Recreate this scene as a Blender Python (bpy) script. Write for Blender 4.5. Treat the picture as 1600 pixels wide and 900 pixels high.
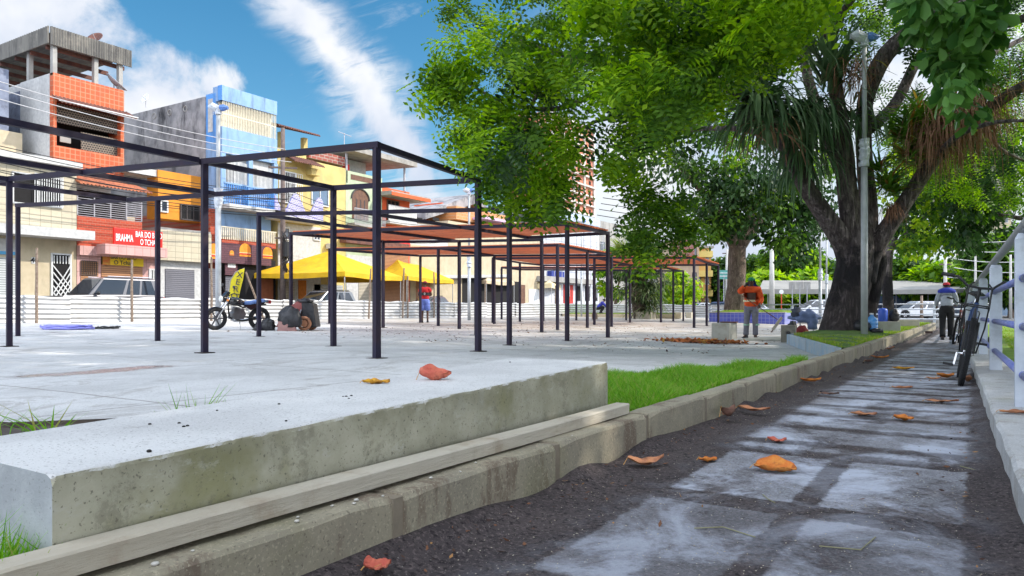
import bpy, bmesh, math, random
import numpy as np
from mathutils import Vector, Matrix, Euler
random.seed(7); RNG = np.random.default_rng(11)
for o in list(bpy.data.objects): bpy.data.objects.remove(o)
sc = bpy.context.scene; COL = sc.collection
R = math.radians
# ------------------------------------------------------------ camera
YAW = 32.0; CAMZ = 0.60; FPX = 1155.0; HOR = 485.0
cd = bpy.data.cameras.new('camera'); cam = bpy.data.objects.new('camera', cd); COL.objects.link(cam)
cam.location = (0, 0, CAMZ); cam.rotation_euler = (R(90), 0, R(YAW))
cd.sensor_width = 36; cd.lens = FPX/1600*36; cd.shift_y = (HOR-450)/1600; cd.clip_start = 0.05; cd.clip_end = 5000
sc.camera = cam
# ------------------------------------------------------------ sky, sun, exposure
SUN_AZ = 58.0; SUN_EL = 37.0
world = bpy.data.worlds.new('World'); sc.world = world; world.use_nodes = True
nt = world.node_tree; nt.nodes.clear()
def N(t, kind, **kw):
    n = t.nodes.new(kind)
    for k, v in kw.items(): setattr(n, k, v)
    return n
def L(t, a, b): t.links.new(a, b)
def M2(t, op, a, b=None, c=None, clamp=False):
    n = t.nodes.new('ShaderNodeMath'); n.operation = op; n.use_clamp = clamp
    for i, v in enumerate((a, b, c)):
        if v is None: continue
        if isinstance(v, (int, float)): n.inputs[i].default_value = v
        else: t.links.new(v, n.inputs[i])
    return n.outputs[0]
def SS(t, x, lo, hi):   # smoothstep
    n = t.nodes.new('ShaderNodeMapRange'); n.interpolation_type = 'SMOOTHSTEP'
    t.links.new(x, n.inputs[0]); n.inputs[1].default_value = lo; n.inputs[2].default_value = hi
    return n.outputs[0]
SKY_STR = 0.15
sky = N(nt, 'ShaderNodeTexSky', sky_type='NISHITA', sun_disc=False)
sky.sun_elevation = R(SUN_EL); sky.sun_rotation = R(SUN_AZ); sky.air_density = 1.0; sky.dust_density = 0.3; sky.ozone_density = 1.6
hs = N(nt, 'ShaderNodeHueSaturation'); hs.inputs['Saturation'].default_value = 1.36; hs.inputs['Hue'].default_value = 0.487; hs.inputs['Value'].default_value = 0.44
L(nt, sky.outputs[0], hs.inputs['Color'])
geo = N(nt, 'ShaderNodeTexCoord')
def wdir(px, py):
    k = (px-800)/FPX; v = (HOR-py)/FPX; c, s = math.cos(R(YAW)), math.sin(R(YAW))
    return Vector((c*k-s, s*k+c, v)).normalized()
sep = N(nt, 'ShaderNodeSeparateXYZ'); L(nt, geo.outputs['Generated'], sep.inputs[0])
zc = M2(nt, 'MAXIMUM', sep.outputs[2], 0.02)
pl = N(nt, 'ShaderNodeCombineXYZ')
L(nt, M2(nt, 'DIVIDE', sep.outputs[0], M2(nt, 'ADD', zc, 0.12)), pl.inputs[0]); L(nt, M2(nt, 'DIVIDE', sep.outputs[1], M2(nt, 'ADD', zc, 0.12)), pl.inputs[1])
def cnoise(scale, vec, rough=0.6, detail=8, dist=0.0, rot=0.0, stretch=(1, 1, 1)):
    mp = N(nt, 'ShaderNodeMapping'); mp.inputs['Rotation'].default_value = (0, 0, rot); mp.inputs['Scale'].default_value = stretch
    L(nt, vec, mp.inputs[0])
    n = N(nt, 'ShaderNodeTexNoise'); n.inputs['Scale'].default_value = scale; n.inputs['Detail'].default_value = detail
    n.inputs['Roughness'].default_value = rough; n.inputs['Distortion'].default_value = dist
    L(nt, mp.outputs[0], n.inputs['Vector']); return n.outputs[0]
def near_dir(px, py, lo, hi):
    d = wdir(px, py); n = N(nt, 'ShaderNodeVectorMath', operation='DOT_PRODUCT'); n.inputs[1].default_value = d
    L(nt, geo.outputs['Generated'], n.inputs[0]); return SS(nt, n.outputs['Value'], math.cos(R(lo)), math.cos(R(hi)))
# long wisp of cirrus along a great circle
d1 = wdir(440, -40); d2 = wdir(610, 215); nn = d1.cross(d2).normalized()
vm = N(nt, 'ShaderNodeVectorMath', operation='DOT_PRODUCT'); vm.inputs[1].default_value = nn; L(nt, geo.outputs['Generated'], vm.inputs[0])
wob = M2(nt, 'MULTIPLY', M2(nt, 'SUBTRACT', cnoise(4.0, geo.outputs['Generated'], 0.6, 9, 0.5), 0.5), 0.17)
dd = M2(nt, 'ABSOLUTE', M2(nt, 'ADD', vm.outputs['Value'], wob))
band = M2(nt, 'SUBTRACT', 1.0, SS(nt, dd, 0.004, 0.060))
ang = math.atan2((d2-d1).y, (d2-d1).x)
fib = cnoise(2.2, pl.outputs[0], 0.66, 12, 0.9, -ang+0.25, (0.9, 2.2, 1))
streak = M2(nt, 'MULTIPLY', M2(nt, 'MULTIPLY', band, SS(nt, fib, 0.36, 0.60)), near_dir(540, 80, 24, 11), clamp=True)
core = M2(nt, 'MULTIPLY', M2(nt, 'SUBTRACT', 1.0, SS(nt, dd, 0.006, 0.034)), near_dir(520, 90, 19, 8), clamp=True)
streak = M2(nt, 'MAXIMUM', streak, M2(nt, 'MULTIPLY', core, SS(nt, fib, 0.22, 0.42)))
# cumulus low on the left
cu = cnoise(4.6, geo.outputs['Generated'], 0.6, 9, 0.3)
msk = M2(nt, 'MAXIMUM', near_dir(40, 10, 13, 3), near_dir(255, 165, 8, 2))
cum = SS(nt, M2(nt, 'ADD', cu, M2(nt, 'MULTIPLY', M2(nt, 'SUBTRACT', msk, 0.5), 0.36)), 0.52, 0.64)
cum = M2(nt, 'MULTIPLY', cum, SS(nt, msk, 0.05, 0.3))
# thin veils and a bright low bank
veil = M2(nt, 'MULTIPLY', SS(nt, cnoise(1.7, pl.outputs[0], 0.68, 9, 1.5, -ang+0.5, (0.8, 2.6, 1)), 0.56, 0.80), 0.4)
low = M2(nt, 'MULTIPLY', M2(nt, 'SUBTRACT', 1.0, SS(nt, sep.outputs[2], 0.02, 0.20)), SS(nt, cnoise(4.0, geo.outputs['Generated'], 0.6, 8, 0.4, 0, (1, 1, 2.5)), 0.36, 0.58))
right = M2(nt, 'MULTIPLY', near_dir(1300, 250, 26, 12), M2(nt, 'ADD', 0.35, M2(nt, 'MULTIPLY', SS(nt, cnoise(3.5, geo.outputs['Generated'], 0.6, 7), 0.35, 0.55), 0.65)))
cl = M2(nt, 'MAXIMUM', M2(nt, 'MAXIMUM', M2(nt, 'MAXIMUM', streak, cum), right), M2(nt, 'MAXIMUM', veil, low))
# broken cloud added behind the viewer, unseen and extra bright to fill the shade
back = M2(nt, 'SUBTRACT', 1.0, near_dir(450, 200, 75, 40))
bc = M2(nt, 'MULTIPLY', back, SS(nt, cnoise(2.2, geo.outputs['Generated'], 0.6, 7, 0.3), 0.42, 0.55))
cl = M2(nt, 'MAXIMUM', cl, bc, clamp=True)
mx = N(nt, 'ShaderNodeMix', data_type='RGBA')
L(nt, cl, mx.inputs['Factor']); L(nt, hs.outputs[0], mx.inputs[6])
shade = N(nt, 'ShaderNodeMix', data_type='RGBA'); shade.inputs[6].default_value = (1.9, 2.1, 2.5, 1); shade.inputs[7].default_value = (2.85, 2.88, 2.95, 1)
L(nt, SS(nt, cnoise(4.5, geo.outputs['Generated'], 0.55, 5), 0.35, 0.6), shade.inputs['Factor']); L(nt, shade.outputs[2], mx.inputs[7])
bg = N(nt, 'ShaderNodeBackground'); bg.inputs['Strength'].default_value = SKY_STR
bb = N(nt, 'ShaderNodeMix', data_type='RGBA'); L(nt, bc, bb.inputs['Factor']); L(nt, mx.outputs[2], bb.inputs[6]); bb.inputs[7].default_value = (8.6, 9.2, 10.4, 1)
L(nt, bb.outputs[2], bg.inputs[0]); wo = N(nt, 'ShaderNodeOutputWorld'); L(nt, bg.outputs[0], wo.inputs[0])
sl = bpy.data.lights.new('sun', 'SUN'); sl.energy = 2.0; sl.angle = R(0.6); sl.color = (1.0, 0.93, 0.82)
so = bpy.data.objects.new('sun', sl); COL.objects.link(so)
sdir = Vector((math.sin(R(SUN_AZ))*math.cos(R(SUN_EL)), math.cos(R(SUN_AZ))*math.cos(R(SUN_EL)), math.sin(R(SUN_EL))))
so.rotation_euler = sdir.to_track_quat('Z', 'Y').to_euler(); so.location = (20, 20, 40)
sc.view_settings.view_transform = 'Standard'; sc.view_settings.look = 'None'
sc.view_settings.exposure = 1.3; sc.view_settings.gamma = 1; sc.view_settings.use_curve_mapping = False
sc.render.engine = 'CYCLES'
try:
    sc.cycles.max_bounces = 8; sc.cycles.transparent_max_bounces = 12; sc.cycles.use_denoising = True
except Exception: pass
# ------------------------------------------------------------ measuring helpers: a ray of the photograph -> a real place
CY, SY = math.cos(R(YAW)), math.sin(R(YAW))
def ray(px): k = (px-800)/FPX; return (CY*k-SY, SY*k+CY)
def at(px, py, d): rx, ry = ray(px); return Vector((rx*d, ry*d, CAMZ+(HOR-py)/FPX*d))
def onz(px, py, z): return at(px, py, (CAMZ-z)*FPX/(py-HOR))
def FY(px, X): rx, ry = ray(px); return ry*X/rx                 # y of a column on the plane x = X
def FZ(px, py, X): rx, ry = ray(px); return CAMZ+(HOR-py)/FPX*X/rx
def sstep(a, b, x): t = min(1, max(0, (x-a)/(b-a))); return t*t*(3-2*t)
def gz(x, y):
    far = -0.0145*(x+13) if x < -13 else -0.025*(x+13)
    far = max(-0.2, min(0.16, far))
    near = -0.0145*(x+13)*0.9 if x < -13 else -0.008*(x+13)*0.4
    t = sstep(7, 15, y); z = near*(1-t)+far*t
    return z + 0.10*sstep(-24, -28, x)*0 
# ------------------------------------------------------------ materials
MATS = {}
def mat(name, col, col2=None, rough=0.8, metal=0.0, scale=6.0, bump=0.15, bscale=None, vary=0.5, grime=None, gscale=1.2, gamt=0.5, world=False, spec=0.4, coat=0.0, detail=6, stretch=None, gstretch=None):
    if name in MATS: return MATS[name]
    m = bpy.data.materials.new(name); m.use_nodes = True; t = m.node_tree; b = t.nodes['Principled BSDF']
    b.inputs['Roughness'].default_value = rough; b.inputs['Metallic'].default_value = metal; b.inputs['Specular IOR Level'].default_value = spec
    b.inputs['Coat Weight'].default_value = coat
    if world: vec = N(t, 'ShaderNodeNewGeometry').outputs['Position']
    else: vec = N(t, 'ShaderNodeTexCoord').outputs['Object']
    base = vec
    if stretch:
        mp = N(t, 'ShaderNodeMapping'); mp.inputs['Scale'].default_value = stretch; L(t, vec, mp.inputs[0]); vec = mp.outputs[0]
    def nz(sc_, det=detail, r=0.6, v=None):
        n = N(t, 'ShaderNodeTexNoise'); n.inputs['Scale'].default_value = sc_; n.inputs['Detail'].default_value = det; n.inputs['Roughness'].default_value = r
        L(t, v or vec, n.inputs['Vector']); return n.outputs[0]
    c2 = col2 or tuple(max(0, c*(1-0.35*vary)) for c in col)
    mxn = N(t, 'ShaderNodeMix', data_type='RGBA'); mxn.inputs[6].default_value = (*col, 1); mxn.inputs[7].default_value = (*c2, 1)
    L(t, SS(t, nz(scale), 0.35, 0.68), mxn.inputs['Factor']); out = mxn.outputs[2]
    if grime:
        g = N(t, 'ShaderNodeMix', data_type='RGBA'); g.inputs[7].default_value = (*grime, 1); L(t, out, g.inputs[6])
        gv = base
        if gstretch:
            mp = N(t, 'ShaderNodeMapping'); mp.inputs['Scale'].default_value = gstretch; L(t, base, mp.inputs[0]); gv = mp.outputs[0]
        L(t, M2(t, 'MULTIPLY', SS(t, nz(gscale, 8, 0.7, gv), 0.48, 0.72), gamt), g.inputs['Factor']); out = g.outputs[2]
    L(t, out, b.inputs['Base Color'])
    if bump:
        bp = N(t, 'ShaderNodeBump'); bp.inputs['Strength'].default_value = bump; bp.inputs['Distance'].default_value = 0.02
        L(t, nz(bscale or scale*4, 8, 0.65), bp.inputs['Height']); L(t, bp.outputs[0], b.inputs['Normal'])
    MATS[name] = m; return m
def bricks(name, c1, c2, mortar, bw, bh, axis='x', msize=0.06, rough=0.75, bump=0.4, offset=0.5, grime=None, gamt=0.5):
    """brick or tile pattern in metres on a wall facing +x (axis='x') or +-y (axis='y')"""
    if name in MATS: return MATS[name]
    m = bpy.data.materials.new(name); m.use_nodes = True; t = m.node_tree; b = t.nodes['Principled BSDF']; b.inputs['Roughness'].default_value = rough
    pos = N(t, 'ShaderNodeNewGeometry').outputs['Position']; s = N(t, 'ShaderNodeSeparateXYZ'); L(t, pos, s.inputs[0])
    c = N(t, 'ShaderNodeCombineXYZ'); L(t, s.outputs[1 if axis == 'x' else 0], c.inputs[0]); L(t, s.outputs[1] if axis == 'z' else s.outputs[2], c.inputs[1])
    br = N(t, 'ShaderNodeTexBrick'); br.inputs['Color1'].default_value = (*c1, 1); br.inputs['Color2'].default_value = (*c2, 1); br.inputs['Mortar'].default_value = (*mortar, 1)
    br.inputs['Scale'].default_value = 1.0; br.inputs['Brick Width'].default_value = bw; br.inputs['Row Height'].default_value = bh; br.inputs['Mortar Size'].default_value = msize*bh; br.offset = offset
    L(t, c.outputs[0], br.inputs['Vector']); out = br.outputs['Color']
    nz = N(t, 'ShaderNodeTexNoise'); nz.inputs['Scale'].default_value = 1.3; nz.inputs['Detail'].default_value = 8; nz.inputs['Roughness'].default_value = 0.7; L(t, pos, nz.inputs['Vector'])
    g = N(t, 'ShaderNodeMix', data_type='RGBA'); g.inputs[7].default_value = (*(grime or tuple(x*0.45 for x in c1)), 1); L(t, out, g.inputs[6])
    L(t, M2(t, 'MULTIPLY', SS(t, nz.outputs[0], 0.45, 0.75), gamt), g.inputs['Factor']); L(t, g.outputs[2], b.inputs['Base Color'])
    bp = N(t, 'ShaderNodeBump'); bp.inputs['Strength'].default_value = bump; bp.inputs['Distance'].default_value = 0.01; bp.invert = True
    L(t, br.outputs['Fac'], bp.inputs['Height']); L(t, bp.outputs[0], b.inputs['Normal']); MATS[name] = m; return m
def leafmat(name, c1, c2, trans=0.35, rough=0.55, c3=None):
    if name in MATS: return MATS[name]
    m = bpy.data.materials.new(name); m.use_nodes = True; t = m.node_tree; b = t.nodes['Principled BSDF']; b.inputs['Roughness'].default_value = rough; b.inputs['Specular IOR Level'].default_value = 0.25
    g = N(t, 'ShaderNodeNewGeometry'); cr = N(t, 'ShaderNodeValToRGB'); cr.color_ramp.elements[0].color = (*c1, 1); cr.color_ramp.elements[1].color = (*c2, 1)
    cr.color_ramp.elements[0].position = 0.1; cr.color_ramp.elements[1].position = 0.75
    if c3: e = cr.color_ramp.elements.new(0.97); e.color = (*c3, 1)
    L(t, g.outputs['Random Per Island'], cr.inputs[0]); L(t, cr.outputs[0], b.inputs['Base Color'])
    tr = N(t, 'ShaderNodeBsdfTranslucent'); sat = N(t, 'ShaderNodeHueSaturation'); sat.inputs['Value'].default_value = 1.6; sat.inputs['Saturation'].default_value = 1.1; L(t, cr.outputs[0], sat.inputs['Color'])
    L(t, sat.outputs[0], tr.inputs['Color']); ms = N(t, 'ShaderNodeMixShader'); ms.inputs[0].default_value = trans
    L(t, b.outputs[0], ms.inputs[1]); L(t, tr.outputs[0], ms.inputs[2]); L(t, ms.outputs[0], t.nodes['Material Output'].inputs[0]); MATS[name] = m; return m
def glassmat(name, col=(0.02, 0.025, 0.03), rough=0.08):
    return mat(name, col, rough=rough, bump=0, spec=0.8, vary=0.2)
# ------------------------------------------------------------ mesh helpers
def tag(o, label=None, cat=None, group=None, kind=None):
    if label: o['label'] = label
    if cat: o['category'] = cat
    if group: o['group'] = group
    if kind: o['kind'] = kind
    return o
def empty(name, loc, label, cat, group=None, rz=0.0):
    o = bpy.data.objects.new(name, None); COL.objects.link(o); o.location = loc; o.rotation_euler = (0, 0, rz); o.empty_display_size = 0.2
    return tag(o, label, cat, group)
def root_off(p):
    v = Vector((0, 0, 0))
    while p is not None: v += Vector(p.location); p = p.parent
    return v
class MB:
    def __init__(s): s.v = []; s.f = []
    def add(s, vs, fs):
        n = len(s.v); s.v += [tuple(v) for v in vs]; s.f += [tuple(i+n for i in f) for f in fs]; return s
    def box(s, x0, x1, y0, y1, z0, z1):
        x0, x1 = sorted((x0, x1)); y0, y1 = sorted((y0, y1)); z0, z1 = sorted((z0, z1))
        return s.add([(x0,y0,z0),(x1,y0,z0),(x1,y1,z0),(x0,y1,z0),(x0,y0,z1),(x1,y0,z1),(x1,y1,z1),(x0,y1,z1)], [(3,2,1,0),(4,5,6,7),(0,1,5,4),(1,2,6,5),(2,3,7,6),(3,0,4,7)])
    def bar(s, a, b, w, h=None, up=(0, 0, 1)):
        a = Vector(a); b = Vector(b); h = h or w; d = (b-a).normalized(); u = Vector(up)
        if abs(d.dot(u)) > 0.95: u = Vector((0, 1, 0))
        r = d.cross(u).normalized()*w/2; u = r.cross(d).normalized()*h/2
        vs = [p+i*r+j*u for p in (a, b) for i, j in ((-1,-1),(1,-1),(1,1),(-1,1))]
        return s.add(vs, [(0,1,2,3),(7,6,5,4),(0,4,5,1),(1,5,6,2),(2,6,7,3),(3,7,4,0)])
    def tube(s, pts, rad, n=8, cap=True):
        pts = [Vector(p) for p in pts]; m = len(pts); rr = rad if isinstance(rad, (list, tuple)) else [rad]*m
        vs = []; fs = []; prev = None
        for i, p in enumerate(pts):
            d = (pts[min(i+1, m-1)]-pts[max(i-1, 0)])
            d = d.normalized() if d.length > 1e-9 else Vector((0, 0, 1))
            if prev is None: u = Vector((0, 0, 1)) if abs(d.z) < 0.9 else Vector((1, 0, 0)); x = d.cross(u).normalized()
            else: x = (prev-d*prev.dot(d)).normalized()
            prev = x; y = d.cross(x)
            for k in range(n): a = 2*math.pi*k/n; vs.append(p+(x*math.cos(a)+y*math.sin(a))*rr[i])
        for i in range(m-1):
            for k in range(n): fs.append((i*n+k, i*n+(k+1)%n, (i+1)*n+(k+1)%n, (i+1)*n+k))
        if cap: fs.append(tuple(range(n))[::-1]); fs.append(tuple(range((m-1)*n, m*n)))
        return s.add(vs, fs)
    def torus(s, c, R_, r, axis=(1, 0, 0), n=28, m=8, flat=1.0):
        c = Vector(c); ax = Vector(axis).normalized(); u = ax.orthogonal().normalized(); w = ax.cross(u); vs = []; fs = []
        for i in range(n):
            a = 2*math.pi*i/n; d = u*math.cos(a)+w*math.sin(a)
            for j in range(m): b = 2*math.pi*j/m; vs.append(c+d*(R_+r*math.cos(b))+ax*r*flat*math.sin(b))
        for i in range(n):
            for j in range(m): fs.append((i*m+j, ((i+1)%n)*m+j, ((i+1)%n)*m+(j+1)%m, i*m+(j+1)%m))
        return s.add(vs, fs)
    def prism(s, poly, a, b, axis='x'):
        """poly in the other two axes, extruded from a to b"""
        n = len(poly); vs = []
        for t_ in (a, b):
            for p, q in poly: vs.append({'x': (t_, p, q), 'y': (p, t_, q), 'z': (p, q, t_)}[axis])
        return s.add(vs, [tuple(range(n))[::-1], tuple(range(n, 2*n))]+[(i, (i+1)%n, n+(i+1)%n, n+i) for i in range(n)])
    def ell(s, c, r, n=12, m=8, zmin=-1.0):
        c = Vector(c); vs = []; fs = []
        for i in range(m+1):
            ph = math.asin(zmin)+(math.pi/2-math.asin(zmin))*i/m
            for k in range(n): a = 2*math.pi*k/n; vs.append(c+Vector((r[0]*math.cos(ph)*math.cos(a), r[1]*math.cos(ph)*math.sin(a), r[2]*math.sin(ph))))
        for i in range(m):
            for k in range(n): fs.append((i*n+k, i*n+(k+1)%n, (i+1)*n+(k+1)%n, (i+1)*n+k))
        fs.append(tuple(range(n))[::-1]); return s.add(vs, fs)
    def loft(s, rings, closed=True, caps=True):
        n = len(rings[0]); vs = [p for r in rings for p in r]; fs = []
        for i in range(len(rings)-1):
            for k in range(n if closed else n-1): fs.append((i*n+k, i*n+(k+1)%n, (i+1)*n+(k+1)%n, (i+1)*n+k))
        if caps: fs.append(tuple(range(n))[::-1]); fs.append(tuple(range((len(rings)-1)*n, len(rings)*n)))
        return s.add(vs, fs)
    def build(s, name, m, parent=None, smooth=False, world=True, bevel=0.0, loc=None, subdiv=0):
        me = bpy.data.meshes.new(name); vs = s.v
        o = bpy.data.objects.new(name, me); COL.objects.link(o)
        if parent is not None:
            o.parent = parent; off = root_off(parent) if world else Vector((0, 0, 0))
        else:
            if loc is not None: off = Vector(loc); o.location = off
            else:
                a = np.array(vs); off = Vector((float((a[:,0].min()+a[:,0].max())/2), float((a[:,1].min()+a[:,1].max())/2), float(a[:,2].min()))); o.location = off
        me.from_pydata([(v[0]-off.x, v[1]-off.y, v[2]-off.z) for v in vs], [], s.f)
        if bevel or True:
            bm = bmesh.new(); bm.from_mesh(me); bmesh.ops.recalc_face_normals(bm, faces=bm.faces)
            if bevel: bmesh.ops.bevel(bm, geom=[e for e in bm.edges if len(e.link_faces) == 2 and e.calc_face_angle(0) > 0.6], offset=bevel, segments=2, affect='EDGES', profile=0.6)
            bm.to_mesh(me); bm.free()
        me.materials.append(m)
        if smooth: me.polygons.foreach_set('use_smooth', [True]*len(me.polygons))
        me.update(); return o
def fastmesh(name, V, F, m, loc=(0, 0, 0), parent=None, smooth=False):
    """V (n,3) float, F (k,4) or (k,3) int arrays"""
    V = np.asarray(V, dtype=np.float32)-np.asarray(loc, dtype=np.float32)-(np.asarray(root_off(parent), dtype=np.float32) if parent is not None else 0)
    F = np.asarray(F, dtype=np.int32); k = F.shape[1]
    me = bpy.data.meshes.new(name); me.vertices.add(len(V)); me.vertices.foreach_set('co', V.ravel()); me.loops.add(F.size); me.loops.foreach_set('vertex_index', F.ravel())
    me.polygons.add(len(F)); me.polygons.foreach_set('loop_start', np.arange(0, F.size, k, dtype=np.int32)); me.polygons.foreach_set('loop_total', np.full(len(F), k, dtype=np.int32))
    me.update(calc_edges=True); me.validate(); me.materials.append(m)
    if smooth: me.polygons.foreach_set('use_smooth', [True]*len(me.polygons))
    o = bpy.data.objects.new(name, me); COL.objects.link(o); o.location = loc
    if parent is not None: o.parent = parent
    return o
def instances(T, F, pos, X, Y, Z, s):
    """template T (m,3) placed n times with axes X,Y,Z (n,3) and scale s (n,)"""
    T = np.asarray(T, dtype=np.float32); n = len(pos); m = len(T)
    V = pos[:, None, :]+s[:, None, None]*(T[None, :, 0:1]*X[:, None, :]+T[None, :, 1:2]*Y[:, None, :]+T[None, :, 2:3]*Z[:, None, :])
    F = np.asarray(F, dtype=np.int64); FF = (F[None]+np.arange(n)[:, None, None]*m).reshape(-1, F.shape[1])
    return V.reshape(-1, 3), FF
def nrm(a): return a/np.maximum(np.linalg.norm(a, axis=-1, keepdims=True), 1e-9)
def textfit(txt, px0, px1, pyc, X, hgt, m, parent, name='lettering'):
    y0, y1 = FY(px0, X), FY(px1, X); o = textmesh(txt, 1.0, m, Matrix.Identity(4), parent, name); xs_ = [v.co.x for v in o.data.vertices]; ys_ = [v.co.y for v in o.data.vertices]
    off = root_off(parent); w = max(xs_)-min(xs_); h = max(ys_)-min(ys_); cx = (max(xs_)+min(xs_))/2; cyy = (max(ys_)+min(ys_))/2; zc_ = FZ((px0+px1)/2, pyc, X)
    for v in o.data.vertices: p = v.co.copy(); v.co = Vector((X+.004+max(0, (p+off).z+.01)*.5, (y0+y1)/2+(p.x-cx)/w*(y1-y0), zc_+(p.y-cyy)/h*hgt))-off
    return o
def textmesh(txt, size, m, mtx, parent, name='lettering', extrude=0.01, align='CENTER', sx=1.0):
    cu_ = bpy.data.curves.new('t', 'FONT'); cu_.body = txt; cu_.size = size; cu_.extrude = extrude; cu_.align_x = align; cu_.align_y = 'CENTER'
    cu_.offset = size*0.012
    o = bpy.data.objects.new('t', cu_); COL.objects.link(o); bpy.context.view_layer.update()
    me = bpy.data.meshes.new_from_object(o); bpy.data.objects.remove(o)
    off = root_off(parent)
    for v in me.vertices: v.co = mtx @ Vector((v.co.x*sx, v.co.y, v.co.z))-off
    me.materials.clear(); me.materials.append(m); r = bpy.data.objects.new(name, me); COL.objects.link(r); r.parent = parent; return r
def face_x(y, z, X): # text frame on a wall looking towards +x: right is +y
    return Matrix(((0, 0, 1, X), (1, 0, 0, y), (0, 1, 0, z), (0, 0, 0, 1)))
def copy_tree(o, parent=None):
    c = o.copy(); COL.objects.link(c); c.parent = parent
    for ch in [q for q in bpy.data.objects if q.parent == o]: copy_tree(ch, c)
    return c
# ============================================================ ground
m_soil = mat('soil', (0.055, 0.042, 0.036), (0.10, 0.08, 0.065), rough=0.95, scale=3, bump=0.6, bscale=30, world=True)
def sheet(name, xs, ys, zf, m):
    V = [(x, y, zf(x, y)) for y in ys for x in xs]; n = len(xs)
    F = [(j*n+i, j*n+i+1, (j+1)*n+i+1, (j+1)*n+i) for j in range(len(ys)-1) for i in range(n-1)]
    o = fastmesh(name, V, F, m, smooth=True); return tag(o, kind='structure')
def lin(a, b, n): return [a+(b-a)*i/(n-1) for i in range(n)]
m_base = mat('ground_earth', (0.20, 0.17, 0.13), (0.13, 0.14, 0.07), rough=0.95, scale=0.2, bump=0.3, bscale=5, world=True)
sheet('ground', [-900, -60, -20, 0, 40, 900], [-300, -10, 10, 60, 200, 1500], lambda x, y: -0.6, m_base)
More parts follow.
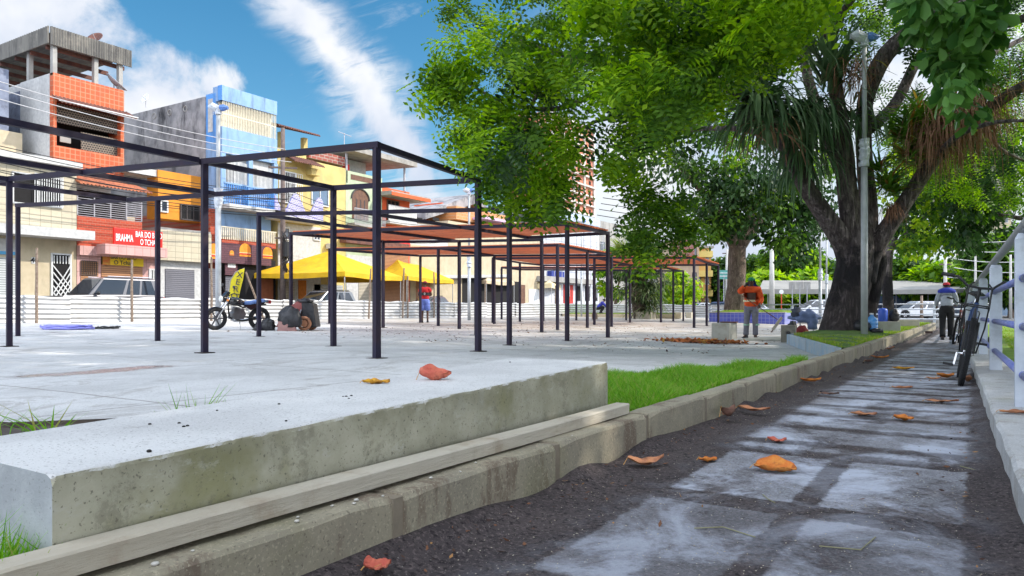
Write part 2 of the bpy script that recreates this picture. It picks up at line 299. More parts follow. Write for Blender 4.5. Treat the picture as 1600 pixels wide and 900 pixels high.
# plaza concrete
def plaza_mat():
    m = bpy.data.materials.new('plaza_concrete'); m.use_nodes = True; t = m.node_tree; b = t.nodes['Principled BSDF']; pos = N(t, 'ShaderNodeNewGeometry').outputs['Position']
    def nz(s, d=8, r=0.65, st=None, dist=0):
        v = pos
        if st: mp = N(t, 'ShaderNodeMapping'); mp.inputs['Scale'].default_value = st; L(t, pos, mp.inputs[0]); v = mp.outputs[0]
        n = N(t, 'ShaderNodeTexNoise'); n.inputs['Scale'].default_value = s; n.inputs['Detail'].default_value = d; n.inputs['Roughness'].default_value = r; n.inputs['Distortion'].default_value = dist; L(t, v, n.inputs['Vector']); return n.outputs[0]
    def mixc(a, colb, f):
        x = N(t, 'ShaderNodeMix', data_type='RGBA'); L(t, f, x.inputs['Factor'])
        if isinstance(a, tuple): x.inputs[6].default_value = (*a, 1)
        else: L(t, a, x.inputs[6])
        x.inputs[7].default_value = (*colb, 1); return x.outputs[2]
    s = N(t, 'ShaderNodeSeparateXYZ'); L(t, pos, s.inputs[0])
    c = mixc((0.58, 0.575, 0.57), (0.45, 0.445, 0.44), SS(t, nz(0.7), 0.4, 0.65)); c = mixc(c, (0.31, 0.305, 0.30), M2(t, 'MULTIPLY', SS(t, nz(5, 8, 0.75, (1.0, 0.35, 1), 0.8), 0.52, 0.68), 0.6))
    c = mixc(c, (0.27, 0.255, 0.24), M2(t, 'MULTIPLY', SS(t, nz(2.2, 9, 0.75, (0.35, 1, 1), 1.0), 0.55, 0.72), 0.55))
    c = mixc(c, (0.16, 0.145, 0.135), M2(t, 'MULTIPLY', SS(t, nz(38, 3, 0.6), 0.63, 0.71), 0.85))
    c = mixc(c, (0.62, 0.62, 0.61), M2(t, 'MULTIPLY', SS(t, nz(110, 2, 0.5), 0.56, 0.64), 0.45)); c = mixc(c, (0.13, 0.12, 0.115), M2(t, 'MULTIPLY', SS(t, nz(95, 3, 0.6), 0.60, 0.66), 0.75)); c = mixc(c, (0.24, 0.215, 0.19), M2(t, 'MULTIPLY', SS(t, nz(0.9, 10, 0.8, (1, 0.6, 1), 1.5), 0.54, 0.60), 0.45))
    # sandy, dirtier ground further out
    farf = M2(t, 'MULTIPLY', SS(t, s.outputs[1], 15, 24), SS(t, nz(1.6), 0.3, 0.6)); c = mixc(c, (0.36, 0.31, 0.25), M2(t, 'MULTIPLY', farf, 0.9))
    # litter band of dirt about y = 17..23
    bandf = M2(t, 'MULTIPLY', M2(t, 'MULTIPLY', SS(t, s.outputs[1], 13, 16), M2(t, 'SUBTRACT', 1.0, SS(t, s.outputs[1], 20, 27))), SS(t, nz(9, 6, 0.7), 0.56, 0.66)); c = mixc(c, (0.16, 0.12, 0.09), M2(t, 'MULTIPLY', bandf, 0.8))
    # damp brown film on the left
    d1_ = N(t, 'ShaderNodeVectorMath', operation='DISTANCE'); mp = N(t, 'ShaderNodeMapping'); mp.inputs['Rotation'].default_value = (0, 0, 0); mp.inputs['Scale'].default_value = (1.5, 0.42, 0); L(t, pos, mp.inputs[0])
    q = mp.inputs; cen = Vector((-7.55*1.5, 4.1*0.42, 0)); L(t, mp.outputs[0], d1_.inputs[0]); d1_.inputs[1].default_value = cen
    wet = M2(t, 'MULTIPLY', M2(t, 'SUBTRACT', 1.0, SS(t, M2(t, 'ADD', d1_.outputs['Value'], M2(t, 'MULTIPLY', M2(t, 'SUBTRACT', nz(2.0, 6, 0.6), 0.5), 1.0)), 0.18, 0.5)), 1.0)
    wet2 = M2(t, 'MULTIPLY', SS(t, nz(0.45, 5, 0.6, (0.5, 1.6, 1)), 0.60, 0.66), M2(t, 'MULTIPLY', M2(t, 'SUBTRACT', 1, SS(t, s.outputs[0], -11, -8)), M2(t, 'SUBTRACT', 1, SS(t, s.outputs[1], 8, 13))))
    w = M2(t, 'MAXIMUM', wet, wet2, clamp=True); c = mixc(c, (0.17, 0.13, 0.125), M2(t, 'MULTIPLY', w, 0.8))
    # expansion joints
    def joint(o_, per, ph):
        f = M2(t, 'ABSOLUTE', M2(t, 'SUBTRACT', M2(t, 'FRACT', M2(t, 'DIVIDE', M2(t, 'ADD', M2(t, 'ADD', o_, M2(t, 'MULTIPLY', nz(0.8, 3), 0.08)), ph), per)), 0.5)); return M2(t, 'SUBTRACT', 1.0, SS(t, f, 0.0, 0.02/per))
    j = M2(t, 'MAXIMUM', joint(s.outputs[0], 2.8, 0.4), joint(s.outputs[1], 2.6, 0.9)); c = mixc(c, (0.14, 0.12, 0.10), M2(t, 'MULTIPLY', j, 0.8))
    L(t, c, b.inputs['Base Color']); rr = N(t, 'ShaderNodeMapRange'); L(t, w, rr.inputs[0]); rr.inputs[3].default_value = 0.8; rr.inputs[4].default_value = 0.12; L(t, rr.outputs[0], b.inputs['Roughness'])
    bp = N(t, 'ShaderNodeBump'); bp.inputs['Strength'].default_value = 0.25; bp.inputs['Distance'].default_value = 0.02
    L(t, M2(t, 'ADD', nz(14, 8, 0.7), M2(t, 'MULTIPLY', nz(80, 3, 0.6), 0.3)), bp.inputs['Height']); L(t, bp.outputs[0], b.inputs['Normal']); return m
m_plaza = plaza_mat()
# near edge of the slab (x -> y)
EDGE = [(-40, -4.5), (-14, 0.0), (-7, 1.4), (-4.55, 2.0), (-4.1, 2.55), (-2.79, 6.04), (-1.80, 8.54), (-1.60, 9.3)]
def edge_y(x):
    for (a, b_), (c_, d_) in zip(EDGE, EDGE[1:]):
        if a <= x <= c_: return b_+(d_-b_)*(x-a)/(c_-a)
    return EDGE[-1][1] if x > -1.6 else EDGE[0][1]
xs = lin(-27.9, -1.59, 90); V = []; F = []; ny = 110
for i, x in enumerate(xs):
    y0 = edge_y(x)
    for j in range(ny):
        y = y0+(60-y0)*(j/(ny-1))**1.6; V.append((x, y, gz(x, y)+0.012*math.sin(x*1.3+y*0.7)*0.5))
for i in range(len(xs)-1):
    for j in range(ny-1): F.append((i*ny+j, (i+1)*ny+j, (i+1)*ny+j+1, i*ny+j+1))
tag(fastmesh('plaza', V, F, m_plaza, smooth=True), kind='structure')
# slab edge, a small step down to the soil
mb = MB(); ex = [x for x in xs if x > -12]
for a, b_ in zip(ex, ex[1:]):
    ya, yb = edge_y(a), edge_y(b_); za, zb = gz(a, ya)+0.006*math.sin(a*1.3+ya*.7), gz(b_, yb)+0.006*math.sin(b_*1.3+yb*.7)
    mb.add([(a, ya-.001, za), (b_, yb-.001, zb), (b_, yb-.02, zb-.25), (a, ya-.02, za-.25)], [(0, 1, 2, 3)])
tag(mb.build('plaza_edge', m_soil, loc=(0, 0, 0)), kind='structure')
# soil strip between slab and kerb
sheet('soil', lin(-16, -1.6, 90), lin(-5, 10, 100), lambda x, y: -0.052+0.012*math.sin(x*3+y*2)*math.sin(y*5) + (0.05*sstep(-4.0, -2, x)*sstep(2.5, 5, y)) - (0.4*sstep(0.05, 0.5, y-edge_y(x))), m_soil)
# ------------------------------------------------------------ the path
PZ = -0.14
def pz(x, y): return PZ-0.0035*max(0, y-6)-0.055*sstep(16, 30, y)
def path_mat():
    m = bpy.data.materials.new('path_paving'); m.use_nodes = True; t = m.node_tree; b = t.nodes['Principled BSDF']; pos = N(t, 'ShaderNodeNewGeometry').outputs['Position']
    def nz(s, d=8, r=0.65, st=None, dist=0):
        v = pos
        if st: mp = N(t, 'ShaderNodeMapping'); mp.inputs['Scale'].default_value = st; L(t, pos, mp.inputs[0]); v = mp.outputs[0]
        n = N(t, 'ShaderNodeTexNoise'); n.inputs['Scale'].default_value = s; n.inputs['Detail'].default_value = d; n.inputs['Roughness'].default_value = r; n.inputs['Distortion'].default_value = dist; L(t, v, n.inputs['Vector']); return n.outputs[0]
    def mixc(a, colb, f):
        x = N(t, 'ShaderNodeMix', data_type='RGBA'); L(t, f, x.inputs['Factor'])
        if isinstance(a, tuple): x.inputs[6].default_value = (*a, 1)
        else: L(t, a, x.inputs[6])
        if isinstance(colb, tuple): x.inputs[7].default_value = (*colb, 1)
        else: L(t, colb, x.inputs[7])
        return x.outputs[2]
    s = N(t, 'ShaderNodeSeparateXYZ'); L(t, pos, s.inputs[0])
    wx = M2(t, 'ADD', s.outputs[0], M2(t, 'MULTIPLY', M2(t, 'SUBTRACT', nz(11, 7, 0.8), 0.5), 0.09)); wy = M2(t, 'ADD', s.outputs[1], M2(t, 'MULTIPLY', M2(t, 'SUBTRACT', nz(11, 7, 0.8), 0.5), 0.11))
    # two slabs across, separated by a strip of dirt; rows 1.15 m apart
    def inside(v, a, b_, e=0.010): return M2(t, 'MULTIPLY', SS(t, v, a-e, a+e), M2(t, 'SUBTRACT', 1.0, SS(t, v, b_-e, b_+e)))
    col = M2(t, 'MAXIMUM', inside(wx, -1.08, -0.60), inside(wx, -0.50, -0.03))
    fy = M2(t, 'MULTIPLY', M2(t, 'FRACT', M2(t, 'DIVIDE', M2(t, 'SUBTRACT', wy, 2.92), 1.15)), 1.15)
    row = inside(fy, 0.06, 1.02, 0.012)
    # further off the rows get closer (narrow planks of concrete)
    fy2 = M2(t, 'MULTIPLY', M2(t, 'FRACT', M2(t, 'DIVIDE', wy, 0.62)), 0.62); row2 = inside(fy2, 0.08, 0.54, 0.04)
    fs = SS(t, s.outputs[1], 4.0, 4.3); row = M2(t, 'ADD', M2(t, 'MULTIPLY', row, M2(t, 'SUBTRACT', 1, fs)), M2(t, 'MULTIPLY', row2, fs))
    colf = inside(wx, -1.12, -0.03, 0.03); col = M2(t, 'ADD', M2(t, 'MULTIPLY', col, M2(t, 'SUBTRACT', 1, M2(t, 'MULTIPLY', fs, 0.8))), M2(t, 'MULTIPLY', M2(t, 'MULTIPLY', colf, fs), 0.8), clamp=True)
    nearf = SS(t, s.outputs[1], 2.75, 2.95)   # nearer than this the slabs lie under dirt and dust sweeps over them
    slab = M2(t, 'MULTIPLY', M2(t, 'MULTIPLY', col, row), M2(t, 'ADD', M2(t, 'MULTIPLY', nearf, 0.5), 0.5))
    dirt = mixc((0.050, 0.040, 0.043), (0.075, 0.060, 0.060), SS(t, nz(3, 6), 0.35, 0.65)); dirt = mixc(dirt, (0.15, 0.12, 0.115), M2(t, 'MULTIPLY', SS(t, nz(70, 4, 0.7), 0.5, 0.66), 1.0)); dirt = mixc(dirt, (0.012, 0.009, 0.011), SS(t, nz(48, 5, 0.75), 0.50, 0.64))
    conc = mixc((0.235, 0.235, 0.26), (0.17, 0.17, 0.185), SS(t, nz(5), 0.4, 0.6)); conc = mixc(conc, (0.36, 0.37, 0.41), M2(t, 'MULTIPLY', SS(t, nz(85, 3), 0.5, 0.62), 0.6)); conc = mixc(conc, (0.07, 0.06, 0.065), M2(t, 'MULTIPLY', SS(t, nz(60, 5, 0.75), 0.56, 0.64), 0.85))
    cover = SS(t, M2(t, 'ADD', nz(2.2, 9, 0.68), M2(t, 'MULTIPLY', nz(30, 4), 0.10)), 0.54, 0.64)     # dirt that lies on slabs
    c = mixc(dirt, conc, M2(t, 'MULTIPLY', slab, M2(t, 'SUBTRACT', 1.0, M2(t, 'MULTIPLY', cover, 0.8))))
    dust = M2(t, 'MULTIPLY', SS(t, M2(t, 'ADD', nz(1.5, 9, 0.7, (1.3, 1.0, 1), 0.6), M2(t, 'MULTIPLY', nz(45, 4, 0.7), 0.12)), 0.50, 0.70), M2(t, 'MULTIPLY', inside(wx, -1.15, 0.0, 0.15), M2(t, 'ADD', M2(t, 'MULTIPLY', slab, 0.6), 0.38)))
    c = mixc(c, (0.44, 0.47, 0.55), M2(t, 'MULTIPLY', dust, 1.0))
    vo = N(t, 'ShaderNodeTexVoronoi'); vo.inputs['Scale'].default_value = 42; vo.inputs['Randomness'].default_value = 1; L(t, pos, vo.inputs['Vector'])
    sp = M2(t, 'MULTIPLY', M2(t, 'SUBTRACT', 1.0, SS(t, vo.outputs['Distance'], 0.10, 0.17)), SS(t, nz(130, 1), 0.5, 0.56)); c = mixc(c, (0.42, 0.40, 0.36), M2(t, 'MULTIPLY', sp, 0.5))
    L(t, c, b.inputs['Base Color']); b.inputs['Roughness'].default_value = 0.85; b.inputs['Specular IOR Level'].default_value = 0.3
    bp = N(t, 'ShaderNodeBump'); bp.inputs['Strength'].default_value = 0.75; bp.inputs['Distance'].default_value = 0.018
    hh = M2(t, 'ADD', M2(t, 'MULTIPLY', nz(34, 8, 0.75), M2(t, 'SUBTRACT', 1.05, M2(t, 'MULTIPLY', slab, 0.75))), M2(t, 'MULTIPLY', slab, 0.25)); L(t, hh, bp.inputs['Height']); L(t, bp.outputs[0], b.inputs['Normal']); return m
m_path = path_mat()
def rk(y): return 0.20-0.02*y if y < 16 else -0.12-0.004*(y-16)        # inner line of the right kerb
V = []; F = []; ys = [0.2+42.8*(j/239)**1.7 for j in range(240)]; nx = 44
for y in ys:
    for i in range(nx):
        u = i/(nx-1); x = -1.475+(rk(y)+0.02+1.475)*u
        bank = 0.055*math.exp(-((u)/0.055)**2)+0.03*math.exp(-((1-u)/0.07)**2)
        V.append((x, y, pz(x, y)+bank*(0.75+0.4*math.sin(y*5+math.sin(y*2.1)*2))+random.uniform(-.0022, .0022)))
for j in range(len(ys)-1):
    for i in range(nx-1): F.append((j*nx+i, j*nx+i+1, (j+1)*nx+i+1, (j+1)*nx+i))
tag(fastmesh('path', V, F, m_path, smooth=True), kind='structure')
# ------------------------------------------------------------ kerbs
KT = 0.047
def kerb_mat(name, base, b2, stain, moss, joints=True):
    m = bpy.data.materials.new(name); m.use_nodes = True; t = m.node_tree; b = t.nodes['Principled BSDF']; pos = N(t, 'ShaderNodeNewGeometry').outputs['Position']
    def nz(s, d=8, r=0.65, st=None):
        v = pos
        if st: mp = N(t, 'ShaderNodeMapping'); mp.inputs['Scale'].default_value = st; L(t, pos, mp.inputs[0]); v = mp.outputs[0]
        n = N(t, 'ShaderNodeTexNoise'); n.inputs['Scale'].default_value = s; n.inputs['Detail'].default_value = d; n.inputs['Roughness'].default_value = r; L(t, v, n.inputs['Vector']); return n.outputs[0]
    def mixc(a, colb, f):
        x = N(t, 'ShaderNodeMix', data_type='RGBA'); L(t, f, x.inputs['Factor'])
        if isinstance(a, tuple): x.inputs[6].default_value = (*a, 1)
        else: L(t, a, x.inputs[6])
        x.inputs[7].default_value = (*colb, 1); return x.outputs[2]
    c = mixc(base, b2, SS(t, nz(2.5), 0.38, 0.62)); c = mixc(c, stain, M2(t, 'MULTIPLY', SS(t, nz(4.2, 8, 0.7, (1, 1, 0.35)), 0.52, 0.64), 0.75)); c = mixc(c, moss, M2(t, 'MULTIPLY', SS(t, nz(1.3, 6, 0.6), 0.52, 0.68), 0.55))
    c = mixc(c, tuple(x*0.35 for x in base), M2(t, 'MULTIPLY', SS(t, nz(75, 4, 0.65), 0.58, 0.66), 0.7)); c = mixc(c, tuple(min(1, x*1.5) for x in base), M2(t, 'MULTIPLY', SS(t, nz(100, 3, 0.6), 0.57, 0.64), 0.5))
    L(t, c, b.inputs['Base Color']); b.inputs['Roughness'].default_value = 0.9
    bp = N(t, 'ShaderNodeBump'); bp.inputs['Strength'].default_value = 0.5; bp.inputs['Distance'].default_value = 0.015; L(t, M2(t, 'ADD', nz(11, 9, 0.75), M2(t, 'MULTIPLY', nz(70, 4, 0.7), 0.35)), bp.inputs['Height']); L(t, bp.outputs[0], b.inputs['Normal']); return m
m_kerb = kerb_mat('kerb_concrete', (0.32, 0.285, 0.205), (0.245, 0.22, 0.165), (0.13, 0.085, 0.06), (0.21, 0.20, 0.10))
m_kmort = mat('kerb_mortar', (0.25, 0.21, 0.155), (0.19, 0.16, 0.12), scale=8, bump=0.5, rough=0.95)
mb = MB(); mo = MB(); y = -1.3; i = 0
while y < 38.5:
    ln = 1.0; g = 0.022; w = 0.003*math.sin(i*2.3); top = KT+0.003*math.sin(i*1.7)
    n = 7; rings = []
    for j in range(n):
        yy = y+g+(ln-2*g)*j/(n-1); jr = lambda a: random.uniform(-a, a); c_ = 0.008 if 0 < j < n-1 else 0.016
        x1 = -1.465+w+jr(.003); x0 = -1.60+w; t_ = top+jr(.0025)
        rings.append([(x0, yy, -0.4), (x1, yy, -0.4), (x1, yy, t_-c_*1.4+jr(.002)), (x1-c_, yy, t_), (x0+c_, yy, t_), (x0, yy, t_-c_)])
    mb.loft(rings); mo.box(-1.595, -1.467+w, y-g, y+g, -0.4, top-0.006); y += ln; i += 1
tag(mb.build('kerb', m_kerb, loc=(0, 0, 0)), kind='structure'); tag(mo.build('kerb_joint', m_kmort, loc=(0, 0, 0)), kind='structure')
m_rk = kerb_mat('kerb_light', (0.50, 0.50, 0.50), (0.42, 0.42, 0.42), (0.30, 0.27, 0.24), (0.34, 0.34, 0.28))
mb = MB(); rings = []
for j in range(180):
    y = -1.5+44.3*j/179; x = rk(y); jt = 0.004*math.sin(y*9)+random.uniform(-.003, .003); w = 0.36 if y < 8.0 else 0.36
    z1 = 0.0-0.0035*max(0, y-6)
    rings.append([(x, y, -0.5), (x+jt, y, z1-0.016), (x+0.014+jt, y, z1), (x+w, y, z1), (x+w+0.01, y, -0.5)][::-1])
mb.loft(rings); tag(mb.build('right_kerb', m_rk, loc=(0, 0, 0)), kind='structure')
# ------------------------------------------------------------ lawns, road, pavement
m_grassbase = mat('grass_ground', (0.10, 0.19, 0.03), (0.07, 0.13, 0.025), rough=0.95, scale=8, bump=0.8, bscale=40, world=True, grime=(0.16, 0.12, 0.07), gscale=1.5, gamt=0.6)
m_lawnfar = mat('lawn_ground', (0.20, 0.33, 0.03), (0.13, 0.24, 0.025), rough=0.95, scale=3, bump=0.8, bscale=30, world=True, grime=(0.20, 0.15, 0.08), gscale=0.9, gamt=0.5)
sheet('right_lawn', [0.3+0.5*i for i in range(60)], lin(-4, 42, 60), lambda x, y: -0.05+0.03*math.sin(x*1.1+y), m_lawnfar)
m_asph = mat('asphalt', (0.10, 0.10, 0.105), (0.07, 0.07, 0.072), rough=0.9, scale=2, bump=0.4, bscale=60, world=True, grime=(0.20, 0.18, 0.16), gscale=0.4, gamt=0.6)
sheet('street', lin(-33.4, -27.7, 5), lin(-20, 140, 20), lambda x, y: 0.12, m_asph)
sheet('road', lin(-27.7, 120, 12), lin(52.5, 160, 12), lambda x, y: -0.1, m_asph)
sheet('cross_road', lin(-14, 120, 12), lin(43.9, 52.5, 3), lambda x, y: -0.104, m_asph)
m_side = mat('sidewalk_concrete', (0.42, 0.40, 0.37), (0.33, 0.31, 0.29), rough=0.9, scale=1.5, world=True, grime=(0.2, 0.18, 0.16), gamt=0.6)
mb = MB(); mb.box(-35.0, -33.4, -20, 120, -0.3, 0.26); tag(mb.build('sidewalk', m_side, loc=(0, 0, 0)), kind='structure')
mb = MB(); mb.box(-13.9, 40, 42.75, 43.95, -0.4, -0.06); tag(mb.build('cross_sidewalk', m_side, loc=(0, 0, 0)), kind='structure')
# bed round the big tree, raised behind a painted kerb
def bedx(y): return -1.6 if y < 11.7 else (-1.6-2.1*(y-11.7)/6.6 if y < 18.3 else -3.7+0.9*sstep(26, 38, y))
V = []; F = []; ys = lin(11.7, 38.4, 90); nx = 14
for y in ys:
    for i in range(nx):
        u = i/(nx-1); x = -1.6+(bedx(y)+0.10+1.6)*u if y > 11.9 else -1.6-0.05*u
        V.append((x, y, 0.005+0.06*math.sin(u*math.pi)+0.01*math.sin(x*7+y*5)+0.10*math.exp(-((x+2.6)**2+(y-18.8)**2)/1.2)))
for j in range(len(ys)-1):
    for i in range(nx-1): F.append((j*nx+i, j*nx+i+1, (j+1)*nx+i+1, (j+1)*nx+i))
tag(fastmesh('tree_bed', V, F, m_grassbase, smooth=True), kind='structure')
m_bluepaint = mat('faded_blue_paint', (0.30, 0.42, 0.52), (0.42, 0.46, 0.48), rough=0.8, scale=5, grime=(0.2, 0.2, 0.2), gscale=3, gamt=0.6, gstretch=(1, 1, 0.3))
mb = MB()
for (xa, ya), (xb, yb) in (((-1.62, 11.75), (-3.72, 18.35)), ((-3.72, 18.35), (-3.7, 26)), ((-3.7, 26), (-2.8, 38.4))):
    mb.bar((xa, ya, -0.12), (xb, yb, -0.12), 0.10, 0.30)
tag(mb.build('bed_kerb', m_bluepaint, loc=(0, 0, 0)), kind='structure')
# ------------------------------------------------------------ grass blades (real geometry)
def blades(name, region, n, h0, h1, zf, m, w=0.006, lean=0.5, cnt=None):
    P = []
    while len(P) < n:
        k = region()
        if k is not None: P.append(k)
    P = np.array(P, dtype=np.float64); n = len(P); z = np.array([zf(a, b_) for a, b_ in P]); pos = np.column_stack([P, z-0.01])
    h = RNG.uniform(h0, h1, n)*(0.7+0.5*np.sin(P[:, 0]*3+P[:, 1]*2.2)**2); a = RNG.uniform(0, 2*np.pi, n); d = np.column_stack([np.cos(a), np.sin(a), np.zeros(n)])
    bdir = RNG.uniform(0, 2*np.pi, n); ld = np.column_stack([np.cos(bdir), np.sin(bdir), np.zeros(n)])*RNG.uniform(0.1, lean, n)[:, None]
    up = np.array([0, 0, 1.0]); W = (w*RNG.uniform(0.7, 1.4, n))[:, None]
    p0 = pos-d*W/2; p1 = pos+d*W/2; mid = pos+(up+ld*0.4)*(h*0.55)[:, None]; p2 = mid+d*W*0.4; p3 = mid-d*W*0.4; tip = pos+(up*0.95+ld*1.3)*h[:, None]; t1 = tip+d*W*0.06
    V = np.stack([p0, p1, p2, p3, t1, tip], 1).reshape(-1, 3); base = np.arange(n)[:, None]*6
    F = np.concatenate([base+np.array([[0, 1, 2, 3]]), base+np.array([[3, 2, 4, 5]])], 1).reshape(-1, 4)
    return fastmesh(name, V, F, m)
m_grass = leafmat('grass_blade', (0.09, 0.26, 0.015), (0.20, 0.42, 0.03), 0.4, 0.5, (0.35, 0.34, 0.10))
m_grass2 = leafmat('grass_sunny', (0.17, 0.30, 0.02), (0.28, 0.40, 0.04), 0.3, 0.5, (0.40, 0.33, 0.10))
def reg_tri():
    y = random.uniform(3.2, 9.1); x = random.uniform(-3.4, -1.62)
    if y > edge_y(x)-0.01: return None
    if x < -2.86+0.05: return None
    if y < 4.2 and random.random() < 0.5 and x < -2.0: return None
    return (x, y)
tag(blades('grass', reg_tri, 36000, 0.05, 0.115, lambda x, y: -0.048+0.05*sstep(-4.0, -2, x)*sstep(2.5, 5, y), m_grass, 0.0055, 0.7), 'thick bright green lawn grass growing between the end of the long concrete block and the kerb', 'grass', kind='stuff')
def reg_bed():
    y = random.uniform(12.0, 38); x = random.uniform(-3.7, -1.62)
    if x < bedx(y)+0.08: return None
    if (x+2.56)**2+(y-18.8)**2 < 0.36: return None
    return (x, y)
tag(blades('grass', reg_bed, 24000, 0.03, 0.07, lambda x, y: 0.03, m_grass2, 0.011, 0.6), 'short sunny grass covering the bed around the big tree', 'grass', kind='stuff')
def reg_lawn():
    y = 4+36*random.random()**1.5; x = 0.55+random.random()**1.3*(2.5+y*0.35)
    return (x, y)
tag(blades('grass', reg_lawn, 26000, 0.03, 0.08, lambda x, y: -0.05+0.03*math.sin(x*1.1+y), m_grass2, 0.012, 0.6), 'yellow green lawn grass behind the white railing', 'grass', kind='stuff')
# ============================================================ long concrete block and the timber on the kerb
def block_mat():
    m = bpy.data.materials.new('block_concrete'); m.use_nodes = True; t = m.node_tree; b = t.nodes['Principled BSDF']; g_ = N(t, 'ShaderNodeNewGeometry'); pos = g_.outputs['Position']
    def nz(s, d=8, r=0.65, st=None, dist=0):
        v = pos
        if st: mp = N(t, 'ShaderNodeMapping'); mp.inputs['Scale'].default_value = st; L(t, pos, mp.inputs[0]); v = mp.outputs[0]
        n = N(t, 'ShaderNodeTexNoise'); n.inputs['Scale'].default_value = s; n.inputs['Detail'].default_value = d; n.inputs['Roughness'].default_value = r; n.inputs['Distortion'].default_value = dist; L(t, v, n.inputs['Vector']); return n.outputs[0]
    def mixc(a, colb, f):
        x = N(t, 'ShaderNodeMix', data_type='RGBA'); L(t, f, x.inputs['Factor'])
        if isinstance(a, tuple): x.inputs[6].default_value = (*a, 1)
        else: L(t, a, x.inputs[6])
        if isinstance(colb, tuple): x.inputs[7].default_value = (*colb, 1)
        else: L(t, colb, x.inputs[7])
        return x.outputs[2]
    side = mixc((0.46, 0.44, 0.34), (0.35, 0.335, 0.245), SS(t, nz(3.0), 0.38, 0.62)); side = mixc(side, (0.24, 0.235, 0.085), M2(t, 'MULTIPLY', SS(t, nz(1.5, 5), 0.53, 0.68), 0.6)); side = mixc(side, (0.42, 0.42, 0.38), M2(t, 'MULTIPLY', SS(t, nz(2.1, 7, 0.7, (1, 1, 0.5)), 0.56, 0.68), 0.6))
    s = N(t, 'ShaderNodeSeparateXYZ'); L(t, pos, s.inputs[0])
    side = mixc(side, (0.20, 0.19, 0.11), M2(t, 'MULTIPLY', M2(t, 'MULTIPLY', SS(t, M2(t, 'ADD', s.outputs[2], M2(t, 'MULTIPLY', nz(6, 6), 0.10)), 0.20, 0.33), SS(t, nz(3.3, 7), 0.4, 0.62)), 0.55))
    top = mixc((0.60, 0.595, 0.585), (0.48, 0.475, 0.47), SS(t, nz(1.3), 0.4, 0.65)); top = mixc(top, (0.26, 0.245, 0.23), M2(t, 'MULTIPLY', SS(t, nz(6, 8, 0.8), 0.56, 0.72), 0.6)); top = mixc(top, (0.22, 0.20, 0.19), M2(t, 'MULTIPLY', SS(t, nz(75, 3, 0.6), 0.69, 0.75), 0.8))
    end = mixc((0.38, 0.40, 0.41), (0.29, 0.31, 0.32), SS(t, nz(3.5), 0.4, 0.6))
    side = mixc(side, (0.10, 0.095, 0.07), M2(t, 'MULTIPLY', SS(t, nz(90, 4, 0.65), 0.60, 0.66), 0.7)); side = mixc(side, (0.50, 0.49, 0.42), M2(t, 'MULTIPLY', SS(t, nz(16, 9, 0.8, (1, .5, 1)), 0.55, 0.66), 0.5)); side = mixc(side, (0.17, 0.16, 0.115), M2(t, 'MULTIPLY', SS(t, nz(5, 10, 0.82), 0.53, 0.60), 0.45))
    top = mixc(top, (0.13, 0.12, 0.115), M2(t, 'MULTIPLY', SS(t, nz(120, 3, 0.6), 0.60, 0.66), 0.7)); top = mixc(top, (0.64, 0.64, 0.63), M2(t, 'MULTIPLY', SS(t, nz(150, 2, 0.5), 0.57, 0.64), 0.45)); end = mixc(end, (0.16, 0.16, 0.155), M2(t, 'MULTIPLY', SS(t, nz(90, 4, 0.65), 0.58, 0.66), 0.6))
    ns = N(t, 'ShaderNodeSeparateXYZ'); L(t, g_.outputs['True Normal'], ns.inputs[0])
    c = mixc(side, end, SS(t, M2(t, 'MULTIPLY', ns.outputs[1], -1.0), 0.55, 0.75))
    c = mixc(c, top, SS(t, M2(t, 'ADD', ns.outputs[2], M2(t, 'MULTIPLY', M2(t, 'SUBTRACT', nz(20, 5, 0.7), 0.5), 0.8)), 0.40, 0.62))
    L(t, c, b.inputs['Base Color']); b.inputs['Roughness'].default_value = 0.9
    bp = N(t, 'ShaderNodeBump'); bp.inputs['Strength'].default_value = 0.45; bp.inputs['Distance'].default_value = 0.012; L(t, M2(t, 'ADD', nz(13, 9, 0.72, (1, 0.45, 1)), M2(t, 'MULTIPLY', nz(80, 4, 0.7), 0.3)), bp.inputs['Height']); L(t, bp.outputs[0], b.inputs['Normal']); return m
m_block = block_mat()
rings = []
for j in range(320):
    u = j/319; y = 0.80+2.98*u; f = u; zt = 0.255+0.058*u; xf = -1.632-0.10*u; xb = -2.25-0.12*u
    e = 0.008+0.0012*math.sin(y*13)+random.uniform(-.0012, .0012)+(random.random() < .04)*random.uniform(.002, .007)+ (0.012 if j in (0, 319) else 0); q = 0.0008*math.sin(y*43); zb = -0.2
    e2 = 0.007*max(0, math.sin(y*4.1+1.3)*math.sin(y*9.7))**3
    rings.append([(xf+q, y, zb), (xf+q, y, 0.05), (xf+q*2, y, zt-e*1.3-e2), (xf-e*0.35, y, zt-e*0.45-e2*.4), (xf-e*1.3-e2, y, zt), (0.5*(xf+xb), y, zt+0.002), (xb+e, y, zt), (xb, y, zt-e), (xb, y, zb)])
mb = MB().loft(rings); o = mb.build('concrete_block', m_block)
tag(o, 'long pale concrete block with a mossy olive side, lying along the kerb in the foreground', 'block')
m_board = mat('weathered_board', (0.50, 0.46, 0.38), (0.40, 0.35, 0.27), rough=0.85, scale=5, bump=0.5, bscale=40, grime=(0.27, 0.19, 0.12), gscale=6, gamt=0.5, stretch=(1, 0.12, 1), world=True)
rings = []
for j in range(60):
    y = -0.9+4.55*j/59; q = 0.003*math.sin(y*2.1); z0 = KT+0.009+0.004*math.sin(y*1.7)
    z1 = z0+0.052; r_ = random.uniform(-.001, .001)
    rings.append([(-1.628+q, y, z0), (-1.552+q+r_, y, z0), (-1.550+q+r_, y, z1-0.006), (-1.556+q, y, z1), (-1.624+q, y, z1), (-1.628+q, y, z1-0.005)])
tag(MB().loft(rings).build('timber_board', m_board), 'long weathered wooden board lying on the kerb against the concrete block', 'board')
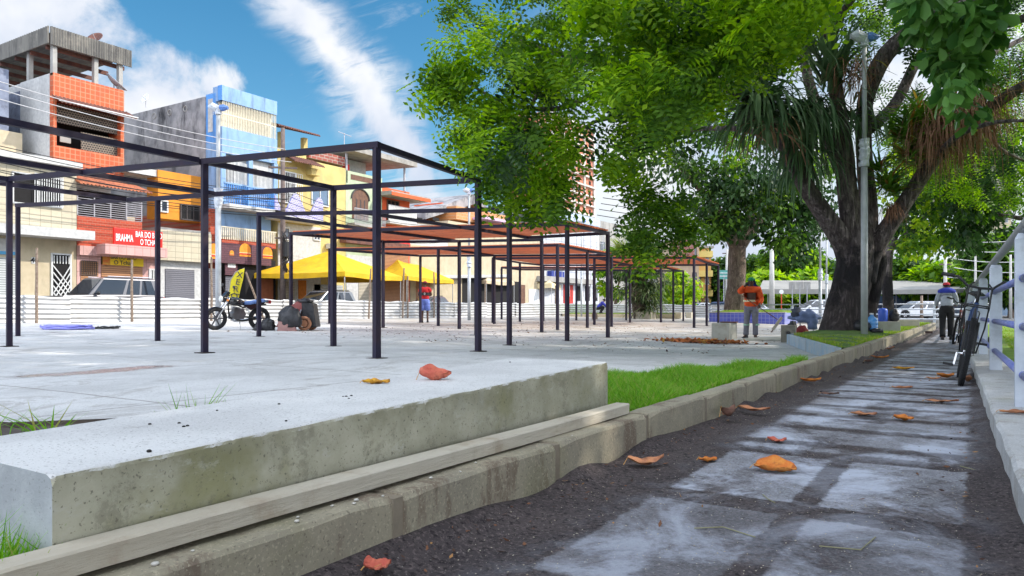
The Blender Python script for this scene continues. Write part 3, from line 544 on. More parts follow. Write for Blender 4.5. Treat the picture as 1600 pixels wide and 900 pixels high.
# pebbles on the kerb beside the board
m_peb = mat('white_pebble', (0.55, 0.53, 0.48), (0.4, 0.38, 0.34), rough=0.8, scale=30)
pts = [(0.95, -1.507, .011), (1.05, -1.52, .006), (1.34, -1.50, .009), (1.37, -1.53, .006), (1.55, -1.5, .008), (1.58, -1.52, .010), (1.50, -1.535, .007), (1.66, -1.49, .006), (1.92, -1.515, .009), (2.05, -1.49, .006), (2.2, -1.53, .007), (2.9, -1.5, .006)]
for y, x, r_ in pts:
    mb = MB(); r_ *= .7; mb.ell((x, y, KT+r_*0.45), (r_, r_*1.25, r_*0.6), 8, 6); o = mb.build('pebble', m_peb, smooth=True); tag(o, 'small white pebble on the kerb top in front of the wooden board', 'pebble', 'white pebbles on the near kerb')
# dark soft droppings on the block
m_seed = mat('dark_seed', (0.02, 0.018, 0.016), rough=0.9, bump=0)
for px, py, r_ in ((233, 700, .006), (280, 660, .005), (287, 665, .005), (293, 664, .005), (234, 661, .005), (339, 642, .004), (436, 634, .005), (447, 658, .004), (541, 624, .005), (549, 623, .005), (545, 627, .004), (536, 624, .004), (797, 577, .005)):
    p = onz(px, py, 0.27); mb = MB(); mb.ell((p.x, p.y, 0.255+0.058*min(1, max(0, (p.y-0.8)/2.98))+r_*0.5), (r_*1.2, r_, r_*0.7), 8, 5); o = mb.build('seed', m_seed, smooth=True)
    tag(o, 'small dark round seed on top of the long concrete block', 'seed', 'dark seeds on the concrete block')
# fine pale seeds strewn over the path
n = 2600; ys = 1.2+13*RNG.random(n)**1.6; xs_ = RNG.uniform(-1.42, 0.08, n); zz = np.array([pz(a, b_)+0.055*math.exp(-(((a+1.475)/1.6)/0.055)**2)*0.9 for a, b_ in zip(xs_, ys)])+0.0035
pos = np.column_stack([xs_, ys, zz]); a = RNG.uniform(0, 6.28, n); X = np.column_stack([np.cos(a), np.sin(a), RNG.uniform(-.2, .2, n)]); Y_ = np.column_stack([-np.sin(a), np.cos(a), RNG.uniform(-.2, .2, n)]); Z_ = np.cross(X, Y_)
T = [(-1, 0, 0), (0, -.6, 0), (1, 0, 0), (0, .6, 0), (0, 0, .5), (0, 0, -.4)]; Fq = [(0, 1, 4), (1, 2, 4), (2, 3, 4), (3, 0, 4), (1, 0, 5), (2, 1, 5), (3, 2, 5), (0, 3, 5)]
V, F = instances(T, Fq, pos, X, Y_, Z_, RNG.uniform(0.0018, 0.0042, n)); m_ps = mat('pale_seed', (0.50, 0.46, 0.36), (0.38, 0.32, 0.22), rough=0.8, bump=0, scale=3)
tag(fastmesh('seeds', V, F, m_ps), 'tiny pale fallen seeds strewn over the dark path', 'seeds', kind='stuff')
n = 520; ysn = 1.3+16*RNG.random(n)**1.5; side_ = RNG.random(n) < .6; xn = np.where(side_, -1.44+np.abs(RNG.normal(0, .10, n)), np.where(RNG.random(n) < .6, .06-np.abs(RNG.normal(0, .10, n))-.004*ysn, RNG.uniform(-1.3, 0, n)))
pos = np.column_stack([xn, ysn, [pz(a, b_)+.05*math.exp(-(((a+1.475)/1.6)/0.055)**2)+.006 for a, b_ in zip(xn, ysn)]]); X = nrm(RNG.normal(size=(n, 3))*np.array([1, 1, .25])); upv = nrm(np.array([0, 0, 1.])+RNG.normal(size=(n, 3))*.4); Yv = nrm(np.cross(upv, X)); Zv = np.cross(X, Yv)
V, F = instances([(-.5, 0, .05), (0, -.22, 0), (.5, 0, .08), (0, .22, .03)], [(0, 1, 2, 3)], pos, X, Yv, Zv, RNG.uniform(.010, .034, n)); tag(fastmesh('leaf_litter', V, F, leafmat('bits', (0.05, 0.03, 0.025), (0.22, 0.10, 0.05), .05, .8, (.40, .22, .08))), 'small brown leaf fragments gathered along both edges of the path', 'leaf litter', kind='stuff')
# grass tufts
def tuft(name, cx, cy, cz, n, h, spread, label, m, lean=0.9, sx=1.0, w=0.008):
    def reg(): return (cx+random.gauss(0, spread*sx), cy+random.gauss(0, spread))
    o = blades(name, reg, n, h*0.6, h, lambda x, y: cz, m, w, lean); return tag(o, label, 'grass tuft')
p = at(312, 640, 2.62); tuft('grass_tuft', -2.42, 1.72, -0.04, 110, 0.47, 0.05, 'green tuft of grass poking up behind the middle of the long concrete block', m_grass, 0.35, 1.0, 0.010)
tuft('grass_tuft', -3.55, 1.72, -0.07, 22, 0.34, 0.04, 'tall thin grass blades growing from the dark soil at the left edge', m_grass, 0.8, 1, 0.012)
tuft('grass_tuft', -4.05, 1.70, -0.07, 16, 0.25, 0.06, 'sparse long arching grass blades in the soil, the leftmost clump', m_grass, 1.1, 1, 0.010)
tuft('grass_tuft', -1.70, 0.74, -0.0, 240, 0.24, 0.035, 'grass clump against the near end face of the long concrete block', m_grass, 0.4, 1.3, 0.005)
# ============================================================ fallen leaves
def leaf_mat(name, a, b_, c_): return mat(name, a, b_, rough=0.6, scale=16, bump=0.8, bscale=45, grime=c_, gscale=22, gamt=0.9, spec=0.35)
LM = dict(orange=leaf_mat('leaf_orange', (0.62, 0.17, 0.03), (0.70, 0.28, 0.05), (0.30, 0.07, 0.02)), tan=leaf_mat('leaf_tan', (0.55, 0.25, 0.12), (0.46, 0.18, 0.09), (0.22, 0.10, 0.06)),
          yellow=leaf_mat('leaf_yellow', (0.72, 0.38, 0.03), (0.60, 0.26, 0.02), (0.28, 0.12, 0.03)), red=leaf_mat('leaf_red', (0.58, 0.12, 0.08), (0.66, 0.2, 0.11), (0.25, 0.05, 0.04)), brown=leaf_mat('leaf_brown', (0.20, 0.10, 0.07), (0.13, 0.07, 0.05), (0.06, 0.04, 0.03)))
m_rib = mat('leaf_rib', (0.55, 0.30, 0.10), rough=0.7, bump=0)
def leaf(px, py, z, length, width, rot, curl, fold, col, label, side=0.0, zoff=0.006):
    p = onz(px, py, z); nu, nv = 15, 8; vs = []; ph = random.uniform(0, 6)
    for i in range(nu):
        u = i/(nu-1); w = width*0.5*(math.sin(math.pi*min(1, u**0.8))**0.75)*(1.0 if u < 0.65 else 1.0)+0.001
        for j in range(nv):
            v = -1+2*j/(nv-1); x = (u-0.5)*length; y = v*w*math.cos(fold*abs(v)*0.8)
            zz = fold*abs(v)**1.3*w*0.9+curl*length*(u-0.5)**2*1.5+side*w*v*0.5+0.004*math.sin(u*14+v*5+ph)+0.006*math.sin(v*9+u*4+ph)*abs(v)
            vs.append((x, y, zz))
    zm = min(v[2] for v in vs); fs = [(i*nv+j, (i+1)*nv+j, (i+1)*nv+j+1, i*nv+j+1) for i in range(nu-1) for j in range(nv-1)]
    me = bpy.data.meshes.new('fallen_leaf'); me.from_pydata([(a, b_, c-zm) for a, b_, c in vs], [], fs); me.materials.append(LM[col]); me.polygons.foreach_set('use_smooth', [True]*len(me.polygons))
    o = bpy.data.objects.new('fallen_leaf', me); COL.objects.link(o); o.location = (p.x, p.y, z+zoff); o.rotation_euler = (0, 0, R(rot))
    so_ = o.modifiers.new('thickness', 'SOLIDIFY'); so_.thickness = 0.0012
    st = MB(); st.tube([(-length*0.60, 0.004, 0.004-0*zm), (-length*0.5, 0, vs[3][2]-zm+0.002), (-length*0.2, 0, vs[(nu//3)*nv+3][2]-zm+0.0025), (length*0.15, 0, vs[(nu*2//3)*nv+3][2]-zm+0.0025)], [0.0022, 0.0018, 0.0013, 0.0007], 6)
    st.build('stalk', m_rib, o, world=False); return tag(o, label, 'leaf')
BT = 0.285
leaf(1211, 738, PZ, 0.185, 0.125, 8, 0.25, 0.7, 'orange', 'bright orange cupped leaf lying on a slab in the middle of the near path', 0.5)
leaf(1009, 727, PZ+.01, 0.19, 0.09, 50, 0.5, 0.5, 'tan', 'pale orange leaf with a raised tip near the foot of the kerb', 0.2)
leaf(1106, 722, PZ, 0.09, 0.05, 35, 0.3, 0.3, 'orange', 'small flat orange leaf left of the bright cupped leaf')
leaf(590, 893, PZ+.03, 0.075, 0.065, 60, 0.5, 0.6, 'red', 'reddish rounded leaf at the bottom edge beside the kerb', 0.3)
leaf(680, 596, BT, 0.145, 0.11, 25, 0.7, 1.15, 'red', 'crumpled salmon red leaf standing up on the top of the concrete block', 0.2, 0.002)
leaf(588, 600, BT, 0.115, 0.05, 40, 0.2, 0.4, 'yellow', 'small yellow leaf lying flat on the top of the concrete block', 0, 0.002)
leaf(1214, 692, PZ, 0.10, 0.06, 10, 0.5, 0.4, 'red', 'small dark red leaf alone on the dusty slabs behind the cupped leaf')
leaf(1138, 652, PZ+.04, 0.15, 0.10, 70, 1.2, 1.0, 'brown', 'dark brown curled leaf leaning on the foot of the kerb')
leaf(1178, 643, PZ+.03, 0.22, 0.09, 5, 0.3, 0.5, 'tan', 'rusty brown leaf beside the curled dark leaf near the kerb')
leaf(1350, 650, PZ, 0.17, 0.08, 20, 0.2, 0.3, 'tan', 'flat dull orange leaf in the middle of the path, left of a shorter one')
leaf(1412, 658, PZ, 0.13, 0.09, -20, 0.4, 0.6, 'orange', 'short orange leaf on the right half of the path')
leaf(1472, 629, PZ, 0.25, 0.08, 25, 0.15, 0.3, 'tan', 'long flat tan leaf near the right kerb, in front of the bicycle')
leaf(1297, 617, PZ, 0.16, 0.07, 30, 0.15, 0.3, 'brown', 'thin brown leaf on the left half of the path behind the kerbside leaves')
leaf(1266, 597, PZ+.03, 0.20, 0.09, 20, 0.4, 0.6, 'orange', 'orange leaf resting against the kerb')
leaf(1410, 608, PZ, 0.20, 0.09, 35, 0.2, 0.3, 'tan', 'flat brownish leaf in mid path before the two yellow ones')
leaf(1412, 578, PZ-.01, 0.28, 0.12, 35, 0.25, 0.4, 'yellow', 'yellow orange leaf lying across mid path')
leaf(1478, 591, PZ, 0.24, 0.13, 50, 0.5, 0.6, 'orange', 'large glowing orange leaf beside the front wheel of the near bicycle')
leaf(1512, 597, PZ, 0.22, 0.11, 80, 0.7, 0.8, 'tan', 'curled tan leaf squeezed between the bicycle wheel and the right kerb')
leaf(1459, 593, PZ, 0.16, 0.07, 30, 0.3, 0.3, 'tan', 'narrow pinkish leaf left of the large orange leaf')
leaf(1375, 560, PZ-.01, 0.26, 0.10, 20, 0.4, 0.5, 'orange', 'orange leaf far along the path near the row of kerb stones')
leaf(1358, 566, PZ-.01, 0.22, 0.10, 65, 0.3, 0.5, 'brown', 'brown leaf touching the far orange leaf on the path')
leaf(1386, 546, PZ-.02, 0.25, 0.1, 0, 0.6, 0.5, 'tan', 'far dull leaf standing on edge in the path')
leaf(1588, 647, 0.0, 0.17, 0.07, 15, 0.1, 0.3, 'tan', 'brown leaf lying on the pale right kerb at the picture edge')
# twigs
m_twig = mat('twig', (0.25, 0.24, 0.14), rough=0.9, bump=0)
for (a, b_, c_), z, lb in ((((1085, 828), (1130, 826), (1180, 842)), PZ, 'thin curved dry stalk on the nearest dusty patch of the path'), (((1280, 856), (1345, 862), (1368, 842)), PZ, 'bent greenish stalk near the bottom of the path'), (((1192, 775), (1200, 782), (1211, 788)), PZ, 'tiny white stalk just below the bright cupped leaf'), (((1500, 730), (1530, 738), (1550, 740)), PZ, 'fine dry stalk near the right kerb'), (((838, 569), (850, 568), (868, 570)), BT, 'short dark twig on the far end of the concrete block')):
    pp = [onz(*q, z)+Vector((0, 0, 0.006)) for q in (a, b_, c_)]; tag(MB().tube(pp, 0.0022, 5).build('twig', m_twig), lb, 'twig')
# ============================================================ railing on the right kerb
m_postw = mat('railing_white_paint', (0.52, 0.56, 0.62), (0.42, 0.46, 0.53), rough=0.6, scale=4, bump=0.25, bscale=20, grime=(0.30, 0.31, 0.33), gscale=5, gamt=0.6, world=True)
m_railtop = mat('galvanised_rail', (0.42, 0.43, 0.45), (0.32, 0.33, 0.36), rough=0.45, metal=0.5, scale=6, world=True)
m_railblue = mat('railing_blue_paint', (0.13, 0.16, 0.42), (0.20, 0.22, 0.45), rough=0.4, scale=5, world=True, grime=(0.35, 0.38, 0.45), gscale=6, gamt=0.5)
def ry(y): return 0.40-0.023*y if y < 16 else -0.008-0.012*(y-16)
rail = empty('railing', (ry(5.6), 5.6, 0.0), 'white concrete post railing with grey and blue pipes on the right kerb', 'railing')
posts = [-1.3, 2.15, 5.6, 9.1, 12.5, 15.8, 19.2, 22.6, 26, 29.4, 32.8, 36.2, 39.6]
for k, y in enumerate(posts):
    x = ry(y); mb = MB(); z0 = -0.0035*max(0, y-6)-0.004; w = 0.055
    mb.loft([[(x-w, y-w, z), (x+w, y-w, z), (x+w, y+w, z), (x-w, y+w, z)] for z in (z0, z0+1.05)]+[[(x-w*.7, y-w*.7, z0+1.085), (x+w*.7, y-w*.7, z0+1.085), (x+w*.7, y+w*.7, z0+1.085), (x-w*.7, y+w*.7, z0+1.085)]])
    mb.build('post', m_postw, rail, bevel=0.006)
def zr(y): return -0.0035*max(0, y-6)
MB().tube([(ry(y), y, zr(y)+1.125) for y in [posts[0]-1]+posts], 0.036, 12).build('top_rail', m_railtop, rail, smooth=True)
for h in (0.80, 0.50, 0.20):
    for a, b_ in zip(posts, posts[1:]):
        MB().tube([(ry(a)-0.01, a-0.10, zr(a)+h), (ry(b_)-0.012, b_+0.10, zr(b_)+h)], 0.026, 10).build('rail', m_railblue, rail, smooth=True)
# cross railing at the far end
xr = empty('railing', (-3.0, 43.2, -0.05), 'distant white railing running across the end of the path', 'railing')
for k in range(14):
    x = 0.6-2.3*k if k < 5 else 0.6-2.3*k
    if x < -13.5: break
    MB().box(x-.06, x+.06, 43.14, 43.26, -0.06, 0.92).build('post', m_postw, xr)
x0, x1 = -13.3, 0.7
for h in (0.92, 0.66, 0.40, 0.16): MB().tube([(x0, 43.1, h), (x1, 43.1, h)], 0.035, 8).build('rail', m_railtop if h > .9 else m_postw, xr, smooth=True)
m_low = mat('low_wall', (0.36, 0.35, 0.33), (0.26, 0.25, 0.24), world=True, rough=0.9)
tag(MB().box(-7.0, 0.9, 43.3, 43.5, -0.4, 0.10).build('low_wall', m_low), 'low grey wall behind the foot of the distant white railing', 'wall')
# ============================================================ pergolas
m_steel = mat('pergola_steel', (0.015, 0.012, 0.032), (0.022, 0.015, 0.028), rough=0.6, scale=3, bump=0.05, world=True, grime=(0.05, 0.02, 0.015), gscale=2, gamt=0.3, spec=0.25)
m_slat = mat('pergola_timber', (0.75, 0.20, 0.07), (0.58, 0.13, 0.045), rough=0.6, scale=2, bump=0.3, bscale=20, world=True, stretch=(0.3, 3, 1), grime=(0.12, 0.04, 0.03), gscale=3)
m_plate = mat('base_plate', (0.035, 0.025, 0.02), rough=0.8)
PH = 2.8
def P3(p, z=None): return Vector((p[0], p[1], (gz(*p)+PH) if z is None else z))
def pergola(label, pts, beams, slats=None, extra=()):
    cx = sum(p[0] for p in pts.values())/len(pts); cy = sum(p[1] for p in pts.values())/len(pts)
    r = empty('pergola', (cx, cy, gz(cx, cy)), label, 'pergola', 'steel pergola frames on the plaza')
    rot = -math.atan2(0.20, 1); cx_, cy_ = math.cos(rot), math.sin(rot)
    for k, p in pts.items():
        g = gz(*p); s_ = 0.040; c4 = [(p[0]+(a*cx_-b_*cy_)*s_*1, p[1]+(a*cy_+b_*cx_)*s_) for a, b_ in ((-1, -1), (1, -1), (1, 1), (-1, 1))]
        MB().loft([[(x, y, z) for x, y in c4] for z in (g-0.12, g+PH-0.081)]).build('post', m_steel, r)
        q = 0.10; MB().box(p[0]-q, p[0]+q, p[1]-q, p[1]+q, g-0.02, g+0.008).build('base_plate', m_plate, r)
    for a, b_ in beams:
        A = P3(pts[a]) if isinstance(a, str) else P3(a); B = P3(pts[b_]) if isinstance(b_, str) else P3(b_)
        d = (B-A).normalized()*0.038; cross = abs((B-A).x) > abs((B-A).y)
        dz = Vector((0, 0, -0.040 if cross else -0.042)); e = d*(1 if cross else -1)
        MB().bar(A-e+dz, B+e+dz, 0.078 if cross else 0.074, 0.080 if cross else 0.075).build('beam', m_steel, r)
    if slats:
        for (f0, f1, b0, b1) in slats:     # front edge f0->f1 (along a row), back edge b0->b1
            f0, f1, b0, b1 = map(P3, (f0, f1, b0, b1)); n = int((b0-f0).length/0.17)
            for i in range(n):
                u = (i+0.5)/n; A = f0.lerp(b0, u); B = f1.lerp(b1, u); dd_ = (B-A).normalized()*0.07; zz = Vector((0, 0, 0.022+random.uniform(-.002, .002)))
                MB().bar(A-dd_+zz, B+dd_+zz, 0.105, 0.038).build('slat', m_slat, r)
    return r
pA = dict(A=(-6.55, 7.18), B=(-6.78, 9.82), C=(-9.42, 6.70), D=(-9.46, 9.27))
pergola('nearest open steel pergola bay, its tall front corner post closest to the block', pA, [('C', 'A'), ('D', 'B'), ('A', 'B'), ('C', 'D')])
pB = dict(E=(-13.5, 5.95), G=(-13.4, 8.5), F=(-17.1, 7.7), I=(-13.9, 1.9), J=(-9.25, 2.2))
pergola('open steel pergola frame at the far left, its beams running out of the picture', pB, [((-9.50, 6.66), 'E'), ((-9.54, 9.24), (-11.87, 8.72)), ((-11.87, 8.72), 'G'), ('G', 'F'), ('E', (-17.0, 5.1)), ('J', (-9.41, 6.62)), ((-11.7, 2.0), (-11.87, 8.66)), ('I', 'E'), ('J', 'I'), ((-14.1, 3.0), (-14.1, 8.3))])
pC = dict(I=(-8.0, 12.7), J=(-8.15, 15.5), K=(-8.2, 17.9), H=(-13.66, 11.1), L=(-11.25, 11.9), U=(-11.0, 15.85), Z=(-10.95, 19.2), T=(-13.7, 18.8), Q=(-16.1, 17.95), M=(-16.7, 14.7))
del_L = pC.pop('L')
pergola('pergola in the middle with an open first bay and red timber slats over the second', pC, [('H', del_L), (del_L, 'I'), ('I', 'J'), ('J', 'K'), ((-13.8, 14.9), 'J'), ('M', (-13.8, 14.9)), ('K', (-10.95, 18.4)), ('Z', 'T'), ('T', 'Q'), ('M', 'Q'), (del_L, 'U'), ('U', 'Z'), ('H', (-13.8, 14.9)), ((-13.8, 14.9), 'T')],
        slats=[((-8.16, 15.6), (-11.0, 15.3), (-8.2, 17.8), (-10.95, 18.3)), ((-11.05, 15.3), (-13.75, 14.95), (-11.0, 18.6), (-13.7, 18.4)), ((-13.8, 15.0), (-16.65, 14.75), (-13.75, 18.6), (-16.1, 17.9))])
pD = dict(A=(-11.5, 21.2), C=(-11.75, 23.9), E=(-11.8, 26.1), S=(-16.15, 20.9), R=(-19.4, 23.9), O=(-20.3, 19.7), P=(-16.4, 24.9))
pergola('slatted pergola behind the middle one, under the light brown roofs', pD, [('S', 'A'), ('O', 'S'), ('A', 'C'), ('C', 'E'), ('E', 'P'), ('P', 'R'), ('S', 'P'), ('O', 'R')], slats=[((-11.5, 21.3), (-16.1, 21.0), (-11.8, 26.0), (-16.4, 24.8)), ((-16.2, 21.0), (-20.3, 19.8), (-16.45, 24.8), (-19.4, 23.8))])
pE = dict(J=(-9.35, 28.5), K=(-9.9, 31.9), L=(-9.95, 33.8), V=(-17.4, 26.3), X=(-18.0, 29.5), N=(-13.2, 27.5), Y=(-18.1, 31.9), W=(-14.0, 33.1))
pergola('slatted pergola furthest to the right, ending near the blue tiled planter', pE, [('J', 'K'), ('K', 'L'), ('N', 'J'), ('V', 'N'), ('V', 'X'), ('X', 'Y'), ('Y', 'W'), ('W', 'L'), ('N', 'W')], slats=[((-9.35, 28.6), (-13.2, 27.6), (-9.95, 33.7), (-14.0, 33.0)), ((-13.25, 27.6), (-17.4, 26.4), (-14.05, 33.0), (-18.1, 31.8))])
pF = dict(G=(-13.12, 34.9), H=(-13.6, 38.0), I=(-13.6, 39.6), W=(-21.4, 33.2), Y=(-21.6, 35.4), B=(-17.7, 34.7), D=(-17.9, 37.2), F=(-16.3, 38.0))
pergola('most distant slatted pergola, low on the horizon before the shrubs', pF, [('G', 'H'), ('H', 'I'), ('B', 'G'), ('W', 'B'), ('W', 'Y'), ('Y', 'D'), ('D', 'F'), ('F', 'I'), ('B', 'D')], slats=[((-13.1, 35.0), (-17.7, 34.8), (-13.5, 38.6), (-17.9, 37.1)), ((-17.75, 34.8), (-21.4, 33.3), (-17.95, 37.1), (-21.6, 35.3))])
# ============================================================ street front
def fb(par, name, px0, px1, pyt, pyb, X, m, back=0.05, front=0.0, pr=None, bevel=0):
    pr = (px0+px1)/2 if pr is None else pr
    return MB().box(X-back, X+front, FY(px0, X), FY(px1, X), FZ(pr, pyb, X), FZ(pr, pyt, X)).build(name, m, par, bevel=bevel)
m_white = mat('white_plaster', (0.54, 0.54, 0.53), (0.43, 0.43, 0.43), rough=0.9, world=True, grime=(0.30, 0.30, 0.30), gscale=0.7, gamt=0.5, gstretch=(1, 1, 0.35))
m_cream = mat('cream_plaster', (0.52, 0.44, 0.31), (0.45, 0.38, 0.26), rough=0.9, scale=2, world=True, grime=(0.28, 0.24, 0.18), gscale=1.1, gamt=0.5, gstretch=(1, 1, 0.3))
m_creamt = bricks('cream_wall_tiles', (0.52, 0.47, 0.35), (0.47, 0.42, 0.31), (0.28, 0.25, 0.19), 0.45, 0.30, msize=0.04, offset=0, grime=(0.30, 0.26, 0.2))
m_ortile = bricks('orange_wall_tiles', (0.52, 0.10, 0.03), (0.44, 0.08, 0.025), (0.46, 0.20, 0.11), 0.24, 0.24, msize=0.09, offset=0, grime=(0.32, 0.07, 0.03), gamt=0.65)
m_redtile = bricks('red_wall_tiles', (0.46, 0.065, 0.025), (0.38, 0.05, 0.02), (0.36, 0.13, 0.08), 0.24, 0.12, msize=0.10, offset=0.5, grime=(0.28, 0.05, 0.03))
m_pink = bricks('pink_tiles', (0.60, 0.36, 0.33), (0.55, 0.32, 0.30), (0.40, 0.24, 0.22), 0.4, 0.6, msize=0.03, offset=0)
m_brickr = bricks('bare_bricks', (0.30, 0.075, 0.05), (0.24, 0.06, 0.045), (0.35, 0.27, 0.23), 0.45, 0.20, msize=0.13)
m_bricko = bricks('orange_blocks', (0.58, 0.24, 0.08), (0.50, 0.20, 0.07), (0.45, 0.33, 0.22), 0.4, 0.25, msize=0.07)
m_must = mat('mustard_paint', (0.66, 0.25, 0.025), (0.56, 0.21, 0.02), rough=0.8, scale=1.5, world=True, grime=(0.4, 0.2, 0.05), gscale=1, gamt=0.3)
m_yell = mat('pale_yellow_paint', (0.58, 0.46, 0.18), (0.48, 0.38, 0.15), rough=0.85, scale=1.5, world=True, grime=(0.34, 0.30, 0.18), gscale=1, gamt=0.5, gstretch=(1, 1, 0.3))
m_green = mat('pale_green_paint', (0.45, 0.52, 0.36), (0.38, 0.46, 0.31), rough=0.85, scale=1.5, world=True, grime=(0.2, 0.22, 0.16), gscale=1, gamt=0.5, gstretch=(1, 1, 0.3))
m_redp = mat('red_orange_paint', (0.72, 0.12, 0.035), (0.64, 0.10, 0.03), rough=0.8, scale=1.5, world=True, grime=(0.4, 0.08, 0.03), gamt=0.4)
m_bluef = mat('light_blue_paint', (0.24, 0.38, 0.60), (0.20, 0.33, 0.54), rough=0.85, scale=2, world=True, grime=(0.07, 0.10, 0.14), gscale=2.4, gamt=0.6, gstretch=(1, 1, 0.15))
m_blued = mat('strong_blue_paint_and_shade', (0.10, 0.30, 0.68), (0.09, 0.26, 0.6), rough=0.8, scale=2, world=True, grime=(0.05, 0.08, 0.14), gscale=2.4, gamt=0.5, gstretch=(1, 1, 0.15))  # real paint on the balusters; on side strip and corner it stands for shade
m_rough = mat('stained_render', (0.34, 0.33, 0.34), (0.20, 0.20, 0.215), rough=0.95, scale=1.2, bump=1.0, bscale=3, world=True, grime=(0.025, 0.025, 0.03), gscale=0.9, gamt=0.95, gstretch=(1, 1, 0.35))
m_roughb = mat('blue_grey_render', (0.22, 0.25, 0.33), (0.13, 0.15, 0.21), rough=0.95, scale=1.6, bump=1.0, bscale=4, world=True, grime=(0.03, 0.03, 0.04), gscale=1.2, gamt=0.9)
m_sheetold = mat('weathered_fibre_sheet', (0.20, 0.19, 0.17), (0.11, 0.105, 0.10), rough=0.95, scale=2, world=True, stretch=(1, 3, 0.3), grime=(0.35, 0.32, 0.27), gscale=1.2, gamt=0.6, bump=0.3)
m_roofgrey = mat('grey_roof', (0.36, 0.34, 0.31), (0.25, 0.24, 0.22), rough=0.95, scale=2, world=True, grime=(0.12, 0.11, 0.10))
m_tile = mat('clay_roof_tile', (0.50, 0.18, 0.09), (0.36, 0.12, 0.07), rough=0.9, scale=4, world=True, grime=(0.12, 0.06, 0.045), gscale=2, gamt=0.7)
m_tiled = mat('dark_roof_tile', (0.18, 0.08, 0.06), (0.10, 0.05, 0.045), rough=0.9, scale=4, world=True)
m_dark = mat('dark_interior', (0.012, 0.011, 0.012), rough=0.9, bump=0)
m_glass = glassmat('window_glass', (0.03, 0.04, 0.06))
m_wframe = mat('white_frame', (0.62, 0.63, 0.63), rough=0.6, bump=0, world=True)
m_dframe = mat('dark_frame', (0.06, 0.05, 0.05), rough=0.6, bump=0)
m_brownf = mat('brown_wood', (0.16, 0.08, 0.05), (0.10, 0.05, 0.035), rough=0.7, scale=5)
m_bargrey = mat('grey_bars', (0.40, 0.40, 0.44), rough=0.5, bump=0)
m_barcream = mat('cream_bars', (0.68, 0.62, 0.48), rough=0.5, bump=0)
m_barwhite = mat('white_bars', (0.75, 0.76, 0.76), rough=0.5, bump=0)
m_concg = mat('raw_concrete', (0.36, 0.35, 0.33), (0.27, 0.26, 0.25), rough=0.95, scale=1.5, bump=0.4, world=True, grime=(0.12, 0.11, 0.11), gscale=0.8, gamt=0.6, gstretch=(1, 1, 0.4))
def shutter(name, c): return bricks(name, c, tuple(x*0.93 for x in c), tuple(x*0.4 for x in c), 50, 0.10, msize=0.16, bump=0.8, rough=0.5)
m_shutg = shutter('grey_shutter', (0.17, 0.17, 0.20)); m_shutb = shutter('brown_shutter', (0.42, 0.20, 0.09)); m_shutl = shutter('light_shutter', (0.50, 0.53, 0.54)); m_shutc = shutter('cream_shutter', (0.50, 0.45, 0.36))
def grille(par, px0, px1, pyt, pyb, X, m, n, rails=3, name='grille', r=0.012, front=0.14, pr=None):
    pr = (px0+px1)/2 if pr is None else pr; y0, y1 = FY(px0, X), FY(px1, X); z0, z1 = FZ(pr, pyb, X), FZ(pr, pyt, X); mb = MB(); x = X+front
    for i in range(n+1): y = y0+(y1-y0)*i/n; mb.box(x-r, x+r, y-r, y+r, z0, z1)
    for i in range(rails): z = z0+(z1-z0)*i/max(1, rails-1); mb.box(x-r*.9, x+r*.9, y0, y1, z-r*1.1, z+r*1.1)
    return mb.build(name, m, par)
def window(par, px0, px1, pyt, pyb, X, mf=None, mg=None, mull=2, pr=None, fr=0.07, name='window', proud=0.07):
    pr = (px0+px1)/2 if pr is None else pr; y0, y1 = FY(px0, X), FY(px1, X); z0, z1 = FZ(pr, pyb, X), FZ(pr, pyt, X); mb = MB()
    mb.box(X, X+proud, y0, y0+fr, z0, z1); mb.box(X, X+proud, y1-fr, y1, z0, z1); mb.box(X, X+proud, y0+fr, y1-fr, z1-fr, z1); mb.box(X, X+proud+.03, y0+fr, y1-fr, z0, z0+fr)
    for i in range(1, mull): y = y0+(y1-y0)*i/mull; mb.box(X, X+proud*.8, y-.025, y+.025, z0+fr, z1-fr)
    w = mb.build(name, mf or m_wframe, par); MB().box(X+0.004, X+0.014, y0+fr*.8, y1-fr*.8, z0+fr*.8, z1-fr*.8).build('pane', mg or m_glass, w); return w
def tile_awning(par, y0, y1, x0, x1, z0, z1, m, name='awning', pitch=0.18):
    """sloping tiled roof from (x0,z0) high at the wall to (x1,z1) low at the front, corrugated along y"""
    n = int((y1-y0)/pitch*4); rings = []
    for i in range(n+1):
        y = y0+(y1-y0)*i/n; h = 0.035*math.cos(2*math.pi*i/4)
        rings.append([(x0, y, z0+h), (x1, y, z1+h), (x1, y, z1+h-0.05), (x0, y, z0+h-0.05)])
    return MB().loft(rings).build(name, m, par)
def facade_lamp(): pass
def building(label, X, px0, px1, ztop, m, depth=8, zb=0.2, wx=None):
    y0, y1 = FY(px0, X), FY(px1, X); b = empty('building', (X-depth/2, (y0+y1)/2, zb), label, 'building')
    MB().box(X-depth, X, y0+.004, y1-.004, zb-.3, ztop).build('wall', m, b); return b, y0, y1
XF = -35.0
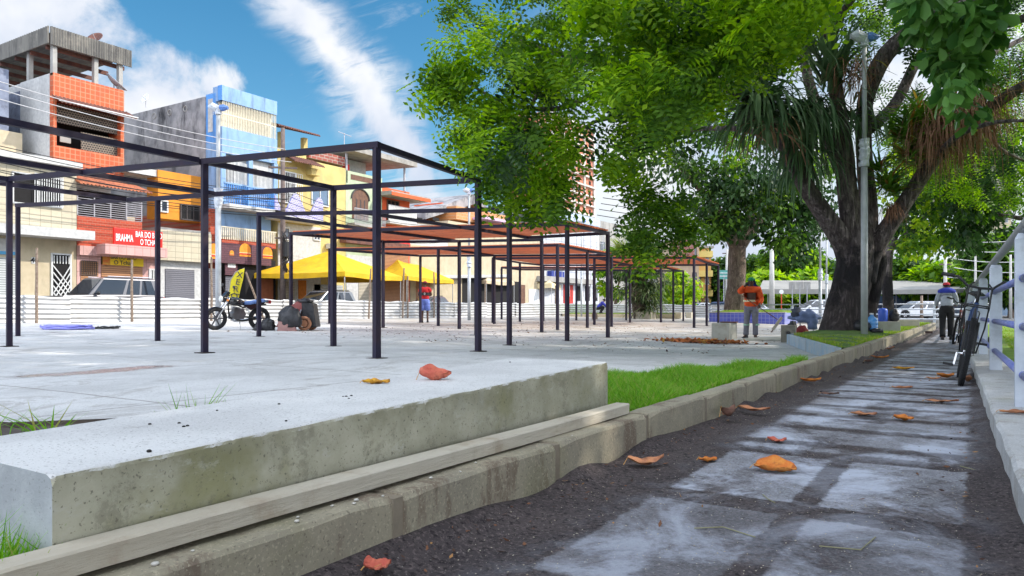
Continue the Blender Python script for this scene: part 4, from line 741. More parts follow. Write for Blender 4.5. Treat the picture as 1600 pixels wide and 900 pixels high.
# --- cream house at the far left
b, y0, y1 = building('cream two storey house with a roller door, at the left edge', XF, -260, 119.5, FZ(60, 256, XF), m_cream, 3)
MB().box(XF-.02, XF+.03, y0, y1-.01, FZ(60, 366, XF), FZ(60, 258, XF)).build('tiled_front', m_creamt, b)
MB().box(XF-3.2, XF+0.5, y0, y1+.02, FZ(60, 256, XF)+0.002, FZ(60, 247, XF)).build('roof', m_white, b)
MB().box(XF+.03, XF+1.2, y0, FY(140, XF)-0.4, FZ(60, 372, XF), FZ(60, 358, XF)).build('canopy', m_white, b)
window(b, 18, 97, 273, 322, XF+.03, m_wframe, m_dark, 2); grille(b, 52, 96, 274, 322, XF+.03, m_barwhite, 12, 2)
window(b, -120, -20, 250, 310, XF+.03, m_wframe, m_dark, 2)
fb(b, 'roller_door', -30, 24, 402, 500, XF, m_shutl, 0, 0.04); fb(b, 'sign_panel', -30, 24, 372, 392, XF, m_white, 0, .06); fb(b, 'blue_strip', -30, 24, 392, 397, XF, mat('blue_strip', (0.1, 0.35, 0.6)), 0, .06)
fb(b, 'number_plate', 49, 57, 402, 412, XF, m_wframe, 0, .03); textmesh('40', 0.32, m_dark, face_x(FY(53.3, XF), FZ(53, 407, XF), XF+.035), b, 'number')
g = fb(b, 'door', 80, 110, 398, 500, XF, m_dark, 0, 0.02); window(b, 79, 111, 396, 505, XF, m_wframe, m_dark, 1, name='gate_frame')
ya, yb, za, zb_ = FY(81, XF), FY(109, XF), FZ(95, 500, XF), FZ(95, 400, XF); mb = MB(); ym = (ya+yb)/2; zt_ = zb_-0.35
for i in range(6): y = ya+(yb-ya)*(i+.5)/6; mb.box(XF+.05, XF+.08, y-.02, y+.02, zt_, zb_)
for i in range(5): q = 0.30*i; mb.bar((XF+.07, ya+.02, zt_-.1-q), (XF+.07, min(yb-.05, ya+.9), zt_-1.0-q), .045, .03, (1, 0, 0)); mb.bar((XF+.09, yb-.02, zt_-.1-q), (XF+.09, ya+.05, zt_-1.3-q), .045, .03, (1, 0, 0))
mb.build('gate_bars', m_wframe, b)
# set back storey above it
b, y0, y1 = building('set back white upper storey behind the cream house', -38.5, -300, 35, FZ(20, 206, -38.5), m_cream, 5, zb=6)
MB().box(-43.5, -38.7, y0-2, y1-.5, FZ(20, 206, -38.5), FZ(10, 116, -39.5)).build('upper_wall', m_roughb, b)
# --- orange tiled house
XU = -37.0
b = empty('building', (-39, 19.8, 0.2), 'narrow orange tiled house with a bar below and a grey sheet roof shed on top', 'building')
ya, yb = FY(120, XF), FY(243, XF)
MB().box(-45, XF-1.3, ya+.01, yb-.3, 0, FZ(170, 330, XF)).build('wall', m_cream, b)
MB().box(XF-1.3, XF, ya+.01, FY(222, XF), FZ(170, 388, XF), FZ(170, 342, XF)).build('balcony_front', m_redtile, b)
MB().box(XF-1.3, XF+.25, ya+.01, yb, FZ(180, 402, XF), FZ(180, 388, XF)-.003).build('canopy', m_pink, b)
MB().box(XF+.25, XF+1.0, FY(146, XF), yb, FZ(200, 401, XF), FZ(200, 386, XF)).build('canopy_front', m_pink, b)
MB().box(-38, XF, ya+.01, yb-.02, 0, FZ(180, 402, XF)-.003).build('ground_floor', m_pink, b)
fb(b, 'roller_door', 158, 222, 416, 500, XF, m_shutb, 0, .04); fb(b, 'side_door', 126, 153, 408, 500, XF, m_shutb, 0, .03); grille(b, 126, 150, 408, 430, XF, m_dframe, 8, 2, front=.06)
s = fb(b, 'sign_board', 158, 222, 400, 415, XF, mat('sign_yellow', (0.75, 0.55, 0.03), (0.7, 0.42, 0.02), scale=0.4, world=True), 0, .12)
fb(b, 'sign_picture', 158, 170, 400, 414, XF, mat('sign_food', (0.55, 0.10, 0.03), (0.5, 0.35, 0.06), scale=2.5, bump=0, world=True), 0, .13)
textfit('BAR DO BETO', 173, 213, 402.8, XF+.12, .17, m_dframe, b); textfit('O Tchan', 178, 208, 410.5, XF+.12, .2, m_dframe, b)
m_signred = mat('sign_red', (0.80, 0.018, 0.012), (0.75, 0.015, 0.01), rough=0.4, bump=0, scale=1); m_letw = mat('sign_white_letters', (0.85, 0.85, 0.85), rough=0.5, bump=0)
XS = XF+0.9; y0_, y1_ = FY(178, XS), FY(254, XS); z0_, z1_ = FZ(215, 386, XS), FZ(215, 359, XS)
MB().box(XS-.1, XS, y0_, y1_, z0_, z1_).build('bar_sign', m_signred, b, bevel=.01)
textfit('BRAHMA', 181, 208, 371.5, XS, .34, m_letw, b)
textfit('BAR DO BETO', 212, 253, 367.5, XS, .28, m_letw, b); textfit('O TCHAN', 219, 247, 379, XS, .28, m_letw, b)
# balcony with rails, tiled awning over it
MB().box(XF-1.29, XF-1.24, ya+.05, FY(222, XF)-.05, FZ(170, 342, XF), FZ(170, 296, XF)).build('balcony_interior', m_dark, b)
z0_, z1_ = FZ(170, 341, XF), FZ(170, 308, XF); mb = MB(); yy0, yy1 = ya+.05, FY(222, XF)
for i in range(11): z = z0_+(z1_-z0_)*i/10; mb.box(XF-.05, XF-.03, yy0, yy1, z-.012, z+.012)
for i in range(5): y = yy0+(yy1-yy0)*i/4; mb.box(XF-.07, XF-.02, y-.02, y+.02, z0_, z1_)
mb.build('balcony_rail', m_bargrey, b)
tile_awning(b, ya-.1, FY(230, XF), -36.6, XF+.45, FZ(150, 268, XF), FZ(170, 291, XF+.4), m_tile)
# upper storeys set back
ua, ub = FY(83, XU), FY(194, XU); zt = FZ(83, 113, XU); zb1 = FZ(83, 152, XU); zw = FZ(83, 226, XU); zb2 = FZ(83, 268, XU)
MB().box(-45, XU-1.2, ua+.01, ub-.01, zb2-1, zt-.02).build('upper_wall', m_white, b)
MB().box(XU-1.2, XU, ua, ub, zb1, zt).build('parapet', m_ortile, b); MB().box(XU-1.2, XU, ua, ub, zb2, zw).build('tiled_band', m_ortile, b)
for n_, (p, q) in enumerate(((ua, ua+.16), (ub-.18, ub))): MB().box(XU-1.2, XU-.003, p, q, zw, zb1).build('tiled_pier', m_ortile, b)
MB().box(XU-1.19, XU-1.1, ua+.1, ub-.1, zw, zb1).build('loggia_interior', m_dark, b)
m_lace = bricks('ironwork_screen', (0.02, 0.018, 0.018), (0.03, 0.025, 0.02), (0.22, 0.18, 0.14), 0.13, 0.11, msize=0.16, bump=0.3)
yq0 = FY(132, XU); MB().box(XU-.35, XU-.3, yq0, ub-.18, zw, zw+(zb1-zw)*0.42).build('ironwork', m_lace, b); MB().box(XU-.35, XU-.3, ua+.16, ub-.18, zw+(zb1-zw)*0.52, zb1-.15).build('ironwork', m_lace, b)
fb(b, 'curtain', 93, 110, 206, 223, XU-.6, m_concg, 0, .05)
tile_awning(b, ua-.05, ub+.25, XU-.02, XU+.75, zb1+.12, zb1-.28, m_tiled)
MB().tube([(XU+.75, ua-.1, zb1-.26), (XU+.75, ub+.3, zb1-.26)], .035, 6).build('gutter', m_wframe, b)
xs0 = XU-3.1; MB().box(xs0, XU-.3, ua-.02, ua+.005, 3.5, zt).build('side_wall', m_white, b)
MB().box(-50, xs0, ua-.03, ua+.004, 3.5, zt-.4).build('side_wall', m_roughb, b)
# roof shed on top
rz0, rz1 = FZ(83, 76, XU), FZ(83, 43, XU)
for nm, bb in (('roof_fascia', (XU+.05, XU+.12)),):
    n = 64; rings = []
    for i in range(n+1):
        y = ua-.15+(ub+.35-ua+.15)*i/n; h = 0.03*(1 if i % 2 else -1); rings.append([(bb[0]+h, y, rz0+.15), (bb[1]+h, y, rz0+.15), (bb[1]+h, y, rz1), (bb[0]+h, y, rz1)])
    MB().loft(rings).build(nm, m_sheetold, b)
n = 110; rings = []
for i in range(n+1):
    x = -49+(XU+.05+49)*i/n; h = 0.03*(1 if i % 2 else -1); rings.append([(x, ua-.25+h, rz0+.2), (x, ua-.18+h, rz0+.2), (x, ua-.18+h, rz1), (x, ua-.25+h, rz1)])
MB().loft(rings).build('roof_fascia', m_sheetold, b)
MB().box(-49, XU+.02, ua-.1, ub+.25, rz1-.35, rz1-.25).build('roof', m_sheetold, b)
for i in range(8): x = -48+1.5*i; MB().box(x, x+.1, ua-.1, ub+.25, rz0+.05, rz0+.25).build('rafter', m_tiled, b)
for (x, y) in ((XU-.15, ua+.1), (XU-.15, ub-.15), (XU-2.4, ua+.1), (XU-.2, FY(152, XU)), (XU-6, ua+.1)): MB().box(x-.12, x+.12, y-.1, y+.1, zt-.1, rz0+.3).build('pillar', m_concg, b)
def dish(par, c, r, ax, m, mast=0.5):
    ax = Vector(ax).normalized(); u = ax.orthogonal().normalized(); w = ax.cross(u); mb = MB(); c = Vector(c); rings = []
    for k in range(5):
        rr = r*(0.02+0.98*k/4); rings.append([c+(u*math.cos(a)+w*math.sin(a))*rr+ax*(0.35*r*(k/4)**2) for a in [2*math.pi*i/16 for i in range(16)]])
    for k in range(4, -1, -1):
        rr = r*(0.02+0.98*k/4); rings.append([c+(u*math.cos(a)+w*math.sin(a))*rr+ax*(0.35*r*(k/4)**2-.02) for a in [2*math.pi*i/16 for i in range(16)]])
    mb.loft(rings); o = mb.build('dish', m, par, smooth=True); MB().tube([c, c-Vector((0, 0, mast))], .03, 6).build('mast', m_bargrey, par); MB().tube([c, c+ax*r*1.0], .015, 5).build('feed_arm', m_bargrey, par); return o
d_ = empty('satellite_dish', (XU-2.5, ua+2.0, rz1-.3), 'round dark satellite dish standing on the grey sheet roof of the orange house', 'satellite dish'); dish(d_, at(150, 62, 39), 0.42, (0.35, -0.7, 0.6), m_tiled)
d_ = empty('satellite_dish', (XU-.8, ub-.4, zt), 'mesh satellite dish with a plant below it behind the orange parapet', 'satellite dish'); dish(d_, at(178, 132, 38), 0.62, (0.5, 0.5, 0.8), m_bargrey)
d_ = empty('satellite_dish', (-44, 26.3, 12), 'small satellite dish on top of the stained grey side wall', 'satellite dish'); dish(d_, at(228, 155, 46), 0.32, (0.1, -0.9, 0.4), m_barwhite)
# --- mustard house
XM = -36.5
b = empty('building', (-38, 23.5, .2), 'mustard yellow narrow house with cream tiled balcony and grey roller door', 'building')
ma, mbb = yb+.005, FY(324, XF)
MB().box(-45, XM, ma, mbb, 0, FZ(276, 366, XM)).build('wall', m_cream, b)
fb(b, 'upper_wall', 247, 328, 272, 345, XM+.1, m_must, 1, 0, bevel=0); fb(b, 'white_strip', 196, 246, 262, 272, XM, m_white, 4, 0)
window(b, 281, 312, 320, 345, XM+.1, m_dframe, m_dark, 3); window(b, 250, 262, 313, 332, XM+.1, m_wframe, m_glass, 1)
MB().box(XM, XF+.35, ma, mbb, FZ(285, 408, XF+.35), FZ(285, 362, XF+.35)).build('balcony', m_creamt, b)
MB().box(XM, XF+.3, ma, mbb, FZ(285, 362, XF+.3), FZ(285, 358, XF+.3)).build('balcony_cap', m_concg, b)
MB().box(-38, XF, ma+.01, mbb-.01, 0, FZ(285, 408, XF)).build('ground_floor', m_white, b)
fb(b, 'roller_door', 258, 303, 421, 500, XF, m_shutg, 0, .05); window(b, 232, 242, 420, 460, XF, m_wframe, m_dark, 3)
# --- light blue house, deep stained side wall
yB = FY(347, XF); b = empty('building', (-40, 28, .2), 'light blue house with white window bars and a tall stained grey side wall', 'building')
ye = FY(433, XF); zP = FZ(347, 133, XF); zW1 = FZ(347, 156, XF); zW0 = FZ(347, 197, XF); zL = FZ(347, 238, XF)
MB().box(-36.4, XF-.55, yB, ye, 3.2, zP-.3).build('wall', m_bluef, b)
MB().box(-50, -36.4, yB-.05, yB+.3, 0, FZ(325, 152, -36.4)).build('side_wall', m_rough, b); MB().box(-50, -36.41, yB+.31, ye, 0, FZ(325, 152, -36.4)-.6).build('back_wing', m_white, b)
for i in range(3): o = MB().torus((-38.2-1.5*i, yB-.06, FZ(265, 178, -40)), .16, .03, (0, 1, 0), 14, 6).build('round_vent', m_concg, b)
MB().box(-36.42, XF-.56, yB-.003, yB+.2, zW0-.8, zP-.35).build('side_strip', m_blued, b); MB().box(-36.2, XF-.8, yB-.02, yB-.004, zW0-.2, zW1+.2).build('side_window', m_white, b)  # shade of the side face is put into its darker blue
MB().box(XF-.8, XF, yB+.002, ye, zW1, zP).build('parapet', m_bluef, b); MB().box(XF-.8, XF, yB+.002, ye, zL, zW0).build('parapet', m_bluef, b)
MB().box(XF-.35, XF-.02, yB-.02, yB+.16, zW1, zP+.02).build('corner', m_blued, b); MB().box(XF-.7, XF-.4, yB+.15, ye-.1, zW0, zW1).build('curtain', m_barcream, b)
y0, y1 = yB+.1, ye-.05; mb = MB(); mb.box(XF-.08, XF-.04, y0, y1, (zW0+zW1)/2-.02, (zW0+zW1)/2+.04)
for i in range(34): y = y0+(y1-y0)*i/33; mb.box(XF-.08, XF-.05, y-.018, y+.018, zW0, zW1)
mb.build('window_bars', m_barcream, b)
z2t, z2b, z2r, z2s = FZ(390, 252, XF), FZ(390, 298, XF), FZ(390, 293, XF), FZ(390, 322, XF)
MB().box(XF-.55, XF-.3, yB+.1, ye-.05, z2s, zL-.02).build('loggia_wall', m_white, b)
mb = MB()
for i in range(40): y = y0+(y1-y0)*i/39; mb.box(XF-.1, XF-.07, y-.015, y+.015, z2r, zL-.35)
mb.box(XF-.12, XF-.06, y0, y1, (z2r+zL)/2, (z2r+zL)/2+.04); mb.build('window_bars', m_barwhite, b)
fb(b, 'opening', 350, 366, 262, 290, XF-.3, m_dark, 0, .02); fb(b, 'opening', 392, 402, 262, 292, XF-.3, m_dark, 0, .02)
for p in (yB+.08, (yB+ye)/2, ye-.1): MB().box(XF-.2, XF+.02, p-.14, p+.14, z2s, zL-.02).build('pier', m_bluef, b)
mb = MB(); n = 26
for i in range(n):
    y = y0+(y1-y0)*(i+.5)/n; mb.tube([(XF, y, z2s), (XF, y, z2s+.15), (XF, y, z2s+.4), (XF, y, z2s+.6), (XF, y, z2r)], [.05, .03, .06, .03, .05], 6)
mb.build('balusters', m_blued, b); MB().box(XF-.06, XF+.06, y0, y1, z2r, z2r+.08).build('handrail', m_bluef, b); MB().box(XF-.06, XF+.05, y0, y1, z2s-.08, z2s).build('base_rail', m_bluef, b)
MB().box(-36.4, XF+.5, yB+.1, ye, FZ(390, 331, XF), z2s-.08).build('balcony_slab', m_white, b)
# first floor: red tiled band, white rails, dark red fast food board, dark shop fronts
z3 = FZ(390, 331, XF)-.003; z4 = FZ(380, 376, XF); MB().box(-45, XF-.6, yB-.3, ye-.01, 0, z3).build('lower_wall', m_redtile, b)
MB().box(XF-.6, XF-.1, yB+.05, ye-.01, z4-.3, z4+.1).build('balcony_edge', m_redtile, b)
mb = MB()
for i in range(30): y = yB+(ye-yB)*i/30; mb.box(XF-.1, XF-.04, y-.03, y+.03, z4, FZ(370, 357, XF))
mb.box(XF-.1, XF-.04, yB, ye, FZ(370, 357, XF), FZ(370, 357, XF)+.06); mb.build('balcony_rail', m_barcream, b)
XB = XF+.3; ybd0, ybd1 = FY(325, XB), FY(424, XB); zbd0, zbd1 = FZ(385, 413, XB), FZ(385, 382, XB)
m_board2 = bricks('snack_board', (0.10, 0.035, 0.05), (0.12, 0.045, 0.06), (0.05, 0.02, 0.03), 0.35, 0.12, msize=0.12, bump=0)
MB().box(XB-.12, XB, ybd0, ybd1, zbd0, zbd1).build('snack_board', m_board2, b)
m_bun = mat('burger_orange', (0.75, 0.30, 0.03), (0.65, 0.2, 0.02), scale=3, bump=0); m_bunr = mat('burger_red', (0.6, 0.06, 0.03), bump=0); m_cr = mat('burger_cream', (0.75, 0.55, 0.3), bump=0)
def burger(px, py, s_):
    y, z = FY(px, XB), FZ(px, py, XB); x = XB+.012
    def disc(w, h, dz, m, nm):
        pts_ = [(y+w*math.cos(a), z+dz+max(-h*.25, h*math.sin(a))) for a in [2*math.pi*i/20 for i in range(20)]]; MB().prism(pts_, XB+.003, x, 'x').build(nm, m, b)
    disc(s_, s_*1.1, .12*s_, m_bun, 'printed_bun'); MB().box(XB+.003, x+.004, y-s_*1.05, y+s_*1.05, z-.45*s_, z-.25*s_).build('printed_filling', m_bunr, b); MB().box(XB+.003, x+.004, y-s_, y+s_, z-.75*s_, z-.5*s_).build('printed_base', m_bun, b); MB().box(XB+.003, x+.006, y-s_*1.02, y+s_*1.02, z-.25*s_, z-.15*s_).build('printed_cheese', m_cr, b)
burger(334, 395, .42); burger(383, 393, .38); burger(418, 397, .34); burger(362, 396, .14)
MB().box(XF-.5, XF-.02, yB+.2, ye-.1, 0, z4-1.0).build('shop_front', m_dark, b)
fb(b, 'roller_door', 326, 345, 420, 500, XF, m_shutg, 0, .04); fb(b, 'roller_door', 352, 372, 432, 500, XF, m_shutg, 0, .03); fb(b, 'brown_door', 405, 426, 436, 500, XF, mat('door_brown', (0.28, 0.09, 0.04)), 0, .04)
fb(b, 'menu_board', 351, 370, 403, 430, XF+.1, m_board2, 0, .05); fb(b, 'menu_paper', 356, 368, 408, 418, XF+.151, m_barwhite, 0, .01)
# --- pale yellow building
b, y0, y1 = building('pale yellow house with wavy purple tiled balcony and a tiled terrace roof on yellow columns', XF-.4, 433.5, 540, FZ(490, 252, XF-.4), m_yell, 7)
X2 = XF-.4; MB().box(X2-6.8, X2-.05, FY(484, X2), y1-.01, FZ(510, 252, X2), FZ(484, 232, X2)).build('brick_wall', m_brickr, b)
MB().box(X2-2.5, X2-.2, FY(434, X2), FY(484, X2)-.1, FZ(460, 252, X2), FZ(460, 236, X2)).build('terrace_parapet', m_yell, b)
zt0 = FZ(440, 196, X2)
for px in (440, 476): y = FY(px, X2-1); MB().box(X2-1.2, X2-.9, y-.16, y+.16, FZ(460, 250, X2), zt0-.1).build('column', m_yell, b)
tile_awning(b, FY(433, X2), FY(499, X2), X2-4, X2+.1, FZ(435, 178, X2)+.5, FZ(465, 203, X2), m_tiled, 'terrace_roof')
tile_awning(b, FY(442, X2), FY(490, X2), X2, X2+1.0, FZ(466, 246, X2), FZ(466, 258, X2), m_tiled, 'old_awning')
MB().box(X2, X2+.5, FY(478, X2), FY(492, X2), FZ(485, 275, X2), FZ(485, 265, X2)).build('awning_box', m_yell, b)
window(b, 486, 513, 290, 322, X2, m_wframe, glassmat('blue_glass', (0.06, 0.12, 0.2)), 2); window(b, 436, 462, 268, 318, X2, m_barwhite, m_dframe, 3); grille(b, 434, 470, 270, 318, X2, m_barwhite, 12, 4)
zc0 = FZ(470, 340, X2+.9); pts_ = []; ya_, yb_ = FY(430, X2+.9), FY(505, X2+.9)
for i in range(61): u = i/60; pts_.append((ya_+(yb_-ya_)*u, zc0+0.85+0.55*math.cos(u*4*math.pi+1.0)))
m_purp = bricks('purple_tiles', (0.20, 0.18, 0.50), (0.27, 0.25, 0.58), (0.50, 0.50, 0.62), 0.18, 0.10, msize=0.2, offset=0.5)
MB().prism([(ya_, zc0)]+pts_+[(yb_, zc0)], X2+.8, X2+.9, 'x').build('wavy_parapet', m_purp, b); MB().box(X2, X2+.9, ya_, yb_, zc0-.25, zc0).build('balcony_slab', m_white, b)
MB().box(X2-.02, X2+.05, y0+.02, FY(500, X2), 0, FZ(470, 352, X2)).build('lower_front', m_white, b); fb(b, 'yellow_band', 434, 490, 418, 432, X2+.05, m_must, 0, .04)
window(b, 437, 452, 355, 375, X2+.05, m_wframe, m_glass, 2); window(b, 489, 500, 360, 376, X2+.05, m_wframe, m_glass, 2)
for px in (438, 512): fb(b, 'air_conditioner', px-3, px+4, 381, 389, X2+.05, m_wframe, 0, .4)
fb(b, 'roller_door', 437, 460, 440, 500, X2+.05, m_shutc, 0, .03); fb(b, 'orange_door', 466, 478, 438, 500, X2+.05, mat('door_orange', (0.6, 0.2, 0.03)), 0, .04); fb(b, 'roller_door', 490, 535, 445, 505, X2, m_shutl, 0, .05)
m_umb = mat('parasol_dark', (0.05, 0.04, 0.04))
# roof top antenna
a_ = empty('antenna', (X2-3, FY(540, X2-3), FZ(540, 232, X2-3)), 'thin television antenna above the brick upper wall', 'antenna'); q = at(538, 238, 54); MB().tube([q-Vector((0, 0, 1)), q+Vector((0, 0, 1.4))], .03, 5).build('mast', m_bargrey, a_); MB().tube([q+Vector((0.1, -.7, 1.35)), q+Vector((0, .7, 1.3))], .025, 5).build('boom', m_bargrey, a_)
# --- pale green house with arched door
X3 = XF-.4; b, y0, y1 = building('pale green house with an arched balcony door and a shed roof on top', X3, 540.3, 597, FZ(568, 272, X3), m_green, 8)
ya_, yb_ = FY(550, X3), FY(575, X3); zb_, zm_ = FZ(562, 343, X3), FZ(562, 312, X3); cy0 = (ya_+yb_)/2; rr = (yb_-ya_)/2
arch = [(ya_, zb_), (yb_, zb_)]+[(cy0+rr*math.cos(a), zm_+rr*.85*math.sin(a)) for a in [math.pi*i/12 for i in range(13)]]
MB().prism(arch, X3-.01, X3+.03, 'x').build('arched_door', m_brownf, b)
arch2 = [(cy0+(rr+.08)*math.cos(a), zm_+(rr+.08)*.85*math.sin(a)) for a in [math.pi*i/12 for i in range(13)]]; MB().tube([(X3+.05, p, q) for p, q in arch2], .06, 6).build('arch_frame', m_dframe, b)
mb = MB()
for i in range(1, 4): y = ya_+(yb_-ya_)*i/4; mb.box(X3+.03, X3+.05, y-.04, y+.04, zb_, zm_)
mb.build('door_mullions', m_dframe, b)
mb = MB(); zz0 = FZ(565, 352, X3); ybx0, ybx1 = FY(540, X3)+.1, FY(590, X3)
for i in range(30): y = ybx0+(ybx1-ybx0)*i/29; mb.box(X3+.7, X3+.72, y-.012, y+.012, zz0, zz0+.95)
mb.box(X3+.69, X3+.73, ybx0, ybx1, zz0+.95, zz0+1.0); mb.build('balcony_rail', m_bargrey, b); MB().box(X3, X3+.75, ybx0, ybx1, zz0-.18, zz0).build('balcony_slab', m_concg, b)
fb(b, 'relief_ornament', 548, 585, 276, 284, X3, m_brownf, 0, .02)
zs0 = FZ(545, 272, X3); MB().box(X3-6, X3-1.5, y0+.05, y1-.05, zs0-.1, zs0+1.4).build('terrace_wall', m_white, b)
mb = MB().prism([(X3-7, FZ(545, 230, X3)+.2), (X3+.9, FZ(600, 240, X3+.9)), (X3+.9, FZ(600, 240, X3+.9)-.35), (X3-7, FZ(545, 230, X3)-.1)], y0-.1, FY(640, X3)-.2, 'y'); mb.build('shed_roof', m_roofgrey, b)
for px in (541, 632): y = FY(px, X3); MB().box(X3-.1, X3, y, y+.12, zs0-.6, FZ(600, 256, X3)+.3).build('shed_post', m_bargrey, b)
fb(b, 'red_barrel', 541.5, 546, 257, 271, X3-1, m_signred, .4, 0)
fb(b, 'lower_canopy', 541, 640, 376, 384, X3+.6, m_tiled, .6, 0)
fb(b, 'lower_front', 541, 597, 400, 505, X3, m_white, 0, .03); fb(b, 'roller_door', 560, 590, 438, 505, X3+.03, m_shutc, 0, .03)
# --- red house
b, y0, y1 = building('bright red orange house with a flat overhanging canopy', X3, 597.3, 640, FZ(618, 296, X3), m_redp, 6)
MB().box(X3-5, X3+1.3, y0-.5, FY(651, X3), FZ(622, 312, X3), FZ(622, 306, X3)).build('canopy', m_roofgrey, b); MB().box(X3+1.3, X3+1.35, y0-.5, FY(651, X3), FZ(622, 313, X3), FZ(622, 308, X3)).build('canopy_edge', m_redp, b)
window(b, 604, 623, 313, 345, X3, m_brownf, m_dark, 3); fb(b, 'curtain', 609, 615, 322, 340, X3+.02, m_wframe, 0, .01)
mb = MB(); zz0 = FZ(618, 348, X3)
for i in range(26): y = y0+(y1-y0)*i/25; mb.box(X3+.6, X3+.66, y-.03, y+.03, zz0, zz0+1.1)
mb.build('balcony_rail', m_barwhite, b); MB().box(X3, X3+.7, y0, y1, zz0-.2, zz0).build('balcony_slab', m_white, b)
fb(b, 'red_sign', 610, 640, 374, 384, X3+.2, m_signred, .1, .05); fb(b, 'shutter_front', 598, 638, 385, 505, X3, m_shutb, 0, .03)
# --- low houses with gable, orange blocks, lilac roof
b, y0, y1 = building('low white house with a grey gabled roof beyond the red house', X3, 640.3, 700, FZ(670, 352, X3), m_white, 8)
yg = FY(726, X3-3); zr_ = FZ(728, 305, X3-3)
MB().prism([(FY(650, X3-3), FZ(650, 334, X3-3)), (yg, zr_), (yg+.4, zr_-.1), (FY(745, X3-3), FZ(745, 318, X3-3)), (FY(745, X3-3), FZ(745, 326, X3-3)), (yg, zr_-.9), (FY(650, X3-3), FZ(650, 334, X3-3)-.5)], X3-8, X3-2, 'x').build('gable_roof', m_rough, b)
fb(b, 'gable_wall', 690, 745, 322, 352, X3-3, m_redp, 3, 0); 
for i, px in enumerate((650, 676)): fb(b, 'opening', px, px+10, 340, 345, X3, m_dark, 0, .02)
fb(b, 'lower_front', 641, 700, 385, 505, X3, m_cream, 0, .03); fb(b, 'roller_door', 650, 672, 440, 505, X3+.03, m_shutb, 0, .03)
b, y0, y1 = building('low house of bare orange blocks with a lilac roof edge', X3, 700.3, 796, FZ(745, 352, X3), m_cream, 8)
fb(b, 'block_wall', 713, 790, 329, 349, X3-1, m_bricko, 3, 0); yq0, yq1 = FY(755, X3+.1), FY(798, X3+.1)
MB().box(X3-4, X3+.3, yq0, yq1, FZ(775, 346, X3), FZ(775, 342, X3)).build('lilac_roof', mat('lilac_sheet', (0.62, 0.42, 0.62)), b); fb(b, 'dark_front', 722, 792, 436, 508, X3, m_dark, 0, .03)
for i in range(5): fb(b, 'window', 712+16*i, 720+16*i, 385, 394, X3, m_dark, 0, .02)
b, y0, y1 = building('plain cream building with boarded shopfronts behind the pergola roofs', X3, 796.3, 846, FZ(820, 350, X3), m_cream, 8)
fb(b, 'dark_front', 800, 812, 440, 500, X3, m_dark, 0, .03); fb(b, 'red_door', 812, 820, 445, 500, X3, m_brownf, 0, .05); fb(b, 'hanging_cloth', 826, 844, 452, 490, X3, m_barwhite, 0, .05)
# --- white tarped building with light blue tiled top
b, y0, y1 = building('white building wrapped in sheeting and scaffold, with a light blue tiled top band', X3, 846.3, 936, FZ(890, 352, X3), mat('sheeting_white', (0.62, 0.64, 0.68), (0.50, 0.52, 0.57), rough=0.8, scale=0.8, world=True, bump=0.6, bscale=2, grime=(0.28, 0.29, 0.32), gscale=1.2, gamt=0.5), 8)
MB().box(X3-6, X3+.6, y0-3, y1-1.0, FZ(905, 350, X3), FZ(905, 337, X3)).build('top_band', bricks('light_blue_tiles', (0.50, 0.60, 0.74), (0.46, 0.56, 0.70), (0.33, 0.40, 0.52), 0.5, 0.35, msize=0.1, offset=0), b)
mb = MB()
for i in range(9): y = y0+(y1-y0)*i/8; mb.tube([(X3+.5, y, 2), (X3+.5, y, FZ(905, 350, X3))], .04, 5)
for i in range(5): z = 3.5+1.5*i; mb.tube([(X3+.5, y0, z), (X3+.5, y1, z)], .035, 5)
mb.build('scaffold', m_bargrey, b); fb(b, 'blue_awning', 862, 882, 424, 434, X3+.5, mat('awning_navy', (0.03, 0.05, 0.25)), .8, 0); fb(b, 'ragged_canopy', 850, 930, 434, 442, X3+.8, m_concg, .8, 0)
fb(b, 'red_panel', 880, 895, 445, 480, X3, mat('panel_red', (0.5, 0.05, 0.04)), 0, .05)
for px in (902, 914, 926): fb(b, 'window', px, px+7, 447, 470, X3, m_dark, 0, .05)
b, y0, y1 = building('raw grey concrete house with an open roof terrace, left of the tall yucca', -38, 936.3, 978, FZ(955, 362, -38), m_concg, 8)
MB().box(-45, -38.2, y0, FY(962, -38), FZ(955, 362, -38), FZ(955, 348, -38)).build('roof_room', m_concg, b); fb(b, 'window', 938, 945, 378, 396, -38, m_glass, 0, .05); fb(b, 'roof_overhang', 962, 975, 352, 354, -38, m_concg, 3, .5)
# --- unfinished brick tower, far
b = empty('building', (-110, 200, 0), 'tall unfinished brick tower with white floor slabs rising behind the crown', 'building')
X4 = -103.0; ya_, yb_ = FY(862, X4), FY(927, X4); zt = FZ(900, 190, X4); MB().box(X4-14, X4, ya_, yb_, 0, zt).build('wall', bricks('tower_bricks', (0.52, 0.17, 0.09), (0.46, 0.14, 0.08), (0.5, 0.3, 0.22), 2.0, 1.0, msize=0.06), b)
m_slab = mat('slab_white', (0.62, 0.58, 0.54), rough=0.9, world=True, scale=.3)
for i in range(19):
    z = zt-1.0-3.0*i
    if z < 4: break
    MB().box(X4-14.5, X4+.8, ya_-.6, yb_+.3, z, z+.45).build('floor_slab', m_slab, b)
    for j in range(7):
        y = ya_+(yb_-ya_)*(j+.15)/7; MB().box(X4+.003, X4+.05, y, y+(yb_-ya_)*.055, z+1.0, z+2.2).build('opening', m_dark, b)
for j in range(5): y = ya_+(yb_-ya_)*j/4; MB().box(X4, X4+.5, y-.35, y+.35, 0, zt).build('column', m_slab, b)
MB().box(X4-14, X4+.3, yb_+.3, yb_+1.4, 0, zt+1).build('blue_net', mat('net_blue', (0.42, 0.58, 0.75), scale=.5), b)
